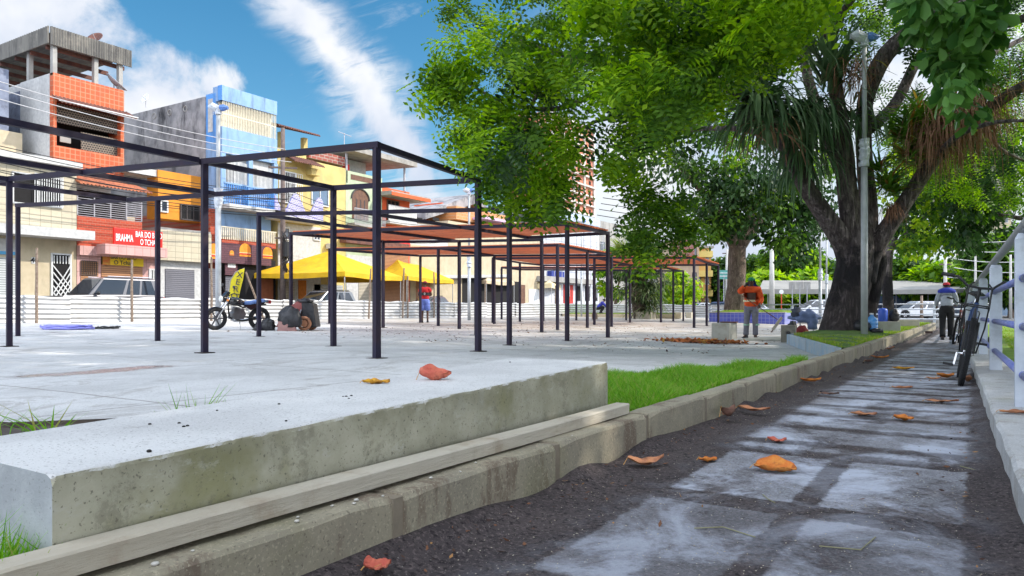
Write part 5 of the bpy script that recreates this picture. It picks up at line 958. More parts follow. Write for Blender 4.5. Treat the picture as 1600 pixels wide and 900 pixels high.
# --- buildings beyond the road
def farblock(label, px0, px1, pyt, d, m, rows, cols, extra=None, depth=10, roof=None):
    p0, p1 = at(px0, HOR, d), at(px1, HOR, d); u = (p1-p0).normalized(); n = Vector((u.y, -u.x, 0)); n = -n if n.dot(Vector((-p0.x, -p0.y, 0))) < 0 else n
    zt = at(px0, pyt, d).z; b = empty('building', (p0+p1)/2*1+Vector((0, 0, -.6)), label, 'building'); w = (p1-p0).length
    def P(a, f, z): q = p0+u*a+n*f; return (q.x, q.y, z)
    def bx(a0, a1, f0, f1, z0, z1, nm, mm, par=b): return MB().add([P(a0, f0, z0), P(a1, f0, z0), P(a1, f1, z0), P(a0, f1, z0), P(a0, f0, z1), P(a1, f0, z1), P(a1, f1, z1), P(a0, f1, z1)], [(0, 1, 2, 3), (4, 5, 6, 7), (0, 1, 5, 4), (1, 2, 6, 5), (2, 3, 7, 6), (3, 0, 4, 7)]).build(nm, mm, par)
    bx(0, w, -depth, 0, -.3, zt, 'wall', m)
    for r in range(rows):
        for c in range(cols):
            z = (zt)*(r+.35)/rows; a = w*(c+.25)/cols; f_ = bx(a, a+w*.5/cols, 0, .08, z, z+zt*.38/rows, 'window', m_wframe if c % 2 else m_dframe); bx(a+.1, a+w*.5/cols-.1, .08, .1, z+.1, z+zt*.38/rows-.1, 'pane', m_glass, f_)
    bx(-.3, w+.3, -depth-.3, .5, zt, zt+.3, 'roof', roof or m_roofgrey); return b, bx, w, zt
b, bx, w, zt = farblock('old brick and cream four storey building with dark top windows, behind the yucca', 1050, 1092, 377, 105, mat('old_cream', (0.55, 0.42, 0.30), (0.42, 0.30, 0.2), scale=.6, world=True, grime=(0.25, 0.14, 0.09), gscale=.4), 3, 3)
bx(0, w*.8, -.5, .6, zt*.72, zt+.1, 'brick_front', m_brickr)
b, bx, w, zt = farblock('orange yellow corner building with balconies under a sloping roof', 1085, 1111, 388, 108, mat('ochre_paint', (0.66, 0.36, 0.13), (0.58, 0.42, 0.15), scale=.3, world=True), 3, 2)
for i in range(1, 4): bx(0, w, .0, 1.0, zt*i/3.4-.2, zt*i/3.4+.7, 'balcony', mat('balcony_yellow', (0.72, 0.55, 0.18), scale=.5, world=True))
b, bx, w, zt = farblock('pale low white shops at the far end of the street', 978, 1052, 425, 118, m_white, 1, 5)
farblock('pale high building glimpsed through the branches on the right', 1540, 1580, 236, 150, m_cream, 6, 2)
# ============================================================ corrugated fence
m_corr = mat('corrugated_sheet', (0.48, 0.485, 0.49), (0.38, 0.385, 0.39), rough=0.4, metal=0.3, scale=1.5, bump=0.05, world=True, grime=(0.30, 0.26, 0.21), gscale=1.1, gamt=0.55, gstretch=(1, 1, 2))
m_stake = mat('rough_stake', (0.17, 0.12, 0.09), (0.28, 0.22, 0.17), rough=0.95, scale=12, bump=0.8, bscale=30)
def fence(label, pts, stakes, hs, h=0.92):
    r = empty('fence', (pts[0][0], pts[0][1], gz(*pts[0])), label, 'fence'); pos = 0
    seg = [(Vector((*a, 0)), Vector((*b_, 0))) for a, b_ in zip(pts, pts[1:])]
    for A, B in seg:
        Ln = (B-A).length; n = max(1, round(Ln/3.4)); u = (B-A)/Ln; nv = Vector((u.y, -u.x, 0))
        if nv.x < 0 and abs(u.y) > .5: nv = -nv
        for i in range(n):
            a = A+u*(Ln*i/n-.08); b_ = A+u*(Ln*(i+1)/n+.08); off = 0.015*(i % 2)+random.uniform(-.01, .01); dz = random.uniform(-.03, .03); rings = []
            for k in range(13):
                p = a.lerp(b_, k/12); g = max(gz(p.x, p.y), -.1)+0.02+dz*(1-2*k/12); sag = 0.02*math.sin(k*.9+i); row = []
                for j in range(49): z = h*j/48+(0.03*math.sin(k*1.1+i*2) if j > 40 else 0); w = 0.030*math.cos(2*math.pi*z/0.172); q = p+nv*(off+w+sag); row.append((q.x, q.y, g+z))
                rings.append(row)
            MB().loft(rings, closed=False, caps=False).build('sheet', m_corr, r, smooth=True)
    for x, y, hh, lx, ly in stakes:
        g = gz(x, y); MB().tube([(x+lx*t_+random.uniform(-.012, .012), y+ly*t_+random.uniform(-.012, .012), g-.05+hh*t_) for t_ in (0, .2, .4, .6, .8, 1)], [.055, .05, .052, .045, .045, .04], 7).build('stake', m_stake, r)
    return r
def st(px, pyt, X=-27.2, lean=0):
    y = FY(px, X); return (X+.1, y, FZ(px, pyt, X)-gz(X, y), 0, lean)
stk = [st(55, 385), st(204, 404), st(328, 400), st(411, 425, lean=-1.0), st(574, 418, lean=.15), st(627, 417, lean=.1), st(635, 430), st(676, 424), st(714, 436), st(756, 440), st(790, 440, lean=.6), st(842, 442), st(866, 445)]
fence('low corrugated metal fence held by rough wooden stakes along the street', [(-27.6, 1), (-27.4, 27), (-27.0, 40), (-26.2, 50)], stk, 1)
fence('bluish corrugated fence closing the far corner behind the yucca', [(-26.2, 50.2), (-19.5, 53.5), (-14.3, 52.6)], [(-22, 52, 1.2, 0, 0), (-17.5, 53, 1.25, 0, 0)], 1)
# ============================================================ market tents
m_tent = mat('yellow_canvas', (0.72, 0.43, 0.008), (0.60, 0.35, 0.008), rough=0.7, scale=1.6, bump=1.0, bscale=3.5, grime=(.45, .28, .03), gscale=1.2, gamt=.4, world=True)
m_tentb = mat('beige_canvas', (0.60, 0.48, 0.33), (0.50, 0.38, 0.25), rough=0.7, scale=1.2, bump=0.4, bscale=2.5, world=True, grime=(0.3, 0.2, 0.12), gscale=2, gamt=0.4)
m_tentc = mat('cream_canvas', (0.76, 0.66, 0.42), (0.72, 0.58, 0.34), rough=0.7, scale=1.2, bump=0.4, bscale=2.5, world=True)
m_pole = mat('tent_pole', (0.45, 0.45, 0.46), rough=0.4, metal=0.4, bump=0)
def tent(label, cs, zap, m, ze=2.45, val=0.28, legz=0.15):
    cs = [Vector((c.x, c.y, 0)) for c in cs]; c0 = sum(cs, Vector())/4; r = empty('market_tent', (c0.x, c0.y, legz), label, 'market tent', 'pop up tents behind the fence')
    V = []; F = []; n = 16
    for s in range(4):
        A, B = cs[s], cs[(s+1) % 4]; b0 = len(V)
        for i in range(n+1):
            u = i/n
            for j in range(n+1):
                v = j/n; p = A.lerp(B, v).lerp(c0, u); sag = -0.10*math.sin(math.pi*u)*math.sin(math.pi*v)-.03*math.sin(math.pi*u)+.018*math.sin(v*26+s)*math.sin(u*3.1)
                e = -0.05*math.sin(math.pi*v)*(1-u); V.append((p.x, p.y, ze+(zap-ze)*u**1.0+sag*(1-.4*u)+e))
        for i in range(n):
            for j in range(n): q = b0+i*(n+1)+j; F.append((q, q+1, q+n+2, q+n+1))
        b1 = len(V)
        for j in range(n+1):
            v = j/n; p = A.lerp(B, v); e = -0.05*math.sin(math.pi*v); V += [(p.x, p.y, ze+e), (p.x+.02*math.sin(v*20), p.y+.02*math.sin(v*17), ze-val+e+.02*math.sin(v*9))]
        for j in range(n): q = b1+2*j; F.append((q, q+2, q+3, q+1))
    fastmesh('canopy', V, F, m, parent=r)
    for s in range(4): c = cs[s].lerp(c0, .02); MB().tube([(c.x, c.y, legz-.05), (c.x, c.y, ze-.03)], .03, 8).build('leg', m_pole, r)
    return r
def quad(pN, dN, pL, dL, pR, dR): N_, L_, R_ = at(pN, HOR, dN), at(pL, HOR, dL), at(pR, HOR, dR); return [N_, R_, R_+L_-N_, L_]
tent('larger yellow market tent, nearest behind the fence, over the grey hatchback', quad(539, 40.2, 391, 42.5, 628, 46.5), at(514, 391, 44).z, m_tent, at(539, 424, 40.2).z)
tent('smaller yellow market tent to the right, behind the person in red', quad(636, 49, 520, 54, 709, 56), at(612, 396, 54).z, m_tent, at(636, 431, 49).z)
tent('brownish beige tent over a dark stall front', quad(760, 62, 722, 64, 804, 66), at(765, 418, 67).z, m_tentb, at(760, 438, 62).z)
t3 = tent('cream tent with orange trim beside the beige one', quad(862, 70, 802, 72, 880, 76), at(830, 422, 74).z, m_tentc, at(850, 443, 71).z, .45)
# grey sheet roof between the yellow tents and the beige one
tag(MB().add([tuple(at(x, y, d)) for x, y, d in ((640, 410, 66), (780, 410, 76), (800, 430, 66), (690, 432, 57), (640, 414, 66), (780, 414, 76), (800, 433, 66), (690, 435, 57))], [(0, 1, 2, 3), (7, 6, 5, 4), (0, 1, 5, 4), (1, 2, 6, 5), (2, 3, 7, 6), (3, 0, 4, 7)]).build('canopy_roof', mat('pale_grey_sheet', (0.50, 0.50, 0.48), (0.42, 0.42, 0.41), world=True, scale=1, grime=(0.25, 0.24, 0.22))), 'pale grey sheet roof between the yellow tents and the beige tent', 'canopy')
# yellow feather flag
m_flag = mat('flag_yellow', (0.85, 0.72, 0.02), rough=0.6, bump=0.2, scale=2)
fx = at(372, 505, 36); f = empty('feather_flag', (fx.x, fx.y, .12), 'yellow feather flag with black upright letters beside the motorcycle', 'flag')
def fl(px, py): q = at(px, py, 36); return q
out = [fl(357, 470), fl(359, 452), fl(361, 438), fl(368, 427), fl(375, 421), fl(382, 419.5), fl(380, 435), fl(375, 455), fl(370, 478)]; nn_ = len(out); dv = Vector((.03, -.02, 0))
MB().add([p+dv for p in out]+[p-dv for p in out], [tuple(range(nn_)), tuple(range(nn_, 2*nn_))[::-1]]+[(i, (i+1) % nn_, nn_+(i+1) % nn_, nn_+i) for i in range(nn_)]).build('banner', m_flag, f)
MB().tube([fl(354, 512), fl(356, 470), fl(359, 440), fl(368, 425), fl(382, 419)], .02, 6).build('pole', m_pole, f)
toc = Vector((math.sin(R(YAW+13)), -math.cos(R(YAW+13)), 0))
for ch, px, py in (('X', 374.5, 430), ('E', 371.5, 441), ('R', 368.5, 452), ('O', 366, 463)):
    q = at(px, py, 35.85); rgt = Vector((math.cos(R(YAW+13)), math.sin(R(YAW+13)), 0)); 
    mt = Matrix(((rgt.x, 0, toc.x, q.x), (rgt.y, 0, toc.y, q.y), (0, 1, 0, q.z), (0, 0, 0, 1))) @ Matrix.Rotation(R(-10), 4, 'Z'); textmesh(ch, 0.40, m_dframe, mt, f, 'letter')
# ============================================================ trees
def bark(name, c1, c2, dark, z=0.4, pat=0.5): return mat(name, c1, c2, rough=0.95, scale=5, bump=1.0, bscale=16, world=True, stretch=(1, 1, 0.28), grime=dark, gscale=1.6, gamt=pat)
def barkmat(name, c1, c2, crack, stain=None):
    m = bpy.data.materials.new(name); m.use_nodes = True; t = m.node_tree; b = t.nodes['Principled BSDF']; pos = N(t, 'ShaderNodeNewGeometry').outputs['Position']
    def nz(s, d=8, r=0.65, st=None, dist=0):
        v = pos
        if st: mp = N(t, 'ShaderNodeMapping'); mp.inputs['Scale'].default_value = st; L(t, pos, mp.inputs[0]); v = mp.outputs[0]
        n = N(t, 'ShaderNodeTexNoise'); n.inputs['Scale'].default_value = s; n.inputs['Detail'].default_value = d; n.inputs['Roughness'].default_value = r; n.inputs['Distortion'].default_value = dist; L(t, v, n.inputs['Vector']); return n.outputs[0]
    def mixc(a, colb, f):
        x = N(t, 'ShaderNodeMix', data_type='RGBA'); L(t, f, x.inputs['Factor'])
        if isinstance(a, tuple): x.inputs[6].default_value = (*a, 1)
        else: L(t, a, x.inputs[6])
        x.inputs[7].default_value = (*colb, 1); return x.outputs[2]
    c = mixc(c1, c2, SS(t, nz(7, 8, .7, (1, 1, .3)), .38, .62)); cr = nz(15, 8, .75, (1, 1, .16), .6); c = mixc(c, crack, M2(t, 'MULTIPLY', SS(t, cr, .50, .62), .85))
    c = mixc(c, tuple(min(1, x*1.9) for x in c1), M2(t, 'MULTIPLY', SS(t, nz(9, 6, .6), .60, .70), .6)); c = mixc(c, crack, M2(t, 'MULTIPLY', SS(t, nz(.9, 7, .65), .48, .66), .55))
    if stain:
        s = N(t, 'ShaderNodeSeparateXYZ'); L(t, pos, s.inputs[0]); zz = M2(t, 'ADD', s.outputs[2], M2(t, 'MULTIPLY', M2(t, 'SUBTRACT', nz(1.6, 6, .65), .5), 2.2))
        f = M2(t, 'MULTIPLY', SS(t, zz, .75, 1.0), M2(t, 'SUBTRACT', 1, SS(t, zz, 1.75, 2.1))); c = mixc(c, (.010, .008, .012), M2(t, 'MULTIPLY', f, .93))
        f2 = M2(t, 'SUBTRACT', 1, SS(t, zz, .7, 1.3)); c = mixc(c, (.055, .042, .042), M2(t, 'MULTIPLY', f2, .75))
    L(t, c, b.inputs['Base Color']); b.inputs['Roughness'].default_value = .95; bp = N(t, 'ShaderNodeBump'); bp.inputs['Strength'].default_value = 1; bp.inputs['Distance'].default_value = .05; bp.invert = True
    L(t, M2(t, 'ADD', SS(t, cr, .44, .62), M2(t, 'MULTIPLY', nz(30, 6, .7), .4)), bp.inputs['Height']); L(t, bp.outputs[0], b.inputs['Normal']); return m
m_bark = barkmat('bark_fig', (0.25, 0.205, 0.20), (0.14, 0.105, 0.11), (0.035, 0.025, 0.028), True)
m_bark2 = barkmat('bark_pale', (0.27, 0.20, 0.155), (0.18, 0.125, 0.10), (0.07, 0.045, 0.035))
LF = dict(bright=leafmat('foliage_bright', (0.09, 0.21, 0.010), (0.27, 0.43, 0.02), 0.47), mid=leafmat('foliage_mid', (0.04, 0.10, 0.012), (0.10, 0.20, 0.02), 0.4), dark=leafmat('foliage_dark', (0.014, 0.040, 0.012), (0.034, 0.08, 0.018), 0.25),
          big=leafmat('foliage_round', (0.045, 0.13, 0.03), (0.11, 0.24, 0.05), 0.3, 0.4), lime=leafmat('foliage_lime', (0.16, 0.32, 0.02), (0.34, 0.45, 0.03), 0.4), olive=leafmat('foliage_olive', (0.06, 0.08, 0.02), (0.15, 0.13, 0.03), 0.35, 0.6, (0.30, 0.12, 0.04)))
def compound(np_=6):
    V = []; F = []; V += [(-.5, -.006, 0), (.5, -.004, 0), (.5, .004, 0), (-.5, .006, 0)]; F.append((0, 1, 2, 3))
    for i in range(np_):
        x = -.30+.8*i/(np_-1); 
        for s in (-1, 1):
            n = len(V); l = .27*(1-.2*abs(i-2)/2); w = .062; y0 = s*.01; dx = .06
            V += [(x, y0, 0), (x+dx*.5-w, y0+s*l*.5, .012), (x+dx, y0+s*l, -.035), (x+dx*.5+w, y0+s*l*.5, .012)]; F.append((n, n+1, n+2, n+3))
    return V, F
COMP = compound(5)
BROAD = ([(-.5, 0, 0), (-.1, -.26, .05), (.5, 0, -.10), (-.1, .26, .05), (-.1, 0, -.02)], [(0, 1, 4, 4), (1, 2, 4, 4), (2, 3, 4, 4), (3, 0, 4, 4)])
BROAD = ([(-.5, 0, 0), (0.02, -.27, .05), (.5, 0, -.08), (0.02, .27, .05)], [(0, 1, 2, 3)])
ROUND = ([(-.5, 0, 0), (-.15, -.22, .03), (.25, -.27, .03), (.5, 0, -.06), (.25, .27, .03), (-.15, .22, .03)], [(0, 1, 2, 3), (0, 3, 4, 5)])
def crown(par, clumps, template, size, per, mats, droop=0.6, flat=0.75, name='crown'):
    """clumps: (centre, radius, material index, density factor)"""
    T, F = template; Vs = []; Fs = []; MI = []; base = 0
    for c, r, mi, df in clumps:
        n = max(3, int(per*df)); c = np.array(c, dtype=float)
        d = nrm(RNG.normal(size=(n, 3))); rr = r*RNG.uniform(0.05, 1, n)**0.5; sc3 = np.array([1, 1, flat]); pos = c+d*rr[:, None]*sc3
        pos[:, 2] -= 0.15*r*RNG.random(n)**2
        X = nrm(d*np.array([1, 1, .5])+RNG.normal(size=(n, 3))*.55+np.array([0, 0, -droop])); up = nrm(np.array([0, 0, 1.])+RNG.normal(size=(n, 3))*.45); Y = nrm(np.cross(up, X)); Z = np.cross(X, Y)
        V, FF = instances(T, F, pos, X, Y, Z, size*RNG.uniform(0.65, 1.25, n)); Vs.append(V); Fs.append(FF+base); base += len(V); MI.append(np.full(len(FF), mi, dtype=np.int32))
    o = fastmesh(name, np.concatenate(Vs), np.concatenate(Fs), mats[0], parent=par)
    for m in mats[1:]: o.data.materials.append(m)
    o.data.polygons.foreach_set('material_index', np.concatenate(MI)); return o
def limb(pts, radii, mb, n=12, wob=0.03, seed=0, k_=1.0):
    """smooth, bumpy tapered limb through control points (Catmull-Rom)"""
    radii = [r_*k_ for r_ in radii]; pts = [Vector(p) for p in pts]; P = [pts[0]*2-pts[1]]+pts+[pts[-1]*2-pts[-2]]; out = []; rr = []; rnd = random.Random(seed)
    for i in range(1, len(P)-2):
        seg = max(3, int((P[i+1]-P[i]).length/0.28))
        for k in range(seg):
            t = k/seg; a, b_, c, d = P[i-1], P[i], P[i+1], P[i+2]
            out.append(0.5*((2*b_)+(-a+c)*t+(2*a-5*b_+4*c-d)*t*t+(-a+3*b_-3*c+d)*t**3)); rr.append(radii[i-1]+(radii[i]-radii[i-1])*t)
    out.append(pts[-1]); rr.append(radii[-1]); m = len(out); vs = []; prev = None; fs = []
    ph = [rnd.uniform(0, 6) for _ in range(4)]
    for i, p in enumerate(out):
        d = (out[min(i+1, m-1)]-out[max(i-1, 0)]).normalized()
        x = (d.cross(Vector((0, 0, 1))) if abs(d.z) < .9 else d.cross(Vector((1, 0, 0)))).normalized() if prev is None else (prev-d*prev.dot(d)).normalized()
        prev = x; y = d.cross(x)
        for k in range(n):
            a = 2*math.pi*k/n; s = 1+wob*(math.sin(3*a+ph[0]+i*.25)+.7*math.sin(5*a+ph[1]-i*.4)+.6*math.sin(2*a+ph[2]+i*.7))+rnd.uniform(-wob, wob)*.5
            vs.append(p+(x*math.cos(a)+y*math.sin(a))*rr[i]*s)
    for i in range(m-1):
        for k in range(n): fs.append((i*n+k, i*n+(k+1)%n, (i+1)*n+(k+1)%n, (i+1)*n+k))
    fs.append(tuple(range(n))[::-1]); fs.append(tuple(range((m-1)*n, m*n))); mb.add(vs, fs); return out
def inpoly(x, y, poly):
    c = False; j = len(poly)-1
    for i in range(len(poly)):
        if (poly[i][1] > y) != (poly[j][1] > y) and x < (poly[j][0]-poly[i][0])*(y-poly[i][1])/(poly[j][1]-poly[i][1])+poly[i][0]: c = not c
        j = i
    return c
def clumps_in(poly, n, d0, d1, r0, r1, mats_w, dens=(0.6, 1.2), dfun=None):
    xs = [p[0] for p in poly]; ys = [p[1] for p in poly]; out = []
    while len(out) < n:
        x, y = random.uniform(min(xs), max(xs)), random.uniform(min(ys), max(ys))
        if not inpoly(x, y, poly): continue
        d = random.uniform(d0, d1) if dfun is None else dfun(x, y)
        out.append((at(x, y, d), random.uniform(r0, r1), random.choices(range(len(mats_w)), mats_w)[0], random.uniform(*dens)))
    return out
# ---- the great tree on its mound
TB = Vector((-2.62, 18.75, 0.0)); big = empty('large_tree', (TB.x, TB.y, 0), 'huge spreading old tree with blackened trunk, several thick limbs and hanging plants', 'tree')
D = 17.4; mb = MB()
vs = []
limb([TB+Vector((0, 0, -.2)), at(1317, 505, D), at(1327, 460, D), at(1336, 420, D), at(1340, 385, D), at(1338, 350, D)], [.66, .55, .50, .48, .48, .34], mb, 22, .05, 1, .84)
limb([TB+Vector((.38, .3, -.2)), at(1352, 500, D+.4), at(1364, 455, D+.4), at(1370, 410, D+.3), at(1366, 380, D)], [.30, .24, .22, .24, .20], mb, 14, .06, 2, .84)
limb([at(1350, 440, D), at(1362, 395, D), at(1392, 350, D-.1), at(1425, 300, D-.3), at(1462, 245, D-.6), at(1530, 180, D-1), at(1610, 125, D-1.3), at(1720, 40, D-1.5)], [.32, .30, .25, .22, .20, .17, .14, .09], mb, 16, .06, 3, .78)
limb([at(1330, 430, D), at(1322, 385, D), at(1296, 345, D-.1), at(1268, 305, D-.2), at(1243, 262, D-.3), at(1215, 205, D-.3), at(1185, 130, D), at(1150, 60, D), at(1100, -60, D)], [.34, .34, .30, .26, .22, .20, .17, .13, .09], mb, 16, .06, 4, .78)
limb([at(1338, 420, D), at(1332, 360, D), at(1322, 290, D), at(1316, 220, D), at(1306, 140, D), at(1296, 60, D), at(1280, -40, D), at(1260, -200, D)], [.36, .34, .29, .25, .21, .18, .15, .10], mb, 16, .06, 5, .78)
limb([at(1352, 400, D), at(1356, 330, D+.2), at(1350, 250, D+.2), at(1352, 160, D), at(1385, 85, D-.3), at(1440, 35, D-.6), at(1490, -40, D-1)], [.28, .26, .23, .22, .26, .22, .14], mb, 12, .06, 6, .8)
limb([at(1320, 280, D), at(1290, 210, D+.8), at(1262, 120, D+1.6), at(1250, 30, D+2), at(1230, -60, D+2)], [.2, .19, .16, .13, .1], mb, 10, .06, 7, .8)
limb([at(1360, 200, D+.3), at(1400, 160, D+1), at(1450, 75, D+1.5), at(1520, 95, D+2), at(1600, 60, D+3)], [.15, .13, .11, .09, .06], mb, 8, .05, 8)
for k, (pts_, r0, sd) in enumerate([
    ([(1212, 200, D-.3), (1160, 150, D-1), (1090, 120, D-2), (1000, 105, D-3.2), (900, 90, D-4), (800, 60, D-4.5)], .14, 9), ([(1185, 130, D), (1130, 60, D+.5), (1040, 20, D+1), (960, 30, D+1)], .12, 10),
    ([(1100, 120, D-2), (1060, 160, D-2), (1000, 180, D-2.5), (930, 190, D-3), (860, 240, D-3.3)], .08, 11), ([(1235, 240, D-.2), (1190, 210, D+1), (1130, 200, D+2), (1040, 210, D+3), (950, 250, D+3)], .11, 12),
    ([(1000, 105, D-3.2), (940, 140, D-3.8), (870, 170, D-4.5), (790, 160, D-5), (730, 130, D-5)], .07, 13), ([(1295, 60, D), (1330, 0, D-1), (1400, -60, D-3)], .12, 14), ([(1530, 180, D-1), (1560, 230, D-.5), (1620, 260, D)], .07, 15),
    ([(1462, 245, D-.6), (1500, 210, D-2), (1560, 190, D-3), (1640, 190, D-4)], .08, 16), ([(900, 90, D-4), (850, 130, D-5), (820, 190, D-5.4), (800, 240, D-5.6)], .045, 17), ([(1130, 60, D+.5), (1060, -30, D-2), (960, -80, D-4)], .1, 18)]):
    n = len(pts_); limb([at(*p) for p in pts_], [r0*(1-.75*i/(n-1)) for i in range(n)], mb, 8, .06, sd)
mb.build('trunk', m_bark, big, smooth=True)
# sprays
PA = [(700, -40), (715, 40), (700, 90), (735, 150), (748, 235), (770, 262), (830, 325), (880, 325), (920, 270), (945, 200), (985, 215), (1010, 290), (1050, 270), (1085, 210), (1120, 160), (1165, 120), (1215, 60), (1240, -40)]
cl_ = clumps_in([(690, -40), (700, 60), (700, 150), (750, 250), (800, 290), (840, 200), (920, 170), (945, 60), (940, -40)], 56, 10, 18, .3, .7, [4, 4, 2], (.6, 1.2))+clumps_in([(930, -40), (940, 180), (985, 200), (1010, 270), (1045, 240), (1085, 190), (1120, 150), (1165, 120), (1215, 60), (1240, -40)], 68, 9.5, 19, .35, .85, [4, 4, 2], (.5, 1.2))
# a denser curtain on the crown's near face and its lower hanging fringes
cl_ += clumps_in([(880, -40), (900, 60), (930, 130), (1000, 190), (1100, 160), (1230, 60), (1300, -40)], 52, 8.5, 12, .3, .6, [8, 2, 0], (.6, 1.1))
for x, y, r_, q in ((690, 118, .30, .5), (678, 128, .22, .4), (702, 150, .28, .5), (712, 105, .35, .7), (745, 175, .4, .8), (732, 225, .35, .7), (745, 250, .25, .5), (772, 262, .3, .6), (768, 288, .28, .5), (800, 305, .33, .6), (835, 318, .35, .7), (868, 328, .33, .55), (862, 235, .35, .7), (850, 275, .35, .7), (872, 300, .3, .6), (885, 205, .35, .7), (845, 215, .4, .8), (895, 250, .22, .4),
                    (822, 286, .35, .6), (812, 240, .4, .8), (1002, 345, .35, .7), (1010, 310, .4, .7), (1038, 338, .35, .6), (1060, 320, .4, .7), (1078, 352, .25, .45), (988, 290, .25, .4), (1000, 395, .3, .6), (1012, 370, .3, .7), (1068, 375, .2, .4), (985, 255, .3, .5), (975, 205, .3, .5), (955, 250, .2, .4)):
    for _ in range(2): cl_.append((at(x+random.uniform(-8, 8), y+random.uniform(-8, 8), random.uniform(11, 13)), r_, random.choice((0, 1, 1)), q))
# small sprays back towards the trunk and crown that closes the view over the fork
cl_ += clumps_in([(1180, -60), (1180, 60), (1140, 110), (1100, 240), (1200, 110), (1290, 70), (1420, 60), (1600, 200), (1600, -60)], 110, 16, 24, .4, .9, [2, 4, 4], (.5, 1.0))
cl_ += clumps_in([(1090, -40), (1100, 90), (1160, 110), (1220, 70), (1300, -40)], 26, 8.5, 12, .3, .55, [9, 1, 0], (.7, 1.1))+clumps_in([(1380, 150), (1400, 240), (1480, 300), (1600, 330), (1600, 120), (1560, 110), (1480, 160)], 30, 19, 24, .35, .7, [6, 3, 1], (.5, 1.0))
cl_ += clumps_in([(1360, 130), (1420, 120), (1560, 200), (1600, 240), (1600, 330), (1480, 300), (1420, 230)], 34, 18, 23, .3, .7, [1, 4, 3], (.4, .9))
crown(big, cl_, COMP, 0.47, 30, [LF['bright'], LF['mid'], LF['dark']], droop=.75)
# the part of the crown above the picture, which shades the plaza
up_ = []
for _ in range(230):
    a = random.uniform(0, 6.283); q = math.sqrt(random.random())*9.5; z = random.uniform(7.5, 13.5); x, y = -4.2+q*math.cos(a), 16.5+q*math.sin(a)
    rx_, ry_ = x*CY+y*SY, -x*SY+y*CY
    if ry_ > 1 and 485-(z-1.4-.6)/ry_*1155 > -20: continue
    up_.append(((x, y, z), random.uniform(.8, 1.5), random.choice((0, 1, 1, 2)), 1.0))
crown(big, up_, BROAD, 0.36, 95, [LF['bright'], LF['mid'], LF['dark']], droop=.5, name='upper_crown')
# hanging plants: tank bromeliads, strap leaved epiphytes, dry aerial roots
def straps(par, name, c, n, ln, w, m, droop, spread=1.0, jit=0.15, upb=0.2, seg=7):
    V = []; F = []
    for _ in range(n):
        a = random.uniform(0, 6.283); up = random.uniform(-.25, 1)*upb; d = Vector((math.cos(a)*spread, math.sin(a)*spread, up+random.uniform(0, .6)*upb)).normalized(); p = Vector(c)+Vector((random.gauss(0, jit), random.gauss(0, jit), random.gauss(0, jit)))
        L_ = ln*random.uniform(.6, 1.2); side = d.cross(Vector((0, 0, 1))).normalized(); b0 = len(V); v = d.copy()
        for i in range(seg+1):
            t = i/seg; ww = w*(1-.85*t**2.2)*.5*(.6+.4*min(1, 6*t)); V += [tuple(p-side*ww), tuple(p+side*ww)]
            v = (v+Vector((0, 0, -droop*(.35+t)))/seg*2.2).normalized(); p = p+v*L_/seg
        for i in range(seg): q = b0+2*i; F.append((q, q+1, q+3, q+2))
    return fastmesh(name, V, F, m, parent=par)
m_strap = leafmat('strap_leaf', (0.05, 0.10, 0.045), (0.13, 0.21, 0.10), .25, .45); m_brom = leafmat('bromeliad_leaf', (0.09, 0.20, 0.03), (0.20, 0.36, 0.05), .35, .5, (0.33, 0.14, 0.05))
m_root = mat('dry_roots', (0.36, 0.19, 0.12), (0.24, 0.12, 0.075), rough=.9, bump=0, scale=8)
def epi(name, label, parts, grp): 
    c = parts[0][0]; r = empty(name, c, label, 'hanging plant', grp)
    for q in parts: straps(r, 'leaves', q[0], *q[1:])
    return r
g1 = 'epiphytes growing on the great tree'
e = epi('hanging_plant', 'largest clump of long grey green strap leaves drooping from the left limb', [(at(1190, 165, D-.9), 190, 1.5, .095, m_strap, 1.5, .9, .2, .5), (at(1182, 155, D-.9), 60, 1.0, .10, m_strap, .25, .9, .2, 1.0)], g1)
straps(e, 'dead_leaves', at(1196, 190, D-.8), 26, 1.2, .05, m_root, 1.4, .5, .2, .0)
e = epi('hanging_plant', 'curtain of dark strap leaves hanging between the left limb and middle stem', [(at(1262, 170, D-.3), 170, 1.7, .07, m_strap, 2.4, .4, .2, .2), (at(1255, 240, D-.2), 110, 1.4, .07, m_strap, 2.4, .4, .2, .2)], g1)
epi('hanging_plant', 'upright strap leaves high on the middle stem', [(at(1300, 120, D-.3), 120, 1.4, .08, m_strap, .5, .5, .2, 1.2), (at(1330, 190, D+.2), 90, 1.5, .06, m_strap, 2.0, .4, .25, .5)], g1)
e = epi('hanging_plant', 'green bromeliads low on the right limb with red dry roots below', [(at(1388, 290, D-.3), 90, .7, .07, m_brom, .35, .9, .06, .9), (at(1400, 300, D-.2), 80, .6, .065, m_brom, .4, 1, .06, .6), (at(1372, 262, D-.2), 60, .65, .065, m_brom, .3, 1, .05, .9)], g1)
straps(e, 'dry_roots', at(1395, 322, D-.25), 130, .55, .016, m_root, 2.2, .35, .08, 0)
e = epi('hanging_plant', 'mass of bromeliads along the right limb, higher up and further right', [(at(1410, 210, D-.5), 110, .85, .07, m_brom, .4, 1, .12, .8), (at(1435, 190, D-.6), 110, .9, .07, m_brom, .4, 1, .15, .8), (at(1450, 225, D-.6), 100, .8, .065, m_brom, .5, 1, .12, .6), (at(1425, 245, D-.5), 100, .75, .065, m_brom, .5, 1, .12, .6), (at(1470, 175, D-.7), 50, .7, .05, m_brom, .5, 1, .14, .8)], g1)
straps(e, 'dry_roots', at(1465, 190, D-.75), 420, 1.25, .020, m_root, 2.6, .35, .26, 0); straps(e, 'dry_roots', at(1500, 175, D-.8), 340, 1.2, .020, m_root, 2.6, .35, .25, 0)
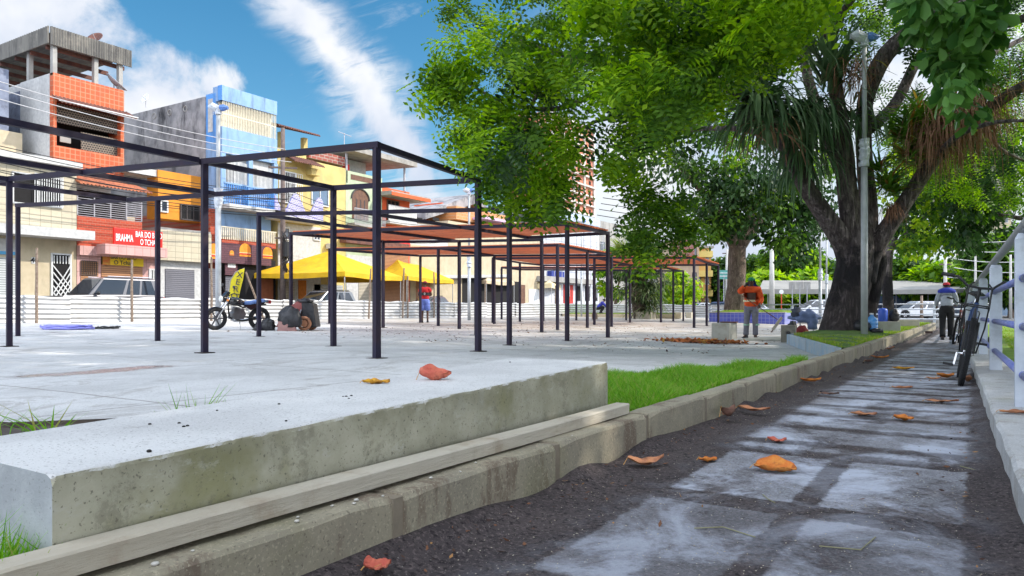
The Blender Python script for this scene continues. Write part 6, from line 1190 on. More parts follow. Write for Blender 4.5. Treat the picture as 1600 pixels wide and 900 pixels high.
e = epi('hanging_plant', 'reddish dry roots hanging from the upper right limb at the picture edge', [(at(1545, 150, D-1), 40, .6, .05, m_brom, .5, 1, .2, .6)], g1); straps(e, 'dry_roots', at(1540, 160, D-1), 300, .9, .018, m_root, 2.4, .4, .3, 0)
e = epi('hanging_plant', 'rusty roots and blades hanging where the middle stems part', [(at(1338, 95, D-.6), 26, .7, .045, m_brom, .8, .8, .15, .6)], g1); straps(e, 'dry_roots', at(1335, 105, D-.6), 170, .8, .018, m_root, 2.2, .4, .22, 0)
e = epi('hanging_plant', 'thin dry strands draped on the left limb', [(at(1228, 120, D-.3), 60, 1.2, .03, m_strap, 1.6, .6, .4, .3)], g1)
# ---- generic tree
def tree(name, label, base, h_fork, tips, r0, cl, tmpl, size, per, mats, bm_, droop=.5, group=None, flat=.75, wob=.05):
    r = empty(name, base, label, 'tree', group); mb = MB(); base = Vector(base); f = base+Vector((0, 0, h_fork)) if not isinstance(h_fork, Vector) else h_fork
    limb([base-Vector((0, 0, .3)), base+(f-base)*.4, f], [r0*1.15, r0*.85, r0*.75], mb, 14, wob, 3)
    for i, t in enumerate(tips):
        t = Vector(t); m_ = f.lerp(t, .5)+Vector((random.uniform(-.3, .3), random.uniform(-.3, .3), .25)); limb([f-Vector((0, 0, .25)), f.lerp(m_, .5), m_, t], [r0*.6, r0*.5, r0*.35, r0*.12], mb, 8, .06, i)
    mb.build('trunk', bm_, r, smooth=True); crown(r, cl, tmpl, size, per, mats, droop, flat); return r
DM = [LF['bright'], LF['mid'], LF['dark']]
# second tree in the blue planter
b2 = at(1150, 489, 42.5); b2.z = .45; d2 = 42.5
c2 = clumps_in([(970, 230), (1010, 270), (1060, 270), (1100, 370), (1140, 355), (1190, 360), (1240, 400), (1290, 385), (1300, 250), (1200, 180), (1050, 170)], 120, 38, 46, .7, 1.5, [1, 4, 5], (.6, 1.1))+clumps_in([(1075, 290), (1095, 360), (1135, 372), (1180, 345), (1190, 375), (1250, 400), (1300, 390), (1300, 290), (1200, 270)], 75, 37, 40, .6, 1.2, [0, 3, 7], (.7, 1.2))
tree('planter_tree', 'tree with a bare fissured pale trunk growing in the blue tiled planter', b2, at(1152, 385, d2), [at(1110, 340, d2), at(1175, 320, d2+1), at(1200, 280, d2), at(1060, 260, d2-1), at(1240, 300, d2+1), at(1130, 250, d2)], .62, c2, BROAD, .34, 75, DM, m_bark2, .8)
# dark foliage behind the railing on the right
b4 = Vector((4.6, 30, -.1)); c4 = clumps_in([(1490, 225), (1485, 300), (1500, 385), (1545, 372), (1560, 330), (1575, 250), (1560, 215)], 95, 24, 31, .5, 1.0, [0, 1, 9], (.7, 1.2))+clumps_in([(1560, 200), (1560, 300), (1600, 330), (1700, 330), (1700, 180)], 40, 26, 32, .5, 1.1, [3, 3, 2], (.5, 1))
tree('dark_tree', 'dense dark leaved tree overhanging the path beyond the railing', b4, 2.5, [at(1530, 330, 27), at(1600, 230, 29), at(1650, 300, 30)], .3, c4, BROAD, .26, 90, DM, m_bark, .7)
b5 = at(1480, 500, 34)+Vector((0, 0, 0)); b5 = Vector((-4.8, 34.5, 0))
c5 = clumps_in([(1385, 250), (1390, 395), (1440, 385), (1490, 400), (1500, 330), (1480, 250), (1430, 225)], 95, 26, 37, .4, .9, [4, 3, 2], (.4, .9))+clumps_in([(1400, 330), (1410, 400), (1480, 400), (1480, 340)], 18, 26, 32, .3, .6, [6, 2, 0], (.4, .8))
rr5 = empty('overhanging_branches', at(1440, 300, 31), 'loose sunlit branches of a tree filling the gap right of the great trunk', 'tree'); mb = MB()
limb([Vector((-2.9, 33.5, -.1)), Vector((-2.9, 33.4, 3)), at(1430, 300, 33), at(1420, 230, 33)], [.22, .18, .12, .05], mb, 10, .05, 2); limb([Vector((-2.9, 33.4, 3)), at(1465, 320, 31), at(1490, 290, 30)], [.12, .08, .03], mb, 8); mb.build('trunk', m_bark, rr5, smooth=True); crown(rr5, c5, BROAD, .26, 70, [LF['lime'], LF['mid'], LF['dark']], .7)
# round leaved tree just outside the frame, with the branch that hangs in at top right
b6 = Vector((4.6, 7.5, 0)); c6 = clumps_in([(1425, -30), (1440, 60), (1455, 110), (1490, 150), (1540, 120), (1560, 40), (1600, 20), (1600, -60)], 30, 7.5, 10, .22, .42, [1], (.6, 1.1))+clumps_in([(1470, 100), (1490, 190), (1540, 160), (1530, 100)], 5, 8, 9.5, .2, .3, [1], (.5, .8))
r6 = tree('round_leaved_tree', 'tree with large round leaves hanging into the top right corner', b6, 3.6, [at(1520, 60, 9), at(1460, 20, 8.5), (6, 4, 8), (7, 10, 8.5), (3, 6, 8), (4, 12, 8)], .28, c6, ROUND, .21, 44, [LF['big']], m_bark, .9)
def shade_crown(par, cx, cy, rad, z0, z1, n):  # foliage added out of view to cast shade on plaza and path
    cl = []
    while len(cl) < n:
        a = random.uniform(0, 6.283); q = math.sqrt(random.random())*rad; z = random.uniform(z0, z1); x, y = cx+q*math.cos(a), cy+q*math.sin(a); dx, dy = x*CY+y*SY, -x*SY+y*CY
        if dy > .5 and dx/dy*1155+800 < 1660 and 485-(z-1.2-.6)/dy*1155 > -60 and dx/dy*1155+800 > -100: continue
        if dy > .5 and dx/dy*1155+800 < 1680 and 485-(z-1.2-.6)/dy*1155 > -60: continue
        cl.append(((x, y, z), random.uniform(.8, 1.3), random.choice((0, 1)), 1))
    crown(par, cl, BROAD, .34, 90, [LF['mid'], LF['dark']], .5, name='upper_crown')
shade_crown(r6, 5.5, 8.0, 4.8, 4.5, 12.5, 170)
for i, (x, y, lb) in enumerate(((7.0, -1.5, 'unseen shade tree added behind the viewer on the lawn right of the path'), (7.5, 15.5, 'unseen shade tree added beyond the picture edge on the lawn right of the path'), (10.5, 3.5, 'unseen shade tree added deeper in the lawn right of the path'), (11.0, 11.0, 'unseen shade tree added at the back of the lawn right of the path'), (9.0, 21.5, 'furthest of the unseen shade trees added on the lawn right of the path'))):
    t_ = empty('added_shade_tree', (x, y, 0), lb, 'tree', 'unseen shade trees added on the lawn right of the path'); mb = MB(); limb([(x, y, -.3), (x+.1, y, 2), (x-.1, y+.2, 4.5), (x, y, 7)], [.3, .25, .2, .1], mb, 10); mb.build('trunk', m_bark, t_, smooth=True); shade_crown(t_, x, y, 4.7, 4.2, 12+i*.5, 130)  # unseen trees added to keep direct sun off plaza and path
# ---- background trees
def bgtree(name, label, px, pyt, pyb, wpx, d, mats_w, mats, trunk=True, n=100, size=.8, rr=(1.3, 2.4), per=75, group='background trees', zg=-.1):
    c = at(px, pyt, d); w = wpx/FPX*d/2; zt, zb_ = c.z, max(zg+.2, at(px, pyb, d).z-1.5); base = Vector((c.x, c.y, zg)); cl = []
    for _ in range(n):
        a = random.uniform(0, 6.283); v = random.random(); q = (random.random()**.5)*w*math.sqrt(max(.08, 1-abs(2*v-1)**2.5)); r_ = random.uniform(*rr); cl.append(((c.x+q*math.cos(a), c.y+q*math.sin(a), zb_+r_*.5+(zt-zb_-r_)*v), r_, random.choices(range(len(mats_w)), mats_w)[0], random.uniform(.6, 1.2)))
    t_ = empty(name, base, label, 'tree', group); mb = MB(); limb([base-Vector((0, 0, .3)), base+Vector((0, 0, (zb_-zg)*.7+.2)), base+Vector((.3, .2, (zt-zg)*.6))], [w*.08+.08, w*.06+.05, .05], mb, 8); mb.build('trunk', m_bark2, t_, smooth=True)
    crown(t_, cl, BROAD, size, per, mats, .4); return t_
BM = [LF['bright'], LF['mid'], LF['dark'], LF['lime']]
for px, pt, pb, w, d, mw, lb in ((1128, 402, 470, 60, 110, [1, 6, 4, 0], 'dark green tree behind the green street sign'), (1185, 398, 470, 80, 100, [1, 5, 5, 0], 'dark round tree behind the worker'), (1235, 372, 462, 90, 95, [2, 5, 4, 0], 'tall dense tree behind the white canopy roof, left of the great trunk'), (1285, 405, 455, 50, 100, [1, 5, 4, 0], 'small dark tree just left of the great trunk'),
    (1262, 425, 462, 60, 80, [6, 3, 0, 2], 'light green tree touching the canopy roof, left of the great trunk'), (1200, 425, 462, 55, 78, [4, 1, 0, 5], 'bright lime leaved tree behind the tall concrete pole'), (1415, 402, 450, 80, 85, [2, 6, 2, 0], 'round green tree over the canopy roof, right of the great trunk'), (1470, 412, 450, 70, 80, [4, 4, 0, 2], 'lighter green tree over the canopy roof, furthest to the right'),
    (1520, 395, 455, 90, 88, [2, 5, 3, 0], 'broad green tree behind the bicycles and railing'), (1580, 345, 455, 110, 70, [2, 5, 3, 0], 'tall green tree behind the right railing'), (1105, 412, 465, 40, 120, [2, 4, 1, 1], 'small tree at the end of the street beside the ochre building'), (1340, 400, 455, 60, 92, [1, 5, 3, 0], 'green tree hidden mostly by the great trunk'), (1660, 350, 455, 130, 75, [2, 5, 2, 1], 'tree beyond the right picture edge')):
    bgtree('background_tree', lb, px, pt, pb, w, d, mw, BM)
bgtree('yellow_green_tree', 'small yellow green tree beside the giant yucca', 1058, 422, 480, 62, 58, [1, 0, 0, 6], BM, n=50, size=.38, rr=(.5, .9), per=70, group=None)
bgtree('leafy_tree', 'bushy tree with mid green leaves behind the yucca tops', 962, 385, 440, 60, 60, [4, 4, 1, 1], BM, n=45, size=.4, rr=(.5, .9), per=60, group=None)
for i, px in enumerate((1100, 1160, 1215, 1270, 1330, 1390, 1450, 1510, 1570, 1640)): pass
# ---- giant yucca clump and bed
m_yuc = leafmat('yucca_leaf', (0.03, 0.07, 0.02), (0.13, 0.18, 0.06), .2, .4, (0.45, 0.46, 0.26)); m_yucl = leafmat('yucca_light', (0.20, 0.32, 0.05), (0.40, 0.46, 0.12), .3, .45)
yb_ = at(1000, 489, 46.5); yb_.z = 0.1; y_ = empty('giant_yucca', yb_, 'huge dark yucca clump with light green tufted heads on top', 'yucca')
mb = MB()
for dx, dz in ((-1.0, 4.2), (.1, 5.2), (.5, 4.6), (-.4, 3.8)): limb([yb_+Vector((dx*.2, 0, -.2)), yb_+Vector((dx*.6, .1, dz*.5)), yb_+Vector((dx, 0, dz))], [.22, .16, .12], mb, 8)
mb.build('stem', m_bark2, y_, smooth=True)
for k in range(46):
    a = random.uniform(0, 6.28); z = random.uniform(.4, 3.6); q = 1.45*math.sqrt(random.random())*(1 if z > 1 else .7); straps(y_, 'leaves', yb_+Vector((q*math.cos(a), q*math.sin(a), z)), 42, 1.15, .085, m_yuc, .9, 1, .12, .7, 5)
for px, py in ((972, 392), (990, 375), (1006, 384), (984, 398), (1014, 402), (998, 395)): straps(y_, 'top_leaves', at(px, py, 46.5), 120, 1.5, .08, m_yucl, .35, 1, .1, .9, 5)
# ---- yellow edged plants behind the railing
m_snake = leafmat('yellow_edged_leaf', (0.10, 0.12, 0.03), (0.70, 0.50, 0.03), .2, .5); 
for x, y, lb in ((1.02, 15.5, 'tall stiff yellow edged plant just behind the railing'), (1.55, 17.5, 'second yellow edged plant a little further behind the railing')):
    s_ = empty('stiff_leaved_plant', (x, y, -.05), lb, 'plant'); straps(s_, 'leaves', (x, y, .55), 46, .75, .075, m_snake, .02, .25, .07, 2.6, 4); straps(s_, 'dry_leaves', (x, y, .5), 30, .4, .05, m_root, 1.8, .5, .06, .1, 4); mb = MB(); limb([(x, y, -.15), (x, y, .3), (x, y, .6)], [.09, .08, .05], mb, 8); mb.build('stem', m_bark, s_)
# ============================================================ vehicles
m_tyre = mat('tyre_rubber', (0.018, 0.018, 0.02), rough=0.85, scale=20, bump=0.3); m_rim = mat('alloy_rim', (0.45, 0.45, 0.47), rough=0.3, metal=0.8, bump=0); m_chrome = mat('chrome', (0.65, 0.65, 0.67), rough=0.15, metal=1, bump=0)
m_cglass = glassmat('car_glass', (0.015, 0.02, 0.03), 0.05); m_lampc = mat('headlight_lens', (0.65, 0.68, 0.70), rough=0.15, bump=0, coat=.5); m_lampr = mat('tail_lens', (0.45, 0.02, 0.02), rough=0.2, bump=0); m_blackp = mat('black_plastic', (0.02, 0.02, 0.022), rough=0.55, bump=0)
def paint(n, c): return mat('car_paint_'+n, c, rough=0.3, metal=0.35, bump=0, coat=0.8, scale=2, vary=0.15, grime=tuple(x*.8+.02 for x in c), gamt=.3)
def car(label, loc, rz, L_, W, H, col, kind='hatch', name='parked_car', group='cars'):
    r = empty(name, loc, label, 'car', group, rz); hw = W/2; wr = 0.33 if kind != 'suv' else 0.37; fy, by = L_*.5-L_*.19, -L_*.5+L_*.18; zb = 0.22 if kind != 'suv' else .30; belt = H*.60; hood = H*.54 if kind != 'suv' else H*.58
    def arch(cy): return [(cy+(wr+.07)*math.cos(a), wr+(wr+.07)*math.sin(a)) for a in [math.pi*i/10 for i in range(11)]]
    P = [(L_/2-.04, zb), (L_/2, zb+.25), (L_/2-.03, hood-.12), (L_/2-.18, hood-.02), (L_*.21, belt-.01), (-L_*.30, belt+.02), (-L_/2+.10, belt+.0), (-L_/2+.02, belt-.15), (-L_/2, zb+.2), (-L_/2+.05, zb)]
    P += [(by-wr-.08, zb)]+[(y, z) for y, z in arch(by)[::-1] if z > zb]+[(by+wr+.08, zb), (fy-wr-.08, zb)]+[(y, z) for y, z in arch(fy)[::-1] if z > zb]+[(fy+wr+.08, zb)]
    MB().prism([(y, z) for y, z in P], -hw, hw, 'x').build('body', col, r, world=False, bevel=.05, smooth=False)
    # greenhouse
    y0, y1 = (L_*.23, -L_*.46) if kind != 'sedan' else (L_*.20, -L_*.36); t0, t1 = (L_*.05, -L_*.40) if kind == 'hatch' else ((L_*.09, -L_*.43) if kind == 'suv' else (L_*.03, -L_*.22)); hi = hw-.16; zb2 = belt-.02
    def ring(z, a, b_, w): return [(w, a, z), (w, b_, z), (-w, b_, z), (-w, a, z)]
    MB().loft([ring(zb2, y0, y1, hw-.05), ring(H-.06, t0, t1, hi), ring(H, t0-.15, t1+.12, hi-.12)]).build('cabin', col, r, world=False, bevel=.03)
    def pane(q, nm='window', m=m_cglass):
        q = [Vector(p) for p in q]; n = (q[1]-q[0]).cross(q[2]-q[0]).normalized(); c = sum(q, Vector())/4; n = -n if n.dot(c-Vector((0, (y0+y1)/2, zb2))) < 0 else n
        a = [p+n*.012 for p in q]; b_ = [p-n*.02 for p in q]; MB().add(a+b_, [(0, 1, 2, 3), (7, 6, 5, 4), (0, 4, 5, 1), (1, 5, 6, 2), (2, 6, 7, 3), (3, 7, 4, 0)]).build(nm, m, r, world=False)
    za, zc = zb2+.05, H-.10; f = lambda z: (z-zb2)/(H-.06-zb2)
    def yb(z, a, b_): return a+(b_-a)*f(z)
    def wx(z): return (hw-.05)+(hi-hw+.05)*f(z)
    for s in (-1, 1):
        cuts = [(y0-.14, t0-.06), ((y0+y1)/2+.12+.05, (t0+t1)/2+.14), ((y0+y1)/2+.02, (t0+t1)/2+.04), (y1+.95 if kind != 'sedan' else y1+.2, t1+.72 if kind != 'sedan' else t1+.12)]
        for (a, b_) in ((cuts[0], cuts[1]), (cuts[2], cuts[3])):
            pane([(s*wx(za), a[0]+(a[1]-a[0])*f(za), za), (s*wx(za), b_[0]+(b_[1]-b_[0])*f(za), za), (s*wx(zc), b_[0]+(b_[1]-b_[0])*f(zc), zc), (s*wx(zc), a[0]+(a[1]-a[0])*f(zc), zc)])
        if kind != 'sedan': pane([(s*wx(za), y1+.85, za), (s*wx(za), y1+.22, za), (s*wx(zc), t1+.25, zc), (s*wx(zc), t1+.62, zc)])
        MB().ell((s*(hw+.09), y0-.28, belt+.06), (.10, .07, .08), 10, 6, -.9).build('mirror', m_blackp if kind != 'sedan' else col, r, world=False, smooth=True)
        MB().box(s*(hw-.42), s*(hw-.06), L_/2-.10, L_/2+.008, hood-.26, hood-.10).build('headlight', m_lampc, r, world=False, bevel=.02)
        MB().box(s*(hw-.26), s*(hw-.03), -L_/2-.008, -L_/2+.10, belt-.32, belt-.06).build('tail_light', m_lampr, r, world=False, bevel=.02)
        for nm, cy in (('f', fy), ('b', by)):
            w = MB().torus((s*(hw-.10), cy, wr), wr-.09, .10, (1, 0, 0), 24, 10, .95).build('wheel', m_tyre, r, world=False, smooth=True)
            mb = MB(); mb.tube([(s*(hw-.13), cy, wr), (s*(hw-.03), cy, wr)], .06, 10)
            for i in range(5): a = 2*math.pi*i/5; mb.bar((s*(hw-.045), cy, wr), (s*(hw-.045), cy+math.cos(a)*(wr-.12), wr+math.sin(a)*(wr-.12)), .07, .03, (1, 0, 0))
            mb.torus((s*(hw-.05), cy, wr), wr-.12, .022, (1, 0, 0), 20, 6); mb.build('rim', m_rim, w, world=False)
        MB().tube([(s*(hi-.03), t0-.2, H+.03), (s*(hi-.03), t1+.2, H+.03)], .018, 6).build('roof_rail', m_chrome if kind == 'suv' else m_blackp, r, world=False)
    pane([((hw-.16)*s_, yy, zz) for s_, yy, zz in ((-1, y0-.02, za), (1, y0-.02, za), (.86, yb(zc, y0, t0), zc), (-.86, yb(zc, y0, t0), zc))], 'windscreen')
    pane([((hw-.18)*s_, yy, zz) for s_, yy, zz in ((-1, yb(za, y1, t1), za), (1, yb(za, y1, t1), za), (.86, yb(zc, y1, t1), zc), (-.86, yb(zc, y1, t1), zc))], 'rear_window')
    MB().box(-hw*.6, hw*.6, L_/2-.05, L_/2+.012, zb+.22, zb+.40).build('grille', m_blackp, r, world=False); MB().box(-hw*.25, hw*.25, -L_/2-.012, -L_/2+.02, zb+.22, zb+.34).build('number_plate', m_rim, r, world=False)
    return r
car('silver grey SUV with a blue reflecting windscreen, parked behind the fence at the left', (-30.2, 16.75, .14), R(180), 4.35, 1.82, 1.80, paint('silver', (0.16, 0.155, 0.165)), 'suv', group='cars parked behind the fence')
car('grey hatchback parked under the larger yellow tent', (-30.4, 28.9, .14), R(180), 4.1, 1.7, 1.55, paint('grey', (0.22, 0.23, 0.25)), 'hatch', group='cars parked behind the fence')
car('low dark car behind the person in red', (-30.2, 38.0, .14), R(180), 4.2, 1.7, 1.38, paint('wine', (0.09, 0.04, 0.05)), 'sedan', group='cars parked behind the fence')
far = [(1170, 68, 95, 'white', 'sedan', 'white saloon at the right of the distant row behind the worker'), (1152, 73, 100, 'white', 'hatch', 'white hatchback half hidden by the planter tree trunk'), (1118, 70, 60, 'navy', 'hatch', 'dark blue hatchback parked beyond the pergola end'), (1092, 78, 100, 'white', 'sedan', 'white saloon before the ochre building'), (1064, 84, 80, 'red', 'hatch', 'small red car beside the yellow green tree'), (1044, 80, 110, 'green', 'sedan', 'dark green saloon seen under the yellow green tree'), (1135, 82, 95, 'silver2', 'hatch', 'silver hatchback behind the green sign post')]
pc = dict(white=(0.62, 0.63, 0.64), navy=(0.03, 0.05, 0.12), red=(0.30, 0.03, 0.03), green=(0.04, 0.10, 0.07), silver2=(0.45, 0.46, 0.48))
for px, d, a, c, k, lb in far: p = at(px, HOR, d); car(lb, (p.x, p.y, -.1), R(a+YAW-90+90), 4.2, 1.72, 1.5, paint(c, pc[c]), k, 'distant_car', 'cars on the far road')
p = at(1272, HOR, 56); car('white car passing behind the distant railing, left of the great trunk', (p.x, p.y, -.1), R(YAW+88), 4.6, 1.8, 1.5, paint('white', pc['white']), 'sedan', 'distant_car', 'cars on the far road')
p = at(1430, HOR, 62); car('white car behind the railing right of the great trunk', (p.x, p.y, -.1), R(YAW+92), 4.4, 1.8, 1.45, paint('white', pc['white']), 'hatch', 'distant_car', 'cars on the far road')
# ---- bicycles
def spoked(mb, c, r, n=22):
    for i in range(n): a = 2*math.pi*i/n; mb.tube([(c[0]+(.02 if i % 2 else -.02), c[1], c[2]), (c[0], c[1]+r*math.cos(a), c[2]+r*math.sin(a))], .0016, 4, False)
def bicycle(label, loc, rz, lean, col, rack=True, wr=.335, basket=False, steer=0.0):
    r = empty('bicycle', loc, label, 'bicycle', 'bicycles leaning on the railing'); r.rotation_euler = (0, lean, rz); F = lambda *p: Vector(p)
    fw, rw = F(0, .56, wr), F(0, -.52, wr); bb = F(0, -.08, .29); seat = F(0, -.24, .80); hd0, hd1 = F(0, .40, .66), F(0, .36, .82); W_ = dict(world=False, smooth=True)
    for nm, c in (('wheel', fw), ('wheel', rw)):
        t = MB().torus(c, wr-.027, .027, (1, 0, 0), 48, 10)
        k = len(t.v)
        for i in range(72):     # tread knobs
            a = 2*math.pi*i/72; 
            for s in (-.016, .0, .016): 
                q = c+Vector((s, math.cos(a+s*2)*(wr+.001), math.sin(a+s*2)*(wr+.001))); t.box(q.x-.006, q.x+.006, q.y-.007, q.y+.007, q.z-.007, q.z+.007)
        w = t.build('wheel', m_tyre, r, world=False); mb = MB().torus(c, wr-.062, .011, (1, 0, 0), 40, 6); mb.tube([c-F(.035, 0, 0), c+F(.035, 0, 0)], .022, 8); spoked(mb, c, wr-.065); mb.build('rim', m_chrome, w, world=False)
    mb = MB()
    for a, b_, q in ((hd0, bb, .02), (hd1, seat, .016), (seat, bb, .017), (hd0-F(0, .01, .03), hd1+F(0, 0, .02), .022)): mb.tube([a, b_], q, 8)
    for s in (-.045, .045): mb.tube([bb+F(s*.5, 0, 0), rw+F(s, 0, 0)], .010, 6); mb.tube([seat+F(s*.4, 0, -.03), rw+F(s, 0, 0)], .009, 6)
    mb.build('frame', col, r, **W_)
    mb = MB(); mb.tube([hd1+F(0, 0, .02), hd0-F(0, -.01, .02)], .016, 8)
    for s in (-.05, .05): mb.tube([hd0+F(s, .0, -.03), hd0+F(s, .03, -.10), fw+F(s, 0, 0)], .013, 8)
    mb.box(-.06, .06, hd0.y-.02, hd0.y+.03, hd0.z-.05, hd0.z-.01); mb.build('fork', m_blackp, r, world=False)
    mb = MB(); top = hd1+F(0, .02, .17); mb.tube([hd1, top], .015, 8); rot = Matrix.Rotation(steer, 3, 'Z')
    hb = [top+rot@F(x, y, z) for x, y, z in ((-.34, -.10, .10), (-.20, -.04, .09), (-.11, 0, .01), (0, .01, 0), (.11, 0, .01), (.20, -.04, .09), (.34, -.10, .10))]; mb.tube(hb, .013, 8); mb.build('handlebar', m_blackp, r, **W_)
    for i, j in ((0, 1), (6, 5)):
        MB().tube([hb[i], hb[i].lerp(hb[j], .75)], .019, 8).build('grip', mat('grip_green', (0.02, 0.10, 0.08), bump=0) if i == 0 else m_blackp, r, **W_); MB().tube([hb[j]+F(0, .03, -.02), hb[i].lerp(hb[j], .4)+F(0, .07, -.03)], .006, 5).build('brake_lever', m_chrome, r, **W_)
    sd = seat+F(0, -.02, .14); MB().tube([seat, sd], .013, 8).build('seat_post', m_chrome, r, **W_)
    MB().loft([[(w, y, sd.z+z) for w, z in ((-q, .0), (-q*.6, .03), (q*.6, .03), (q, .0), (0, -.03))] for y, q in ((sd.y+.17, .015), (sd.y+.08, .035), (sd.y-.02, .075), (sd.y-.12, .09))]).build('saddle', m_blackp, r, world=False, smooth=True)
    mb = MB().torus(bb, .09, .006, (1, 0, 0), 24, 5); mb.tube([bb+F(-.07, 0, 0), bb+F(.07, 0, 0)], .016, 8); mb.build('chainring', m_chrome, r, **W_)
    for s in (-1, 1):
        a = bb+F(s*.075, 0, 0); b_ = a+F(s*.01, s*.10, -s*.13); MB().bar(a, b_, .018, .012).build('crank', m_chrome, r, world=False); MB().box(b_.x, b_.x+s*.10, b_.y-.04, b_.y+.04, b_.z-.012, b_.z+.012).build('pedal', m_blackp, r, world=False, bevel=.004)
    MB().tube([bb+F(.03, 0, .09), rw+F(.03, 0, .04)], .004, 4).build('chain', m_blackp, r, world=False)
    if rack:
        mb = MB()
        for s in (-.10, .10):
            mb.tube([fw+F(s*.7, .0, .0), fw+F(s, .04, .25), fw+F(s, .10, .44), fw+F(s*.9, .34, .47), fw+F(s*.6, .38, .47)], .008, 6); mb.tube([fw+F(s, .10, .44), fw+F(s, -.06, .66), fw+F(s*.6, -.08, .70)], .009, 6)
        mb.tube([fw+F(-.06, .38, .47), fw+F(.06, .38, .47)], .008, 6)
        for k in range(3): mb.tube([fw+F(-.10, .14+.08*k, .455), fw+F(.10, .14+.08*k, .455)], .006, 5)
        mb.build('front_rack', m_blackp, r, **W_)
        mb = MB()
        for s in (-.07, .07): mb.tube([rw+F(s*.7, 0, 0), rw+F(s, .02, .40), rw+F(s, -.28, .42)], .007, 6)
        mb.tube([rw+F(-.07, -.28, .42), rw+F(.07, -.28, .42)], .007, 6); mb.build('rear_rack', m_blackp, r, **W_)
    return r
bz = pz(-.1, 9.2); bicycle('near bicycle with a knobbly front tyre and black rack, leaning on the railing post', (-.13, 9.21, bz), R(180+1.5), R(-10), mat('bike_blue', (0.03, 0.06, 0.16), rough=.3, bump=0, metal=.3), True, .34, steer=.2)
bicycle('further bicycle with a reddish frame beside the person walking away', (-.36, 21.0, pz(-.4, 21.8)), R(180-5), R(-9), mat('bike_red', (0.30, 0.08, 0.06), rough=.4, bump=0), False, .335)
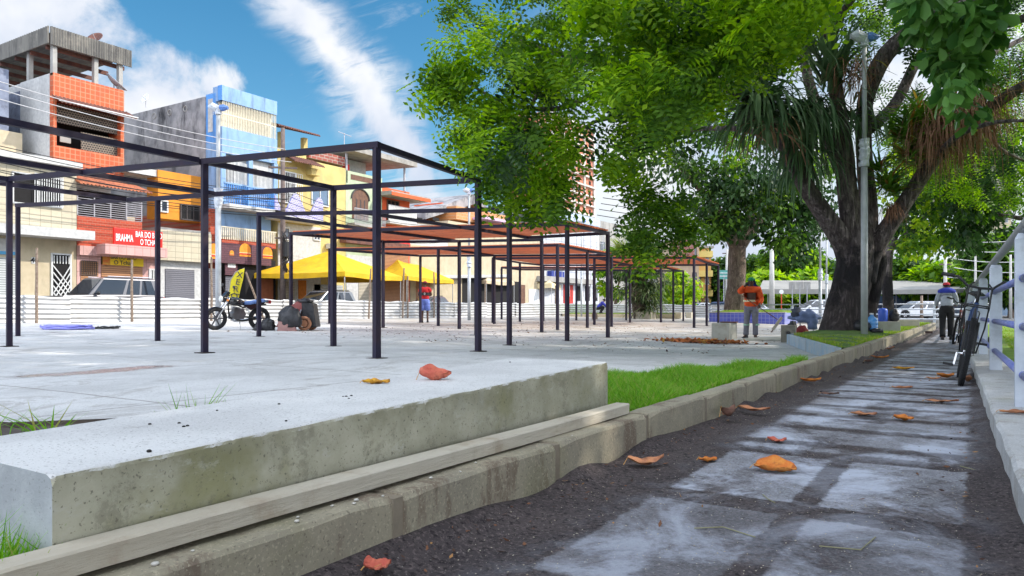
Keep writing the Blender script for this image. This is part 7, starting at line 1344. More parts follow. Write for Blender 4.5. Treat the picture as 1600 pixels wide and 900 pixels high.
# ---- motorcycle
def motorcycle(loc, rz):
    r = empty('motorcycle', loc, 'black motorcycle with a round headlight and blue seat, parked near the fence', 'motorcycle', rz=rz); r.rotation_euler = (0, R(-7), rz); F = lambda *p: Vector(p); W_ = dict(world=False, smooth=True)
    fw, rw = F(0, .66, .31), F(0, -.62, .31); m_b = mat('gloss_black', (0.012, 0.012, 0.016), rough=.2, bump=0, coat=.6)
    for c, k in ((fw, .055), (rw, .065)):
        w = MB().torus(c, .265, k, (1, 0, 0), 36, 10, 1).build('wheel', m_tyre, r, world=False, smooth=True); mb = MB().torus(c, .215, .014, (1, 0, 0), 28, 6); mb.tube([c-F(.06, 0, 0), c+F(.06, 0, 0)], .05, 10)
        for i in range(6): a = math.pi*i/3; mb.bar(c, c+F(0, .21*math.cos(a), .21*math.sin(a)), .035, .02, (1, 0, 0))
        mb.build('rim', mat('dark_rim', (.10, .10, .11), rough=.35, metal=.6, bump=0), w, world=False)
    hd = F(0, .36, .86); mb = MB()
    for s in (-.075, .075): mb.tube([fw+F(s, 0, 0), hd+F(s, .03, -.08), hd+F(s, -.02, .06)], .022, 8)
    mb.build('front_fork', m_chrome, r, **W_)
    MB().torus(fw, .33, .02, (1, 0, 0), 24, 6, 3).build('mudguard_rim', m_b, r, **W_) if False else None
    vs = [[(x, fw.y+.345*math.cos(a), fw.z+.345*math.sin(a)-abs(x)*.3) for x in (-.06, -.03, .03, .06)] for a in [R(20)+R(120)*i/10 for i in range(11)]]; MB().loft(vs, closed=False, caps=False).build('front_mudguard', m_b, r, **W_)
    h = MB().ell(hd+F(0, .12, .0), (.10, .10, .10), 14, 8, -1).build('headlamp_shell', m_b, r, **W_); MB().ell(hd+F(0, .19, 0), (.088, .05, .088), 14, 8, -1).build('headlight', m_lampc, h, **W_)
    MB().prism([(hd.y+.16, hd.z+.06), (hd.y+.02, hd.z+.22), (hd.y-.05, hd.z+.18), (hd.y+.05, hd.z+.05)], -.09, .09, 'x').build('fairing', m_b, r, world=False, bevel=.02)
    MB().tube([hd+F(-.38, -.14, .17), hd+F(-.22, -.04, .17), hd+F(-.08, 0, .10), hd+F(.08, 0, .10), hd+F(.22, -.04, .17), hd+F(.38, -.14, .17)], .013, 8).build('handlebar', m_blackp, r, **W_)
    for s in (-1, 1):
        MB().tube([hd+F(s*.27, -.06, .17), hd+F(s*.33, 0, .33)], .007, 6).build('mirror_stem', m_blackp, r, **W_); MB().ell(hd+F(s*.34, 0, .36), (.075, .02, .045), 12, 6, -1).build('mirror', m_blackp, r, **W_)
        MB().tube([hd+F(s*.08, .10, -.02), hd+F(s*.20, .10, -.02)], .008, 5).build('indicator_stem', m_blackp, r, **W_); MB().ell(hd+F(s*.22, .10, -.02), (.04, .03, .03), 10, 6, -1).build('indicator', mat('amber_lens', (0.7, 0.2, 0.02), bump=0, rough=.3), r, **W_)
    MB().loft([[(x*w, y, z0+zz*h_) for x, zz in ((-1, .2), (-.8, .8), (0, 1), (.8, .8), (1, .2), (.6, 0), (-.6, 0))] for y, w, z0, h_ in ((.34, .09, .72, .14), (.22, .15, .68, .24), (.05, .15, .68, .22), (-.10, .10, .70, .12))]).build('fuel_tank', m_b, r, world=False, smooth=True, bevel=0)
    MB().loft([[(x*w, y, z0+zz) for x, zz in ((-1, 0), (-.9, .07), (.9, .07), (1, 0))] for y, w, z0 in ((-.08, .09, .71), (-.25, .13, .72), (-.50, .13, .76), (-.72, .10, .80))]).build('seat', mat('seat_blue', (0.10, 0.18, 0.42), rough=.6), r, world=False, bevel=.015)
    MB().prism([(-.05, .70), (-.30, .55), (-.60, .70), (-.86, .84), (-.72, .79), (-.4, .74)], -.11, .11, 'x').build('side_panel', m_b, r, world=False, bevel=.015); MB().box(-.08, .08, -.92, -.84, .74, .84).build('tail_light', m_lampr, r, world=False, bevel=.01)
    mb = MB().prism([(.20, .30), (.24, .46), (.10, .60), (-.08, .60), (-.16, .44), (-.10, .30)], -.11, .11, 'x')
    for i in range(5): mb.box(-.13, .13, .0+.01*i, .20, .50+.03*i, .515+.03*i)
    mb.build('engine', mat('engine_metal', (0.22, 0.22, 0.23), rough=.35, metal=.8, bump=.1), r, world=False, bevel=.01)
    MB().tube([(.10, .22, .48), (.13, .26, .32), (.14, .05, .22), (.16, -.3, .24), (.17, -.75, .34)], [.02, .022, .03, .045, .05], 8).build('exhaust', m_chrome, r, **W_)
    mb = MB(); mb.tube([hd, F(0, .28, .34), F(0, -.1, .24), rw], .025, 8); mb.tube([hd-F(0, .02, .05), F(0, -.1, .62), F(0, -.8, .72)], .022, 8)
    for s in (-.09, .09): mb.tube([F(s, -.14, .36), rw+F(s, 0, 0)], .02, 6); mb.tube([F(s, -.48, .68), rw+F(s, .02, .03)], .026, 8)
    mb.build('frame', m_blackp, r, **W_); MB().tube([F(-.10, .02, .27), F(-.26, .06, .0)], .012, 6).build('kickstand', m_chrome, r, **W_); return r
pm = at(372, 514, 20.8); motorcycle((pm.x, pm.y, gz(pm.x, pm.y)), R(YAW+137))
# ============================================================ people
m_skin = mat('dark_skin', (0.10, 0.050, 0.032), (0.085, 0.042, 0.028), rough=.55, bump=.1, scale=8)
def skinmesh(nodes, edges, name, m, parent, root=0, sub=2):
    ks = list(nodes); me = bpy.data.meshes.new(name); me.from_pydata([nodes[k][0] for k in ks], [(ks.index(a), ks.index(b_)) for a, b_ in edges], []); o = bpy.data.objects.new(name, me); COL.objects.link(o)
    o.modifiers.new('s', 'SKIN'); o.modifiers.new('u', 'SUBSURF').levels = sub
    for i, k in enumerate(ks): q = nodes[k][1]; o.data.skin_vertices[0].data[i].radius = (q if isinstance(q, tuple) else (q, q)); o.data.skin_vertices[0].data[i].use_root = (i == root)
    bpy.context.view_layer.update(); dg = bpy.context.evaluated_depsgraph_get(); m2 = bpy.data.meshes.new_from_object(o.evaluated_get(dg)); bpy.data.objects.remove(o)
    r = bpy.data.objects.new(name, m2); COL.objects.link(r); r.parent = parent; m2.materials.clear(); m2.materials.append(m); m2.polygons.foreach_set('use_smooth', [True]*len(m2.polygons)); return r
BASE = dict(pel=(0, 0, .93), bel=(0, .01, 1.10), che=(0, .0, 1.30), nk0=(0, -.01, 1.44), nk=(0, .005, 1.50), jaw=(0, .035, 1.565), sku=(0, .01, 1.635), top=(0, 0, 1.70),
    rs=(.185, -.01, 1.40), re=(.235, -.03, 1.12), rw=(.245, .05, .88), rh=(.25, .07, .80), ls=(-.185, -.01, 1.40), le=(-.235, -.03, 1.12), lw=(-.245, .05, .88), lh=(-.25, .07, .80),
    rp=(.095, 0, .88), rk=(.105, .03, .49), ra=(.11, -.02, .09), rt=(.12, .13, .035), lp=(-.095, 0, .88), lk=(-.105, .03, .49), la=(-.11, -.02, .09), lt=(-.12, .13, .035))
def person(label, loc, rz, pose, shirt, trou, shoe, long_sleeve=True, trou_to='ankle', hair=(0.01, 0.008, 0.008), sc_=1.0, loose=1.0, name='person'):
    r = empty(name, loc, label, 'person', rz=rz); r.scale = (sc_,)*3; J = {k: Vector(v) for k, v in BASE.items()}; J.update({k: Vector(v) for k, v in pose.items()})
    rad = dict(pel=(.145, .10), bel=(.125, .09), che=(.155, .105), nk0=.065, nk=.052, jaw=.066, sku=(.078, .095), top=.045, rs=.06, re=.042, rw=.027, rh=.03, ls=.06, le=.042, lw=.027, lh=.03, rp=.085, rk=.056, ra=.040, rt=.03, lp=.085, lk=.056, la=.040, lt=.03)
    N_ = {k: (tuple(J[k]), rad[k]) for k in rad}; E_ = [('pel', 'bel'), ('bel', 'che'), ('che', 'nk0'), ('nk0', 'nk'), ('nk', 'jaw'), ('jaw', 'sku'), ('sku', 'top'), ('pel', 'rp'), ('rp', 'rk'), ('rk', 'ra'), ('ra', 'rt'), ('pel', 'lp'), ('lp', 'lk'), ('lk', 'la'), ('la', 'lt')]
    E_ += [('nk0', 'rs'), ('rs', 're'), ('re', 'rw'), ('rw', 'rh'), ('nk0', 'ls'), ('ls', 'le'), ('le', 'lw'), ('lw', 'lh')]
    fwd = (J['jaw']-J['nk']); up = (J['top']-J['jaw']).normalized(); fd = Vector((0, 1, 0)); fd = (fd-up*fd.dot(up)).normalized(); N_['nose'] = (tuple(J['jaw'].lerp(J['sku'], .45)+fd*.088), .010); E_.append(('jaw', 'nose')) if False else None; N_.pop('nose')
    for s in 'rl':
        h, w = J[s+'h'], J[s+'w']; d = (h-w).normalized(); side = d.cross(Vector((0, 1, .2))).normalized(); 
        for i in range(4):
            o_ = side*(.012*(i-1.5)*1.5); a = h+o_+d*.025; ln = (.036, .042, .039, .030)[i]; curl = Vector((0, .018, 0)); N_[f'{s}f{i}a'] = (tuple(a), .0095); N_[f'{s}f{i}b'] = (tuple(a+d*ln+curl*.5), .0085); N_[f'{s}f{i}c'] = (tuple(a+d*ln*1.5+curl*1.6), .007)
            E_ += [(s+'h', f'{s}f{i}a'), (f'{s}f{i}a', f'{s}f{i}b'), (f'{s}f{i}b', f'{s}f{i}c')]
        t0 = w.lerp(h, .5)+side*.03+Vector((0, .015, 0)); N_[s+'t0'] = (tuple(t0), .010); N_[s+'t1'] = (tuple(t0+d*.035+side*.02), .009); E_ += [(s+'w', s+'t0'), (s+'t0', s+'t1')]
    skinmesh(N_, E_, 'body', m_skin, r)
    fc = J['jaw'].lerp(J['sku'], .55)
    MB().ell(fc+fd*.085-up*.012, (.012, .016, .020), 8, 6, -1).build('nose', m_skin, r, world=False, smooth=True)
    for s in (-1, 1):
        rt_ = up.cross(fd)*s; MB().ell(fc+fd*.080+rt_*.030+up*.012, (.011, .006, .006), 8, 6, -1).build('eye', mat('eye_white', (.6, .6, .58), bump=0), r, world=False, smooth=True); MB().ell(fc+rt_*.082, (.010, .018, .03), 8, 6, -1).build('ear', m_skin, r, world=False, smooth=True)
    MB().box(*[v for c in zip(fc+fd*.074-up*.046-Vector((.02, .006, .004)), fc+fd*.074-up*.046+Vector((.02, .006, .004))) for v in c]).build('mouth', mat('lips', (.12, .035, .03), bump=0), r, world=False)
    MB().ell(J['sku']+up*.005-fd*.012, (.088, .104, .085), 14, 8, -.1).build('hair', mat('hair', hair, bump=.4), r, world=False, smooth=True)
    k = loose*1.1; hem = J['pel'].lerp(J['bel'], -.55 if loose > 1.15 else -.1); S = dict(hem=(tuple(hem), (.178*k, .135*k)), bel=(tuple(J['bel']), (.15*k, .115*k)), che=(tuple(J['che']), (.172*k, .125*k)), nk0=(tuple(J['nk0']+Vector((0, 0, -.02))), .085)); SE = [('hem', 'bel'), ('bel', 'che'), ('che', 'nk0')]
    for s in 'rl':
        S[s+'s'] = (tuple(J[s+'s']), .082*k); SE.append(('nk0', s+'s')); S[s+'e'] = (tuple(J[s+'s'].lerp(J[s+'e'], 1 if long_sleeve else .62)), (.062 if long_sleeve else .075)*k); SE.append((s+'s', s+'e'))
        if long_sleeve: S[s+'w'] = (tuple(J[s+'e'].lerp(J[s+'w'], .88)), .048*k); SE.append((s+'e', s+'w'))
    skinmesh(S, SE, 'shirt', shirt, r)
    mb = MB(); P0, W0 = J['pel'], J['pel'].lerp(J['bel'], .45); cr_ = (J['rp']+J['lp'])/2+Vector((0, 0, -.09)); n = 18
    mb.loft([[c+Vector((rx_*math.cos(a_), ry_*math.sin(a_), 0)) for a_ in [2*math.pi*i/n for i in range(n)]] for c, rx_, ry_ in ((W0, .150, .115), (P0, .172, .130), ((P0+cr_)/2, .178, .130), (cr_, .150, .10))])
    for s in 'rl':
        hp, kn, an = J[s+'p'], J[s+'k'], J[s+'a']
        if trou_to == 'knee': mb.tube([hp+Vector((0, 0, .05)), hp.lerp(kn, .25), hp.lerp(kn, .6), hp.lerp(kn, .95)], [.098, .112, .118, .128], 14)
        else: mb.tube([hp+Vector((0, 0, .05)), hp.lerp(kn, .3), hp.lerp(kn, .8), kn.lerp(an, .15), kn.lerp(an, .5), kn.lerp(an, .8), kn.lerp(an, .95)], [.095, .103, .086, .080, .077, .076, .080], 14)
    mb.build('trousers' if trou_to != 'knee' else 'shorts', trou, r, world=False, smooth=True)
    for s in 'rl':
        a, t = J[s+'a'], J[s+'t']; dr = Vector((t.x-a.x, t.y-a.y, 0)).normalized(); p = Vector((dr.y, -dr.x, 0)); rings = []
        for u, w, h in ((-.09, .03, .05), (-.06, .043, .10), (.03, .045, .09), (.12, .05, .055), (.19, .042, .04), (.215, .02, .02)): c = Vector((a.x, a.y, 0))+dr*u; rings.append([c-p*w+Vector((0, 0, .0)), c+p*w, c+p*w*.8+Vector((0, 0, h)), c-p*w*.8+Vector((0, 0, h))])
        zz = min(a.z, .12)-.09; MB().loft([[q+Vector((0, 0, zz)) for q in rg] for rg in rings]).build('shoe', shoe, r, world=False, smooth=False, bevel=.008)
    return r, J
def cloth(n, c, b_=.6, s=9): return mat('cloth_'+n, c, tuple(x*.75 for x in c), rough=.9, scale=s, bump=b_, bscale=14)
# worker in orange
wp = Vector((-5.37, 21.45, gz(-5.37, 21.45)-.015)); ROT = R(194)
w, J = person('worker in orange jacket and green cap holding a broom, one hand raised to the face', wp, ROT, dict(rs=(.19, .0, 1.40), re=(.34, .10, 1.33), rw=(.16, .20, 1.52), rh=(.11, .19, 1.56), le=(-.27, -.02, 1.13), lw=(-.22, .20, .96), lh=(-.20, .25, .91), rk=(.13, .03, .49), ra=(.15, .0, .09), rt=(.22, .13, .035), la=(-.11, .0, .09), lt=(-.14, .16, .035)), cloth('orange', (0.78, 0.10, 0.02)), cloth('grey', (0.20, 0.20, 0.24)), m_blackp, loose=1.22, sc_=1.0)
m_refl = mat('reflective_tape', (0.72, 0.66, 0.42), rough=.4, bump=0); m_reflg = mat('reflective_green', (0.35, 0.62, 0.45), rough=.4, bump=0); m_cap = cloth('green_cap', (0.02, 0.22, 0.10)); m_flap = cloth('blue_scarf', (0.04, 0.06, 0.42))
def ringband(par, c, rx_, ry_, z, h, m, nm): 
    n = 24; MB().loft([[(c[0]+rx_*math.cos(a), c[1]+ry_*math.sin(a), zz) for a in [2*math.pi*i/n for i in range(n)]] for zz in (z, z+h)], caps=False).build(nm, m, par, world=False, smooth=True)
ringband(w, (0, .008), .222, .172, 1.05, .055, m_refl, 'reflective_band')
for s in (-1, 1): ringband(w, (s*.135, .015), .088, .088, .38, .045, m_reflg, 'leg_band')
ringband(w, (-.25, .075), .07, .07, 1.03, .05, m_refl, 'sleeve_band') if False else None
MB().ell((0, .01, 1.655), (.105, .12, .095), 16, 8, -.05).build('cap', m_cap, w, world=False, smooth=True); MB().ell((0, .13, 1.655), (.075, .07, .012), 12, 4, -1).build('cap_peak', m_cap, w, world=False, smooth=True)
MB().loft([[(-.10, .04, 1.64), (-.02, -.11, 1.64), (.08, -.07, 1.63)], [(-.14, .03, 1.54), (-.04, -.14, 1.53), (.09, -.10, 1.52)], [(-.25, .02, 1.43), (-.10, -.17, 1.40), (.08, -.14, 1.41)]], closed=False, caps=False).build('neck_scarf', m_flap, w, world=False, smooth=True)
MB().tube([(.10, .17, 1.42), (-.02, .19, 1.25), (-.02+.14, .20, 1.08)], .014, 6).build('strap', m_blackp, w, world=False) if False else None
def glove(par, J, s): h, w_ = J[s+'h'], J[s+'w']; MB().ell(w_.lerp(h, .8), (.048, .045, .055), 10, 6, -1).build('glove', m_blackp, par, world=False, smooth=True)
glove(w, J, 'l'); glove(w, J, 'r')
wm = Matrix.Translation(wp) @ Matrix.Rotation(ROT, 4, 'Z'); bt = wm @ Vector((.26, .24, 1.22)); bm_ = wm @ Vector((-.21, .28, .89)); be = bm_+(bm_-bt)*1.02; be.z = max(be.z, gz(be.x, be.y)+.28)
br = empty('broom', (be.x, be.y, gz(be.x, be.y)), 'broom with a wooden head, held diagonally by the orange worker', 'broom'); MB().tube([bt, bm_, be], .014, 6).build('handle', m_brownf, br); hd_ = Vector((CY, SY, 0))
MB().bar(be-hd_*.13+Vector((0, 0, -.28)), be+hd_*.12+Vector((0, 0, .06)), .06, .07).build('brush_head', m_board, br); mb = MB()
for i in range(60): u = random.random(); a = be-hd_*.13+Vector((0, 0, -.28))+(hd_*.25+Vector((0, 0, .34)))*u; mb.tube([a, a+Vector((random.uniform(-.02, .02), random.uniform(-.02, .02), -.10))-hd_*.06], .003, 3)
mb.build('bristles', m_brownf, br)
# person in red seen from behind
m_rb = mat('shirt_red', (0.55, 0.02, 0.025), (0.45, 0.015, 0.02), rough=.8, bump=.4, scale=8)
rp_ = at(664, 508, 31); rp_.z = gz(rp_.x, rp_.y); r2, J2 = person('person in a red and black football shirt and blue shorts, seen between the pergola posts', rp_, R(38), dict(re=(.27, .02, 1.15), rw=(.17, .22, 1.12), rh=(.12, .28, 1.14), le=(-.27, .02, 1.15), lw=(-.17, .22, 1.12), lh=(-.12, .28, 1.14), jaw=(0, .05, 1.555)), m_rb, cloth('blue_shorts', (0.16, 0.24, 0.66)), m_blackp, False, 'knee', loose=1.1)
ringband(r2, (0, 0), .205, .150, 1.13, .13, m_blackp, 'black_hoop'); MB().ell((0, .01, 1.655), (.1, .115, .08), 14, 8, -.05).build('cap', cloth('maroon_cap', (.22, .02, .04)), r2, world=False, smooth=True); 
o = textmesh('0', .13, m_letw, Matrix.Identity(4), r2, 'shirt_number')
for v in o.data.vertices: q = v.co+Vector(r2.location); v.co = Vector((q.x-.01, -.158-q.z*.5, 1.195+q.y))
# person walking away on the right
p3 = Vector((-.66, 24.6, pz(-.7, 24.6)-.02)); r3, J3 = person('person walking away in grey shirt and black trousers with a blue shoulder cloth', p3, R(4), dict(che=(0, .06, 1.28), nk0=(0, .12, 1.41), nk=(0, .17, 1.46), jaw=(0, .23, 1.50), sku=(0, .22, 1.575), top=(0, .22, 1.64), rs=(.18, .10, 1.37), ls=(-.18, .10, 1.37), re=(.25, .08, 1.12), rw=(.24, .28, 1.02), rh=(.23, .35, 1.0), le=(-.25, .08, 1.12), lw=(-.24, .26, .98), lh=(-.24, .33, .95), rk=(.10, .12, .50), ra=(.10, .10, .09), rt=(.11, .25, .035), la=(-.11, -.14, .09), lt=(-.12, 0, .035)), cloth('light_grey', (0.42, 0.45, 0.52)), cloth('black', (0.02, 0.02, 0.022)), m_blackp)
MB().ell((0, .22, 1.60), (.1, .115, .08), 14, 8, -.05).build('cap', cloth('red_cap', (.55, .03, .05)), r3, world=False, smooth=True); MB().ell((0, .06, 1.40), (.23, .13, .12), 14, 8, -.3).build('shoulder_cloth', m_flap, r3, world=False, smooth=True)
# crouching figure far away
p4 = at(937, 489, 49); p4.z = .40; r4, J4 = person('person in blue crouching on the far grass bed beside the stump', p4, R(-60), dict(pel=(0, -.1, .34), bel=(0, -.05, .48), che=(0, .12, .64), nk0=(0, .2, .74), nk=(0, .25, .79), jaw=(0, .31, .82), sku=(0, .30, .89), top=(0, .30, .95), rs=(.17, .16, .72), ls=(-.17, .16, .72), re=(.2, .35, .55), rw=(.15, .5, .36), rh=(.14, .55, .28), le=(-.2, .35, .55), lw=(-.15, .5, .36), lh=(-.14, .55, .28), rp=(.1, -.1, .32), rk=(.16, .30, .45), ra=(.12, .05, .09), rt=(.13, .2, .035), lp=(-.1, -.1, .32), lk=(-.16, .30, .45), la=(-.12, .05, .09), lt=(-.13, .2, .035)), cloth('royal_blue', (.06, .07, .45)), cloth('black', (.02, .02, .022)), m_blackp)
# ============================================================ poles and wires
m_polew = mat('lamp_post_grey', (0.45, 0.47, 0.49), (0.36, 0.38, 0.40), rough=.5, metal=.2, world=True, scale=3, bump=0); m_wrap = mat('white_wrap', (0.65, 0.68, 0.74), (0.5, 0.54, 0.62), rough=.35, scale=12, bump=1, bscale=18); m_wrapb = mat('blue_wrap', (0.12, 0.25, 0.65), rough=.35, scale=12, bump=1, bscale=18)
def lamp(label, px, d, zb, h=7.0, r0=.062, head=True, wrap=.55):
    p = at(px, HOR, d); x, y = p.x, p.y; r = empty('lamp_post', (x, y, zb), label, 'lamp post', 'lamp posts with wrapped lights'); zj = zb+h*wrap
    MB().tube([(x, y, zb-.1), (x, y, zj)], r0, 12).build('lower_shaft', m_polew, r, smooth=True); MB().tube([(x, y, zj), (x, y, zb+h)], r0*.68, 10).build('upper_shaft', m_polew, r, smooth=True)
    n = 10; MB().tube([(x+random.uniform(-.012, .012), y, zj-.05+.6*i/n) for i in range(n+1)], [r0*random.uniform(1.15, 1.75) for _ in range(n+1)], 10).build('joint_wrapping', m_wrap, r)
    if head:
        c = Vector((x, y, zb+h)); u = Vector((CY, SY, 0)); mb = MB(); mb.tube([c-u*.30+Vector((0, 0, .02)), c-u*.18+Vector((0, 0, .04)), c-u*.05+Vector((0, 0, -.02)), c+u*.06], [.05, .13, .12, .06], 10); mb.tube([c+Vector((0, 0, -.2)), c+Vector((0, 0, .05))], r0*1.2, 8)
        for k in range(3): mb.tube([c-u*(.15-.1*k), c-u*(.15-.1*k)+Vector((0, 0, -.22-.1*(k % 2)))], [.02, .008], 5)
        mb.build('wrapped_light', m_wrap, r); MB().tube([c+u*.05, c+u*.16, c+u*.30], [.09, .11, .05], 8).build('blue_wrapping', m_wrapb, r)
    return r
lamp('tall grey lamp post before the great tree, head wrapped in white and blue plastic', 1350.5, 16.3, .03, 6.95-.35, .072, wrap=.575)
p = at(341, HOR, 22.8); lamp('lamp post rising before the blue house', 341, 22.8, gz(p.x, p.y), 6.75, .085, wrap=.55); p = at(733, HOR, 36.5); lamp('lamp post beside the second pergola bay, before the gabled house', 733, 36.5, gz(p.x, p.y), 6.4, .08, wrap=.42)
lamp('thin lamp post at the far bed, before the white sheeting', 908.5, 49, .3, 6.2, .06, wrap=.4); lamp('grey post just left of the great trunk', 1281.5, 41, 0, 5.6, .085, head=False, wrap=.42); lamp('slim white post touching the great trunk at left', 1291.5, 47, 0, 5.2, .07, head=False, wrap=.45)
m_conc_pole = mat('pole_concrete', (0.50, 0.49, 0.46), (0.42, 0.41, 0.39), rough=.9, world=True, scale=2); m_woodp = mat('pole_dark', (0.12, 0.09, 0.085), (0.18, 0.14, 0.12), rough=.95, world=True, scale=4); m_wire = mat('wire_black', (0.02, 0.02, 0.022), rough=.6, bump=0); m_wirel = mat('wire_light', (0.55, 0.55, 0.56), rough=.5, bump=0)
def upole(label, x, y, zb, zt, m, r0=.15, arms=(), boxes=()):
    r = empty('utility_pole', (x, y, zb), label, 'utility pole', 'utility poles'); MB().tube([(x, y, zb-.1), (x, y, zt)], [r0, r0*.65], 10).build('pole', m, r, smooth=True)
    for z, l, dx in arms: MB().bar((x+.1, y-l/2*0, z), (x+.1+l*dx, y+.1, z), .09).build('crossarm', m_woodp, r) if False else MB().bar((x-l/2*dx, y-l/2*(1-dx), z), (x+l/2*dx, y+l/2*(1-dx), z), .10).build('crossarm', m_woodp, r)
    for z, s_ in boxes: MB().tube([(x+.28, y, z-s_), (x+.28, y, z+s_)], s_*.6, 12).build('transformer', m_blackp, r)
    return r
ux, uy = -33.1, FY(442, -33.1); upole('dark street pole with crossarm, transformer and bundled cables before the yellow house', ux, uy, .2, FZ(442, 200, -33.1), m_woodp, .17, [(FZ(442, 262, -33.1), 2.2, .5), (FZ(442, 372, -33.1), 1.2, .6)], [(FZ(442, 390, -33.1), .42)])
mb = MB()
for k in range(16): z = FZ(442, 355+random.uniform(0, 60), -33.1); mb.tube([(ux+random.uniform(.1, .25), uy+random.uniform(-.25, .25), z), (ux+.25, uy+random.uniform(-.35, .35), z-.4), (ux+.15, uy+random.uniform(-.2, .2), z-.9)], .03, 5)
tag(mb.build('cable_bundle', m_wire), 'tangle of black cables hanging on the dark street pole', 'cables')
def wire(a, b_, sag, r, m, label, grp): 
    a, b_ = Vector(a), Vector(b_); n = 24; tag(MB().tube([a.lerp(b_, i/n)-Vector((0, 0, sag*4*(i/n)*(1-i/n))) for i in range(n+1)], r, 4, False).build('overhead_wire', m), label, 'wire', grp)
ya = FY(-260, -33.1)
for i, (z0, z1) in enumerate(((10.3, 9.7), (9.9, 9.3), (9.4, 8.9))): wire((-33.1+.3*i, ya, z0), (-33.0+.3*i, uy, z1), .5, .018, m_wirel, ('highest', 'middle', 'lowest')[i]+' of the three pale wires crossing the orange and blue houses', 'pale high wires along the street')
for i in range(11):
    z = 5.9+.14*i+random.uniform(-.05, .05); wire((-33.0+random.uniform(-.1, .4), ya, z+.4), (-32.9+random.uniform(-.1, .2), uy, z+random.uniform(-.2, .2)), random.uniform(.3, .9), .016, m_wire, 'dark cable sagging in the low bundle across the left house fronts', 'low dark cables along the street')
yb2 = FY(700, -33.1)
for i in range(5): z = 6.0+.3*i; wire((-32.9+.1*i, uy, z+.1), (-32.9+.2*i, yb2, z-.3), .7, .016, m_wire, 'dark cable running on beyond the street pole past the yellow house', 'cables beyond the street pole')
for i, (y0_, y1_) in enumerate(((262, 330), (272, 345))): pass
for i in range(5): a = at(930+i*3, 345-9*i, 100); b_ = at(1290, 375-12*i, 110); wire(a, b_, .8, .05, m_wire, 'thin dark wire against the pale sky between the tower and the second tree', 'distant wires over the far road')
for i in range(5): a = at(1490, 362+14*i, 60); b_ = at(1640, 350+18*i, 58); wire(a, b_, .3, .03, m_wirel, 'thin pale wire before the trees behind the right railing', 'distant wires behind the railing')
q = at(1206, HOR, 62); upole('tall pale concrete pole behind the blue tiled planter', q.x, q.y, -.1, at(1206, 376, 62).z, m_conc_pole, .24); q = at(1136, HOR, 75); upole('slim concrete pole left of the planter tree', q.x, q.y, -.1, at(1136, 390, 75).z, m_conc_pole, .20, [(at(1136, 396, 75).z, 1.4, .5)])
q = at(1157, HOR, 66); upole('white pole partly behind the planter tree trunk', q.x, q.y, -.1, at(1157, 420, 66).z, m_conc_pole, .22); q = at(1477, HOR, 55); upole('pale pole with a short lamp arm above the walking person', q.x, q.y, -.1, at(1477, 398, 55).z, m_conc_pole, .16, [(at(1477, 413, 55).z, 1.0, .8)])
for px, pt, d, lb in ((1524, 400, 60, 'thin pole among the trees behind the near bicycle'), (1579, 398, 58, 'thin pole behind the right railing posts'), (1440, 462, 50, 'short brown post at the distant railing')): q = at(px, HOR, d); upole(lb, q.x, q.y, -.1, at(px, pt, d).z, m_conc_pole if pt < 450 else m_stake, .12)
# green street sign, three dark boards, round sign
q = at(1131, 429, 70); s_ = empty('street_sign', (q.x, q.y, 0), 'green street sign on a post left of the planter tree', 'sign'); u = Vector((CY, SY, 0)); MB().bar(q-u*.55, q+u*.9, .05, .85).build('panel', mat('sign_green', (.10, .32, .28), bump=0), s_); MB().tube([(q.x, q.y, -.1), q], .05, 6).build('post', m_bargrey, s_)
for dz in (.15, -.15): MB().bar(q-u*.40+Vector((.02, -.04, dz)), q+u*.7+Vector((.02, -.04, dz)), .04, .07).build('text_line', m_barwhite, s_)
for i in range(3): q = at(1238+11.5*i, 446, 60); s_ = empty('board', (q.x, q.y, 0), ('left', 'middle', 'right')[i]+' of three dark grey boards on posts above the parked white car', 'board', 'dark boards seen from behind'); MB().bar(q-u*.27, q+u*.27, .06, .60).build('panel', m_concg, s_); MB().tube([(q.x, q.y, -.1), q], .035, 6).build('post', m_bargrey, s_)
q = at(1221, 456, 58); s_ = empty('round_sign', (q.x, q.y, 0), 'small round white sign on a red post beside the tall concrete pole', 'sign'); MB().tube([q-Vector((.02, -.03, 0)), q+Vector((.02, -.03, 0))], .17, 14).build('disc', m_barwhite, s_); MB().tube([(q.x, q.y, -.1), q], .04, 6).build('post', m_bunr, s_)
# long pale canopy across the road, with dark blue hoarding under it
cv = empty('long_canopy', at(1340, 500, 72), 'long pale canopy roof over dark blue hoarding, across the road behind the great tree', 'canopy'); m_cvr = mat('canopy_pale', (0.27, 0.26, 0.24), (0.22, 0.215, 0.20), world=True, scale=.5, bump=.2); m_hoard = mat('hoarding_blue', (0.06, 0.09, 0.17), (0.10, 0.16, 0.24), world=True, scale=.4, bump=0, rough=.5)
def A_(px, d): return at(px, HOR, d)
for (pa, pb, pya, pyb, d0, d1) in ((1186, 1302, 455, 455, 66, 74), (1290, 1480, 456, 455, 70, 80), (1480, 1600, 455, 452, 74, 84)):
    a0, a1, b0, b1 = at(pa, pya, d0), at(pb, pyb, d0), at(pa+6, pya-14, d1), at(pb-2, pyb-14, d1); t_ = Vector((0, 0, .18)); MB().add([a0, a1, b1, b0, a0+t_, a1+t_, b1+t_, b0+t_], [(3, 2, 1, 0), (4, 5, 6, 7), (0, 1, 5, 4), (1, 2, 6, 5), (2, 3, 7, 6), (3, 0, 4, 7)]).build('roof', m_cvr, cv)
    MB().bar(a0-Vector((0, 0, .1)), a1-Vector((0, 0, .1)), .12, .30).build('fascia', m_cvr, cv)
a0, a1 = A_(1180, 78), A_(1620, 88); n_ = 14
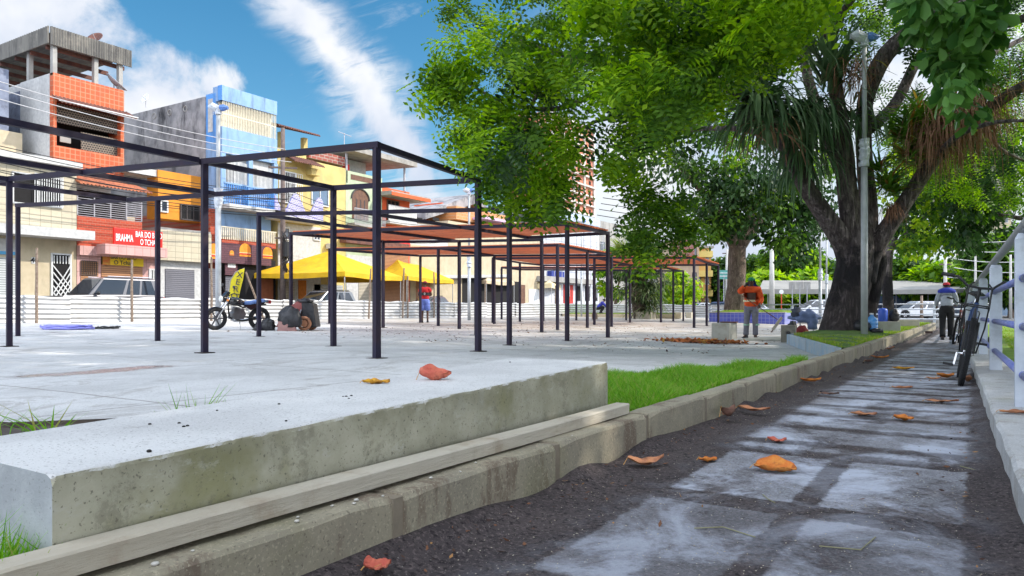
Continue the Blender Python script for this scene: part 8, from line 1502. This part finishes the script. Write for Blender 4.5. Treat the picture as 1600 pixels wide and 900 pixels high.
for i in range(n_):
    p, q = a0.lerp(a1, i/n_), a0.lerp(a1, (i+.96)/n_); MB().bar(Vector((p.x, p.y, 1.1)), Vector((q.x, q.y, 1.1)), .1, 2.2).build('panel', m_hoard if i % 4 else mat('hoarding_light', (.16, .24, .36), world=True, bump=0), cv)
for i in range(9): p = A_(1200+50*i, 68+1.3*i); MB().tube([(p.x, p.y, -.1), (p.x, p.y, 2.6)], .05, 6).build('column', m_bargrey, cv)
# ============================================================ planter, beds, blocks
m_btile = bricks('planter_blue_tiles', (0.055, 0.065, 0.36), (0.08, 0.10, 0.42), (0.20, 0.22, 0.42), .20, .20, axis='y', msize=.07, offset=0, rough=.4, grime=(.1, .1, .25), gamt=.3)
m_btile2 = bricks('planter_blue_tiles_side', (0.16, 0.18, 0.45), (0.2, 0.22, 0.48), (0.30, 0.32, 0.48), .20, .20, axis='x', msize=.07, offset=0, rough=.4, grime=(.1, .1, .25), gamt=.3)
pl_ = empty('tiled_planter', (-10.2, 42, 0), 'low planter faced with blue tiles, grass on top, behind the worker', 'planter'); X0, X1, Y0_, Y1_ = -12.15, -8.25, 39.6, 46
MB().box(X0, X1, Y0_, Y1_, -.15, .47).build('wall', m_btile, pl_); MB().box(X1, X1+.012, Y0_, Y1_, -.15, .46).build('side_tiles', m_btile2, pl_); MB().box(X0-.04, X1+.05, Y0_-.04, Y0_+.25, .47, .52).build('coping', m_side, pl_); MB().box(X0+.2, X1-.2, Y0_+.25, Y1_, .45, .54).build('grass_top', m_lawnfar, pl_)
def reg_pl(): return (random.uniform(X0+.2, X1-.2), random.uniform(Y0_+.27, Y1_))
o = blades('grass_tufts', reg_pl, 5000, .05, .12, lambda x, y: .53, m_grass2, .02, .5); off = Vector(pl_.location); o.data.transform(Matrix.Translation(-off)); o.parent = pl_; o['kind'] = 'stuff'
fbp = [at(884, HOR, 52), at(1062, HOR, 48)]; bd = empty('grass_bed', fbp[0].lerp(fbp[1], .5)*1+Vector((0, 0, -.6)), 'raised grass bed with a pale stone edge at the foot of the yucca', 'bed'); dn = Vector((-math.sin(R(YAW)), math.cos(R(YAW)), 0))
for nm, m, e, z0, z1 in (('edge', mat('bed_edge', (.55, .47, .32), (.45, .38, .26), world=True, bump=.4), 0, -.1, .36), ('grass_top', m_lawnfar, .22, -.1, .42)):
    a, b_ = fbp[0]+dn*e+u*e, fbp[1]+dn*e-u*e; c, d_ = b_+dn*(5-e), a+dn*(5-e); Q = [a, b_, c, d_]; MB().add([(q.x, q.y, z0) for q in Q]+[(q.x, q.y, z1) for q in Q], [(3, 2, 1, 0), (4, 5, 6, 7), (0, 1, 5, 4), (1, 2, 6, 5), (2, 3, 7, 6), (3, 0, 4, 7)]).build(nm, m, bd)
m_blk = mat('block_pale', (0.50, 0.45, 0.36), (0.42, 0.38, 0.30), rough=.95, world=True, scale=3, bump=.5, grime=(.3, .26, .2), gscale=2); m_blkb = mat('block_plaza', (0.42, 0.42, 0.38), (0.35, 0.34, 0.30), rough=.95, world=True, scale=4, bump=.5, grime=(.26, .24, .17), gscale=2)
def cblock(label, x, y, z, w, l, h, m=m_blk, rot=0, grp=None, bev=.012):
    o = MB().box(-w/2, w/2, -l/2, l/2, -.05, h).build('concrete_bench', m, None, bevel=bev, loc=(0, 0, 0)); o.location = (x, y, z); o.rotation_euler = (0, 0, R(rot)); return tag(o, label, 'block', grp)
q = at(1009, HOR, 46); cblock('cream stone block at the corner of the yucca bed', q.x, q.y, .02, 1.0, .9, .50); q = at(1060, HOR, 50); cblock('small cream block right of the yucca bed', q.x, q.y, .02, .65, .7, .45); q = at(1078, HOR, 52); cblock('smallest cream block, next to the grey fence', q.x, q.y, .02, .4, .6, .45)
g_ = gz(-5.75, 19.9); cblock('pale concrete bench block left of the orange worker', -5.75, 20.1, g_, .47, 1.0, .44, m_blkb, 4); o = MB().box(-.2, .22, -.25, .2, 0, .03).build('plank', m_tiled, None, loc=(0, 0, 0)); o.location = (-5.70, 20.35, g_+.445); o.rotation_euler = (0, 0, R(8)); tag(o, 'dark flat board lying on the concrete bench block', 'board')
# hollow block with a round hole
hb_ = MB(); n = 16; w2, h2 = .17, .42; cz = .22; ring_o = [(-w2, 0), (w2, 0), (w2, h2), (-w2, h2)]
ro = [(w2*max(-1, min(1, 1.42*math.cos(a))), cz+.21*max(-1, min(1, 1.42*math.sin(a)))) for a in [2*math.pi*i/n for i in range(n)]]; ri = [(.06*math.cos(a), cz+.07*math.sin(a)) for a in [2*math.pi*i/n for i in range(n)]]
vs = [(x, -.17, z) for x, z in ro]+[(x, -.17, z) for x, z in ri]+[(x, .2, z) for x, z in ro]+[(x, .2, z) for x, z in ri]; fs = []
for i in range(n): j = (i+1) % n; fs += [(i, j, n+j, n+i), (2*n+i, 3*n+i, 3*n+j, 2*n+j), (i, 2*n+i, 2*n+j, j), (n+i, n+j, 3*n+j, 3*n+i)]
o = hb_.add(vs, fs).build('hollow_block', mat('block_weathered', (.22, .21, .17), (.15, .14, .12), scale=8, bump=.6), None, loc=(0, 0, 0)); o.location = (-3.93, 19.35, gz(-3.9, 19.3)); o.rotation_euler = (0, 0, R(8)); tag(o, 'weathered concrete block with a round hole, beside the red bag', 'block')
# bench with things beside the trunk
q = at(1387, HOR, 20.0); cblock('low concrete bench behind the great trunk carrying a blue canister and black bag', q.x, q.y, .03, .58, .5, .27, m_blkb, 8); q2 = at(1416, HOR, 26); cblock('pale flat bench block further along the tree bed', q2.x, q2.y, .02, .75, .9, .25, m_blk, 8)
m_bplas = mat('blue_plastic', (0.05, 0.12, 0.60), rough=.35, bump=.1, scale=3); m_jug = mat('water_jug_blue', (0.10, 0.32, 0.70), rough=.15, bump=0, spec=.6); m_bag = mat('black_bag', (0.015, 0.015, 0.018), (0.03, 0.03, 0.035), rough=.35, scale=6, bump=1, bscale=10)
c = Vector((q.x, q.y, .30))-u*.13; r = empty('canister', c, 'bright blue canister standing on the low bench behind the trunk', 'canister'); MB().loft([[c+Vector((.12*s*math.cos(a), .12*s*math.sin(a), z)) for a in [2*math.pi*i/16 for i in range(16)]] for z, s in ((0, .9), (.02, 1), (.30, 1), (.345, .8), (.36, .4))]).build('body', m_bplas, r, smooth=True); MB().tube([c+Vector((-.06, 0, .35)), c+Vector((-.05, 0, .40)), c+Vector((.05, 0, .40)), c+Vector((.06, 0, .35))], .012, 6).build('handle', m_blackp, r)
def blob(name, label, cat, c, rx_, ry_, rz_, m, amp=.12, n=20, grp=None, par=None, freq=7):
    mb = MB().ell((0, 0, 0), (1, 1, 1), n, n//2+2, -1); ph = [random.uniform(0, 6) for _ in range(6)]; out = []
    for v in mb.v:
        x, y, z = v; f = 1+amp*(math.sin(freq*x+ph[0])*math.sin(freq*.8*y+ph[1])+.6*math.sin(freq*1.7*z+ph[2]+x*3)+.4*math.sin(freq*2.3*x+ph[3]-z*4)); sq = 1.0 if z > -.5 else .97; zz = max(z*f, -.62); out.append((c[0]+x*f*rx_*sq, c[1]+y*f*ry_*sq, c[2]+(zz+.62)/1.62*rz_*2)); 
    mb.v = out; o = mb.build(name, m, par, smooth=True); return tag(o, label, cat, grp) if par is None else o
c2_ = Vector((q.x, q.y, .30))+u*.17; blob('bag', 'black bag slumped on the low bench beside the blue canister', 'bag', c2_, .14, .12, .165, m_bag)
c = at(1362, HOR, 16.9); c.z = .15; r = empty('water_jug', c, 'large blue water jug on the grass at the foot of the great trunk', 'jug'); MB().loft([[c+Vector((.135*s*math.cos(a), .135*s*math.sin(a), z)) for a in [2*math.pi*i/18 for i in range(18)]] for z, s in ((0, .85), (.02, 1), (.10, 1), (.11, .95), (.13, 1), (.22, 1), (.28, .7), (.32, .3), (.36, .28))]).build('body', m_jug, r, smooth=True); MB().tube([c+Vector((0, 0, .355)), c+Vector((0, 0, .39))], .045, 10).build('cap', m_barwhite, r)
c = at(1345, HOR, 16.9); c.z = .13; blob('bag', 'black plastic bag lying against the trunk left of the water jug', 'bag', c, .20, .18, .13, m_bag); c = at(1370, HOR, 16.7); c.z = .10; blob('bag', 'low dark bundle in front of the water jug', 'bag', c, .13, .12, .05, m_bag)
# stand with blue jacket, red and black bags
c = Vector((-3.75, 20.6, gz(-3.8, 20.6))); r = empty('hand_cart', c, 'upright hand cart draped with a blue grey jacket beside the tree bed', 'cart'); MB().tube([c+Vector((-.15, 0, .05)), c+Vector((-.15, .05, .75)), c+Vector((.18, .05, .75)), c+Vector((.18, 0, .05))], .018, 6).build('frame', m_bargrey, r); MB().torus(c+Vector((.0, .05, .12)), .10, .03, (1, .2, 0), 16, 6).build('wheel', m_tyre, r)
jc = c+Vector((.0, 0, .48)); blob('jacket', '', '', jc, .34, .16, .17, cloth('jacket_blue', (.15, .20, .36)), .30, 26, par=r, freq=4)
blob('jacket_sleeve', '', '', c+Vector((.17, -.05, .30)), .13, .1, .2, cloth('jacket_blue', (.15, .20, .36)), .2, 18, par=r, freq=5); blob('jacket_hood', '', '', c+Vector((-.24, -.02, .62)), .13, .12, .13, cloth('jacket_dark', (.06, .07, .1)), .2, 16, par=r)
m_redbag = cloth('red_bag', (.22, .03, .035)); c = Vector((-3.72, 19.95, gz(-3.7, 20)+.02)); blob('backpack', 'dark red bag standing behind the block with the hole', 'bag', c, .17, .14, .20, m_redbag, .08); c = Vector((-4.0, 20.15, gz(-4, 20)+.02)); blob('backpack', 'black bag tucked behind the dark red bag', 'bag', c, .15, .13, .25, m_bag, .1)
# stepping slabs behind the worker's feet, stacked boards
for i in range(6):
    p = Vector((-4.75+.03*i, 19.9+.42*i, gz(-4.7, 20)+.008)); o = MB().box(-.55, .5, -.13, .13, 0, .035).build('paving_slab', m_blkb, None, loc=(0, 0, 0), bevel=.006); o.location = p; o.rotation_euler = (0, R(random.uniform(-1.5, 1.5)), R(random.uniform(-4, 4)+8)); tag(o, 'loose concrete strip on the ground between the worker and the block with the hole', 'slab', 'loose concrete strips by the worker')
# leaf litter
n = 420; t_ = RNG.random(n); P0, P1 = onz(1038, 530, -.12), onz(1155, 534, -.15); pos = np.array(P0)[None]*(1-t_[:, None])+np.array(P1)[None]*t_[:, None]; pos[:, 0] += RNG.normal(0, .22, n); pos[:, 1] += RNG.normal(0, .28, n); pos[:, 2] = [gz(a, b_)+.012+.05*random.random() for a, b_ in pos[:, :2]]
X = nrm(RNG.normal(size=(n, 3))*np.array([1, 1, .35])); up_v = nrm(np.array([0, 0, 1.])+RNG.normal(size=(n, 3))*.5); Y = nrm(np.cross(up_v, X)); Z = np.cross(X, Y); m_lit = leafmat('litter_leaf', (0.16, 0.06, 0.03), (0.50, 0.16, 0.05), .1, .7, (.55, .32, .08))
V, F = instances(BROAD[0], BROAD[1], pos, X, Y, Z, RNG.uniform(.10, .19, n)); tag(fastmesh('leaf_litter', V, F, m_lit), 'swept heap of brown and red fallen leaves on the plaza before the bench block', 'leaf litter', kind='stuff')
n = 900; pos = np.column_stack([RNG.uniform(-17, -4, n), RNG.uniform(12, 30, n), np.zeros(n)]); pos[:, 2] = [gz(a, b_)+.01 for a, b_ in pos[:, :2]]; X = nrm(RNG.normal(size=(n, 3))*np.array([1, 1, .2])); up_v = nrm(np.array([0, 0, 1.])+RNG.normal(size=(n, 3))*.3); Y = nrm(np.cross(up_v, X)); Z = np.cross(X, Y)
V, F = instances(BROAD[0], BROAD[1], pos, X, Y, Z, RNG.uniform(.03, .09, n)); tag(fastmesh('leaf_litter', V, F, leafmat('crumbs', (0.07, 0.05, 0.04), (0.20, 0.12, 0.07), .05, .8)), 'small dry leaves and crumbs scattered over the middle of the plaza', 'leaf litter', kind='stuff')
# tree stump, hoses, dug soil
q = at(929, HOR, 43.5); o = MB().loft([[(q.x+.17*s*math.cos(a)*(1+.08*math.sin(3*a)), q.y+.17*s*math.sin(a), z) for a in [2*math.pi*i/14 for i in range(14)]] for z, s in ((-.05, 1.08), (.1, 1), (.42, .95), (.46, .9))]).build('tree_stump', m_stake); tag(o, 'short cut log standing before the far grass bed', 'stump')
def coil(label, px, py, z, rx_, ry_, turns, rad, m):
    c = onz(px, py, z); rings = []
    mb = MB()
    for k in range(turns): 
        f = random.uniform(.8, 1.05); ph = random.uniform(0, 6); ox, oy = random.uniform(-.08, .08), random.uniform(-.05, .05); n = 40; mb.tube([c+u*(ox+rx_*f*math.cos(2*math.pi*i/n+ph))+dn*(oy+ry_*f*math.sin(2*math.pi*i/n+ph))+Vector((0, 0, rad+rad*1.5*(k % 5)+.01*math.sin(i+k))) for i in range(n+1)], rad, 6)
    tag(mb.build('hose_coil', m, smooth=True), label, 'hose')
coil('coil of pale violet blue hose on the ground before the fence', 107, 518, gz(-16, 9)+0, .62, .45, 12, .022, mat('hose_blue', (0.28, 0.28, 0.72), rough=.4, bump=0)); coil('coil of dark cable beside the violet hose', 166, 517, gz(-16, 10), .34, .3, 7, .016, m_blackp)
# refuse cart with bags
cp = at(455, HOR, 20.4); cp = Vector((cp.x, cp.y, gz(cp.x, cp.y))); r = empty('refuse_cart', cp, 'tipped red two wheeled handcart with black covers, loaded with rubbish bags', 'cart'); m_cartr = mat('cart_red', (.34, .10, .09), (.25, .07, .07), rough=.6, scale=5)
def CP(a, b_, z): return cp+u*a+dn*b_+Vector((0, 0, z))
MB().loft([[CP(-.42, b_, .10), CP(.05, b_, .10), CP(.42, b_, .76), CP(.26, b_, .86), CP(-.10, b_, .62)] for b_ in (-.05, .42)]).build('tub', m_cartr, r, bevel=.02)
MB().loft([[CP(.34, b_, .06), CP(.72, b_, .10), CP(.62, b_, .74), CP(.30, b_, .84)] for b_ in (-.10, .40)]).build('dark_cover', m_bag, r, bevel=.03)
for b_ in (-.22, .50): w_ = MB().torus(CP(.42, b_, .20), .155, .045, tuple(dn), 22, 8).build('wheel', mat('wheel_brown', (.30, .14, .08), bump=.2), r, smooth=True); MB().tube([CP(.42, b_-.03, .20), CP(.42, b_+.03, .20)], .10, 12).build('hub', mat('wheel_hub', (.40, .18, .10)), w_)
MB().tube([CP(.16, -.08, .62), CP(.12, -.10, .12)], .018, 6).build('leg', m_bargrey, r); MB().tube([CP(.30, -.08, .58), CP(.20, -.10, .30)], .018, 6).build('leg', m_bargrey, r)
blob('rubbish_bag', 'big black rubbish bag hanging over the side of the handcart', 'bag', CP(.05, -.34, .10), .40, .22, .27, m_bag, .16); blob('rubbish_bag', 'black rubbish bag on the ground left of the handcart', 'bag', CP(-.55, -.25, 0), .20, .18, .17, m_bag, .16); blob('rubbish_bag', 'small black rubbish bag at the far left end of the heap', 'bag', CP(-.80, -.3, 0), .14, .14, .08, m_bag, .2); blob('rubbish_bag', 'black rubbish bag on top of the handcart', 'bag', CP(.32, .1, .76), .28, .2, .06, m_bag, .2)
o = MB().loft([[CP(-.22, -.52, 0), CP(.28, -.52, 0), CP(.22, -.52, .22), CP(-.20, -.52, .26)], [CP(-.22, -.40, 0), CP(.28, -.40, 0), CP(.22, -.42, .22), CP(-.20, -.42, .26)]]).build('cardboard_box', mat('box_pinkish', (.36, .20, .18), (.28, .15, .14), scale=4), None); tag(o, 'flattened reddish box leaning on the rubbish bags', 'box')
# path odds and ends
o = MB().box(-.13, .13, -.06, .06, 0, .085).build('brick', mat('brick_dark', (.10, .06, .055), bump=.5), None, loc=(0, 0, 0)); q = onz(1450, 521, pz(-1, 22)); o.location = q; o.rotation_euler = (0, 0, R(20)); tag(o, 'dark brick lying near the far end of the path', 'brick')
o = MB().loft([[(-.1, -.04, 0), (.14, -.04, .0), (.1, .04, .12), (-.1, .05, .16)], [(-.1, .06, 0), (.14, .06, 0), (.1, .09, .1), (-.08, .1, .1)]]).build('stone', m_stake, None, loc=(0, 0, 0)); q = onz(1411, 524, pz(-1.3, 19)); o.location = q; tag(o, 'broken stone against the far kerb row', 'stone')
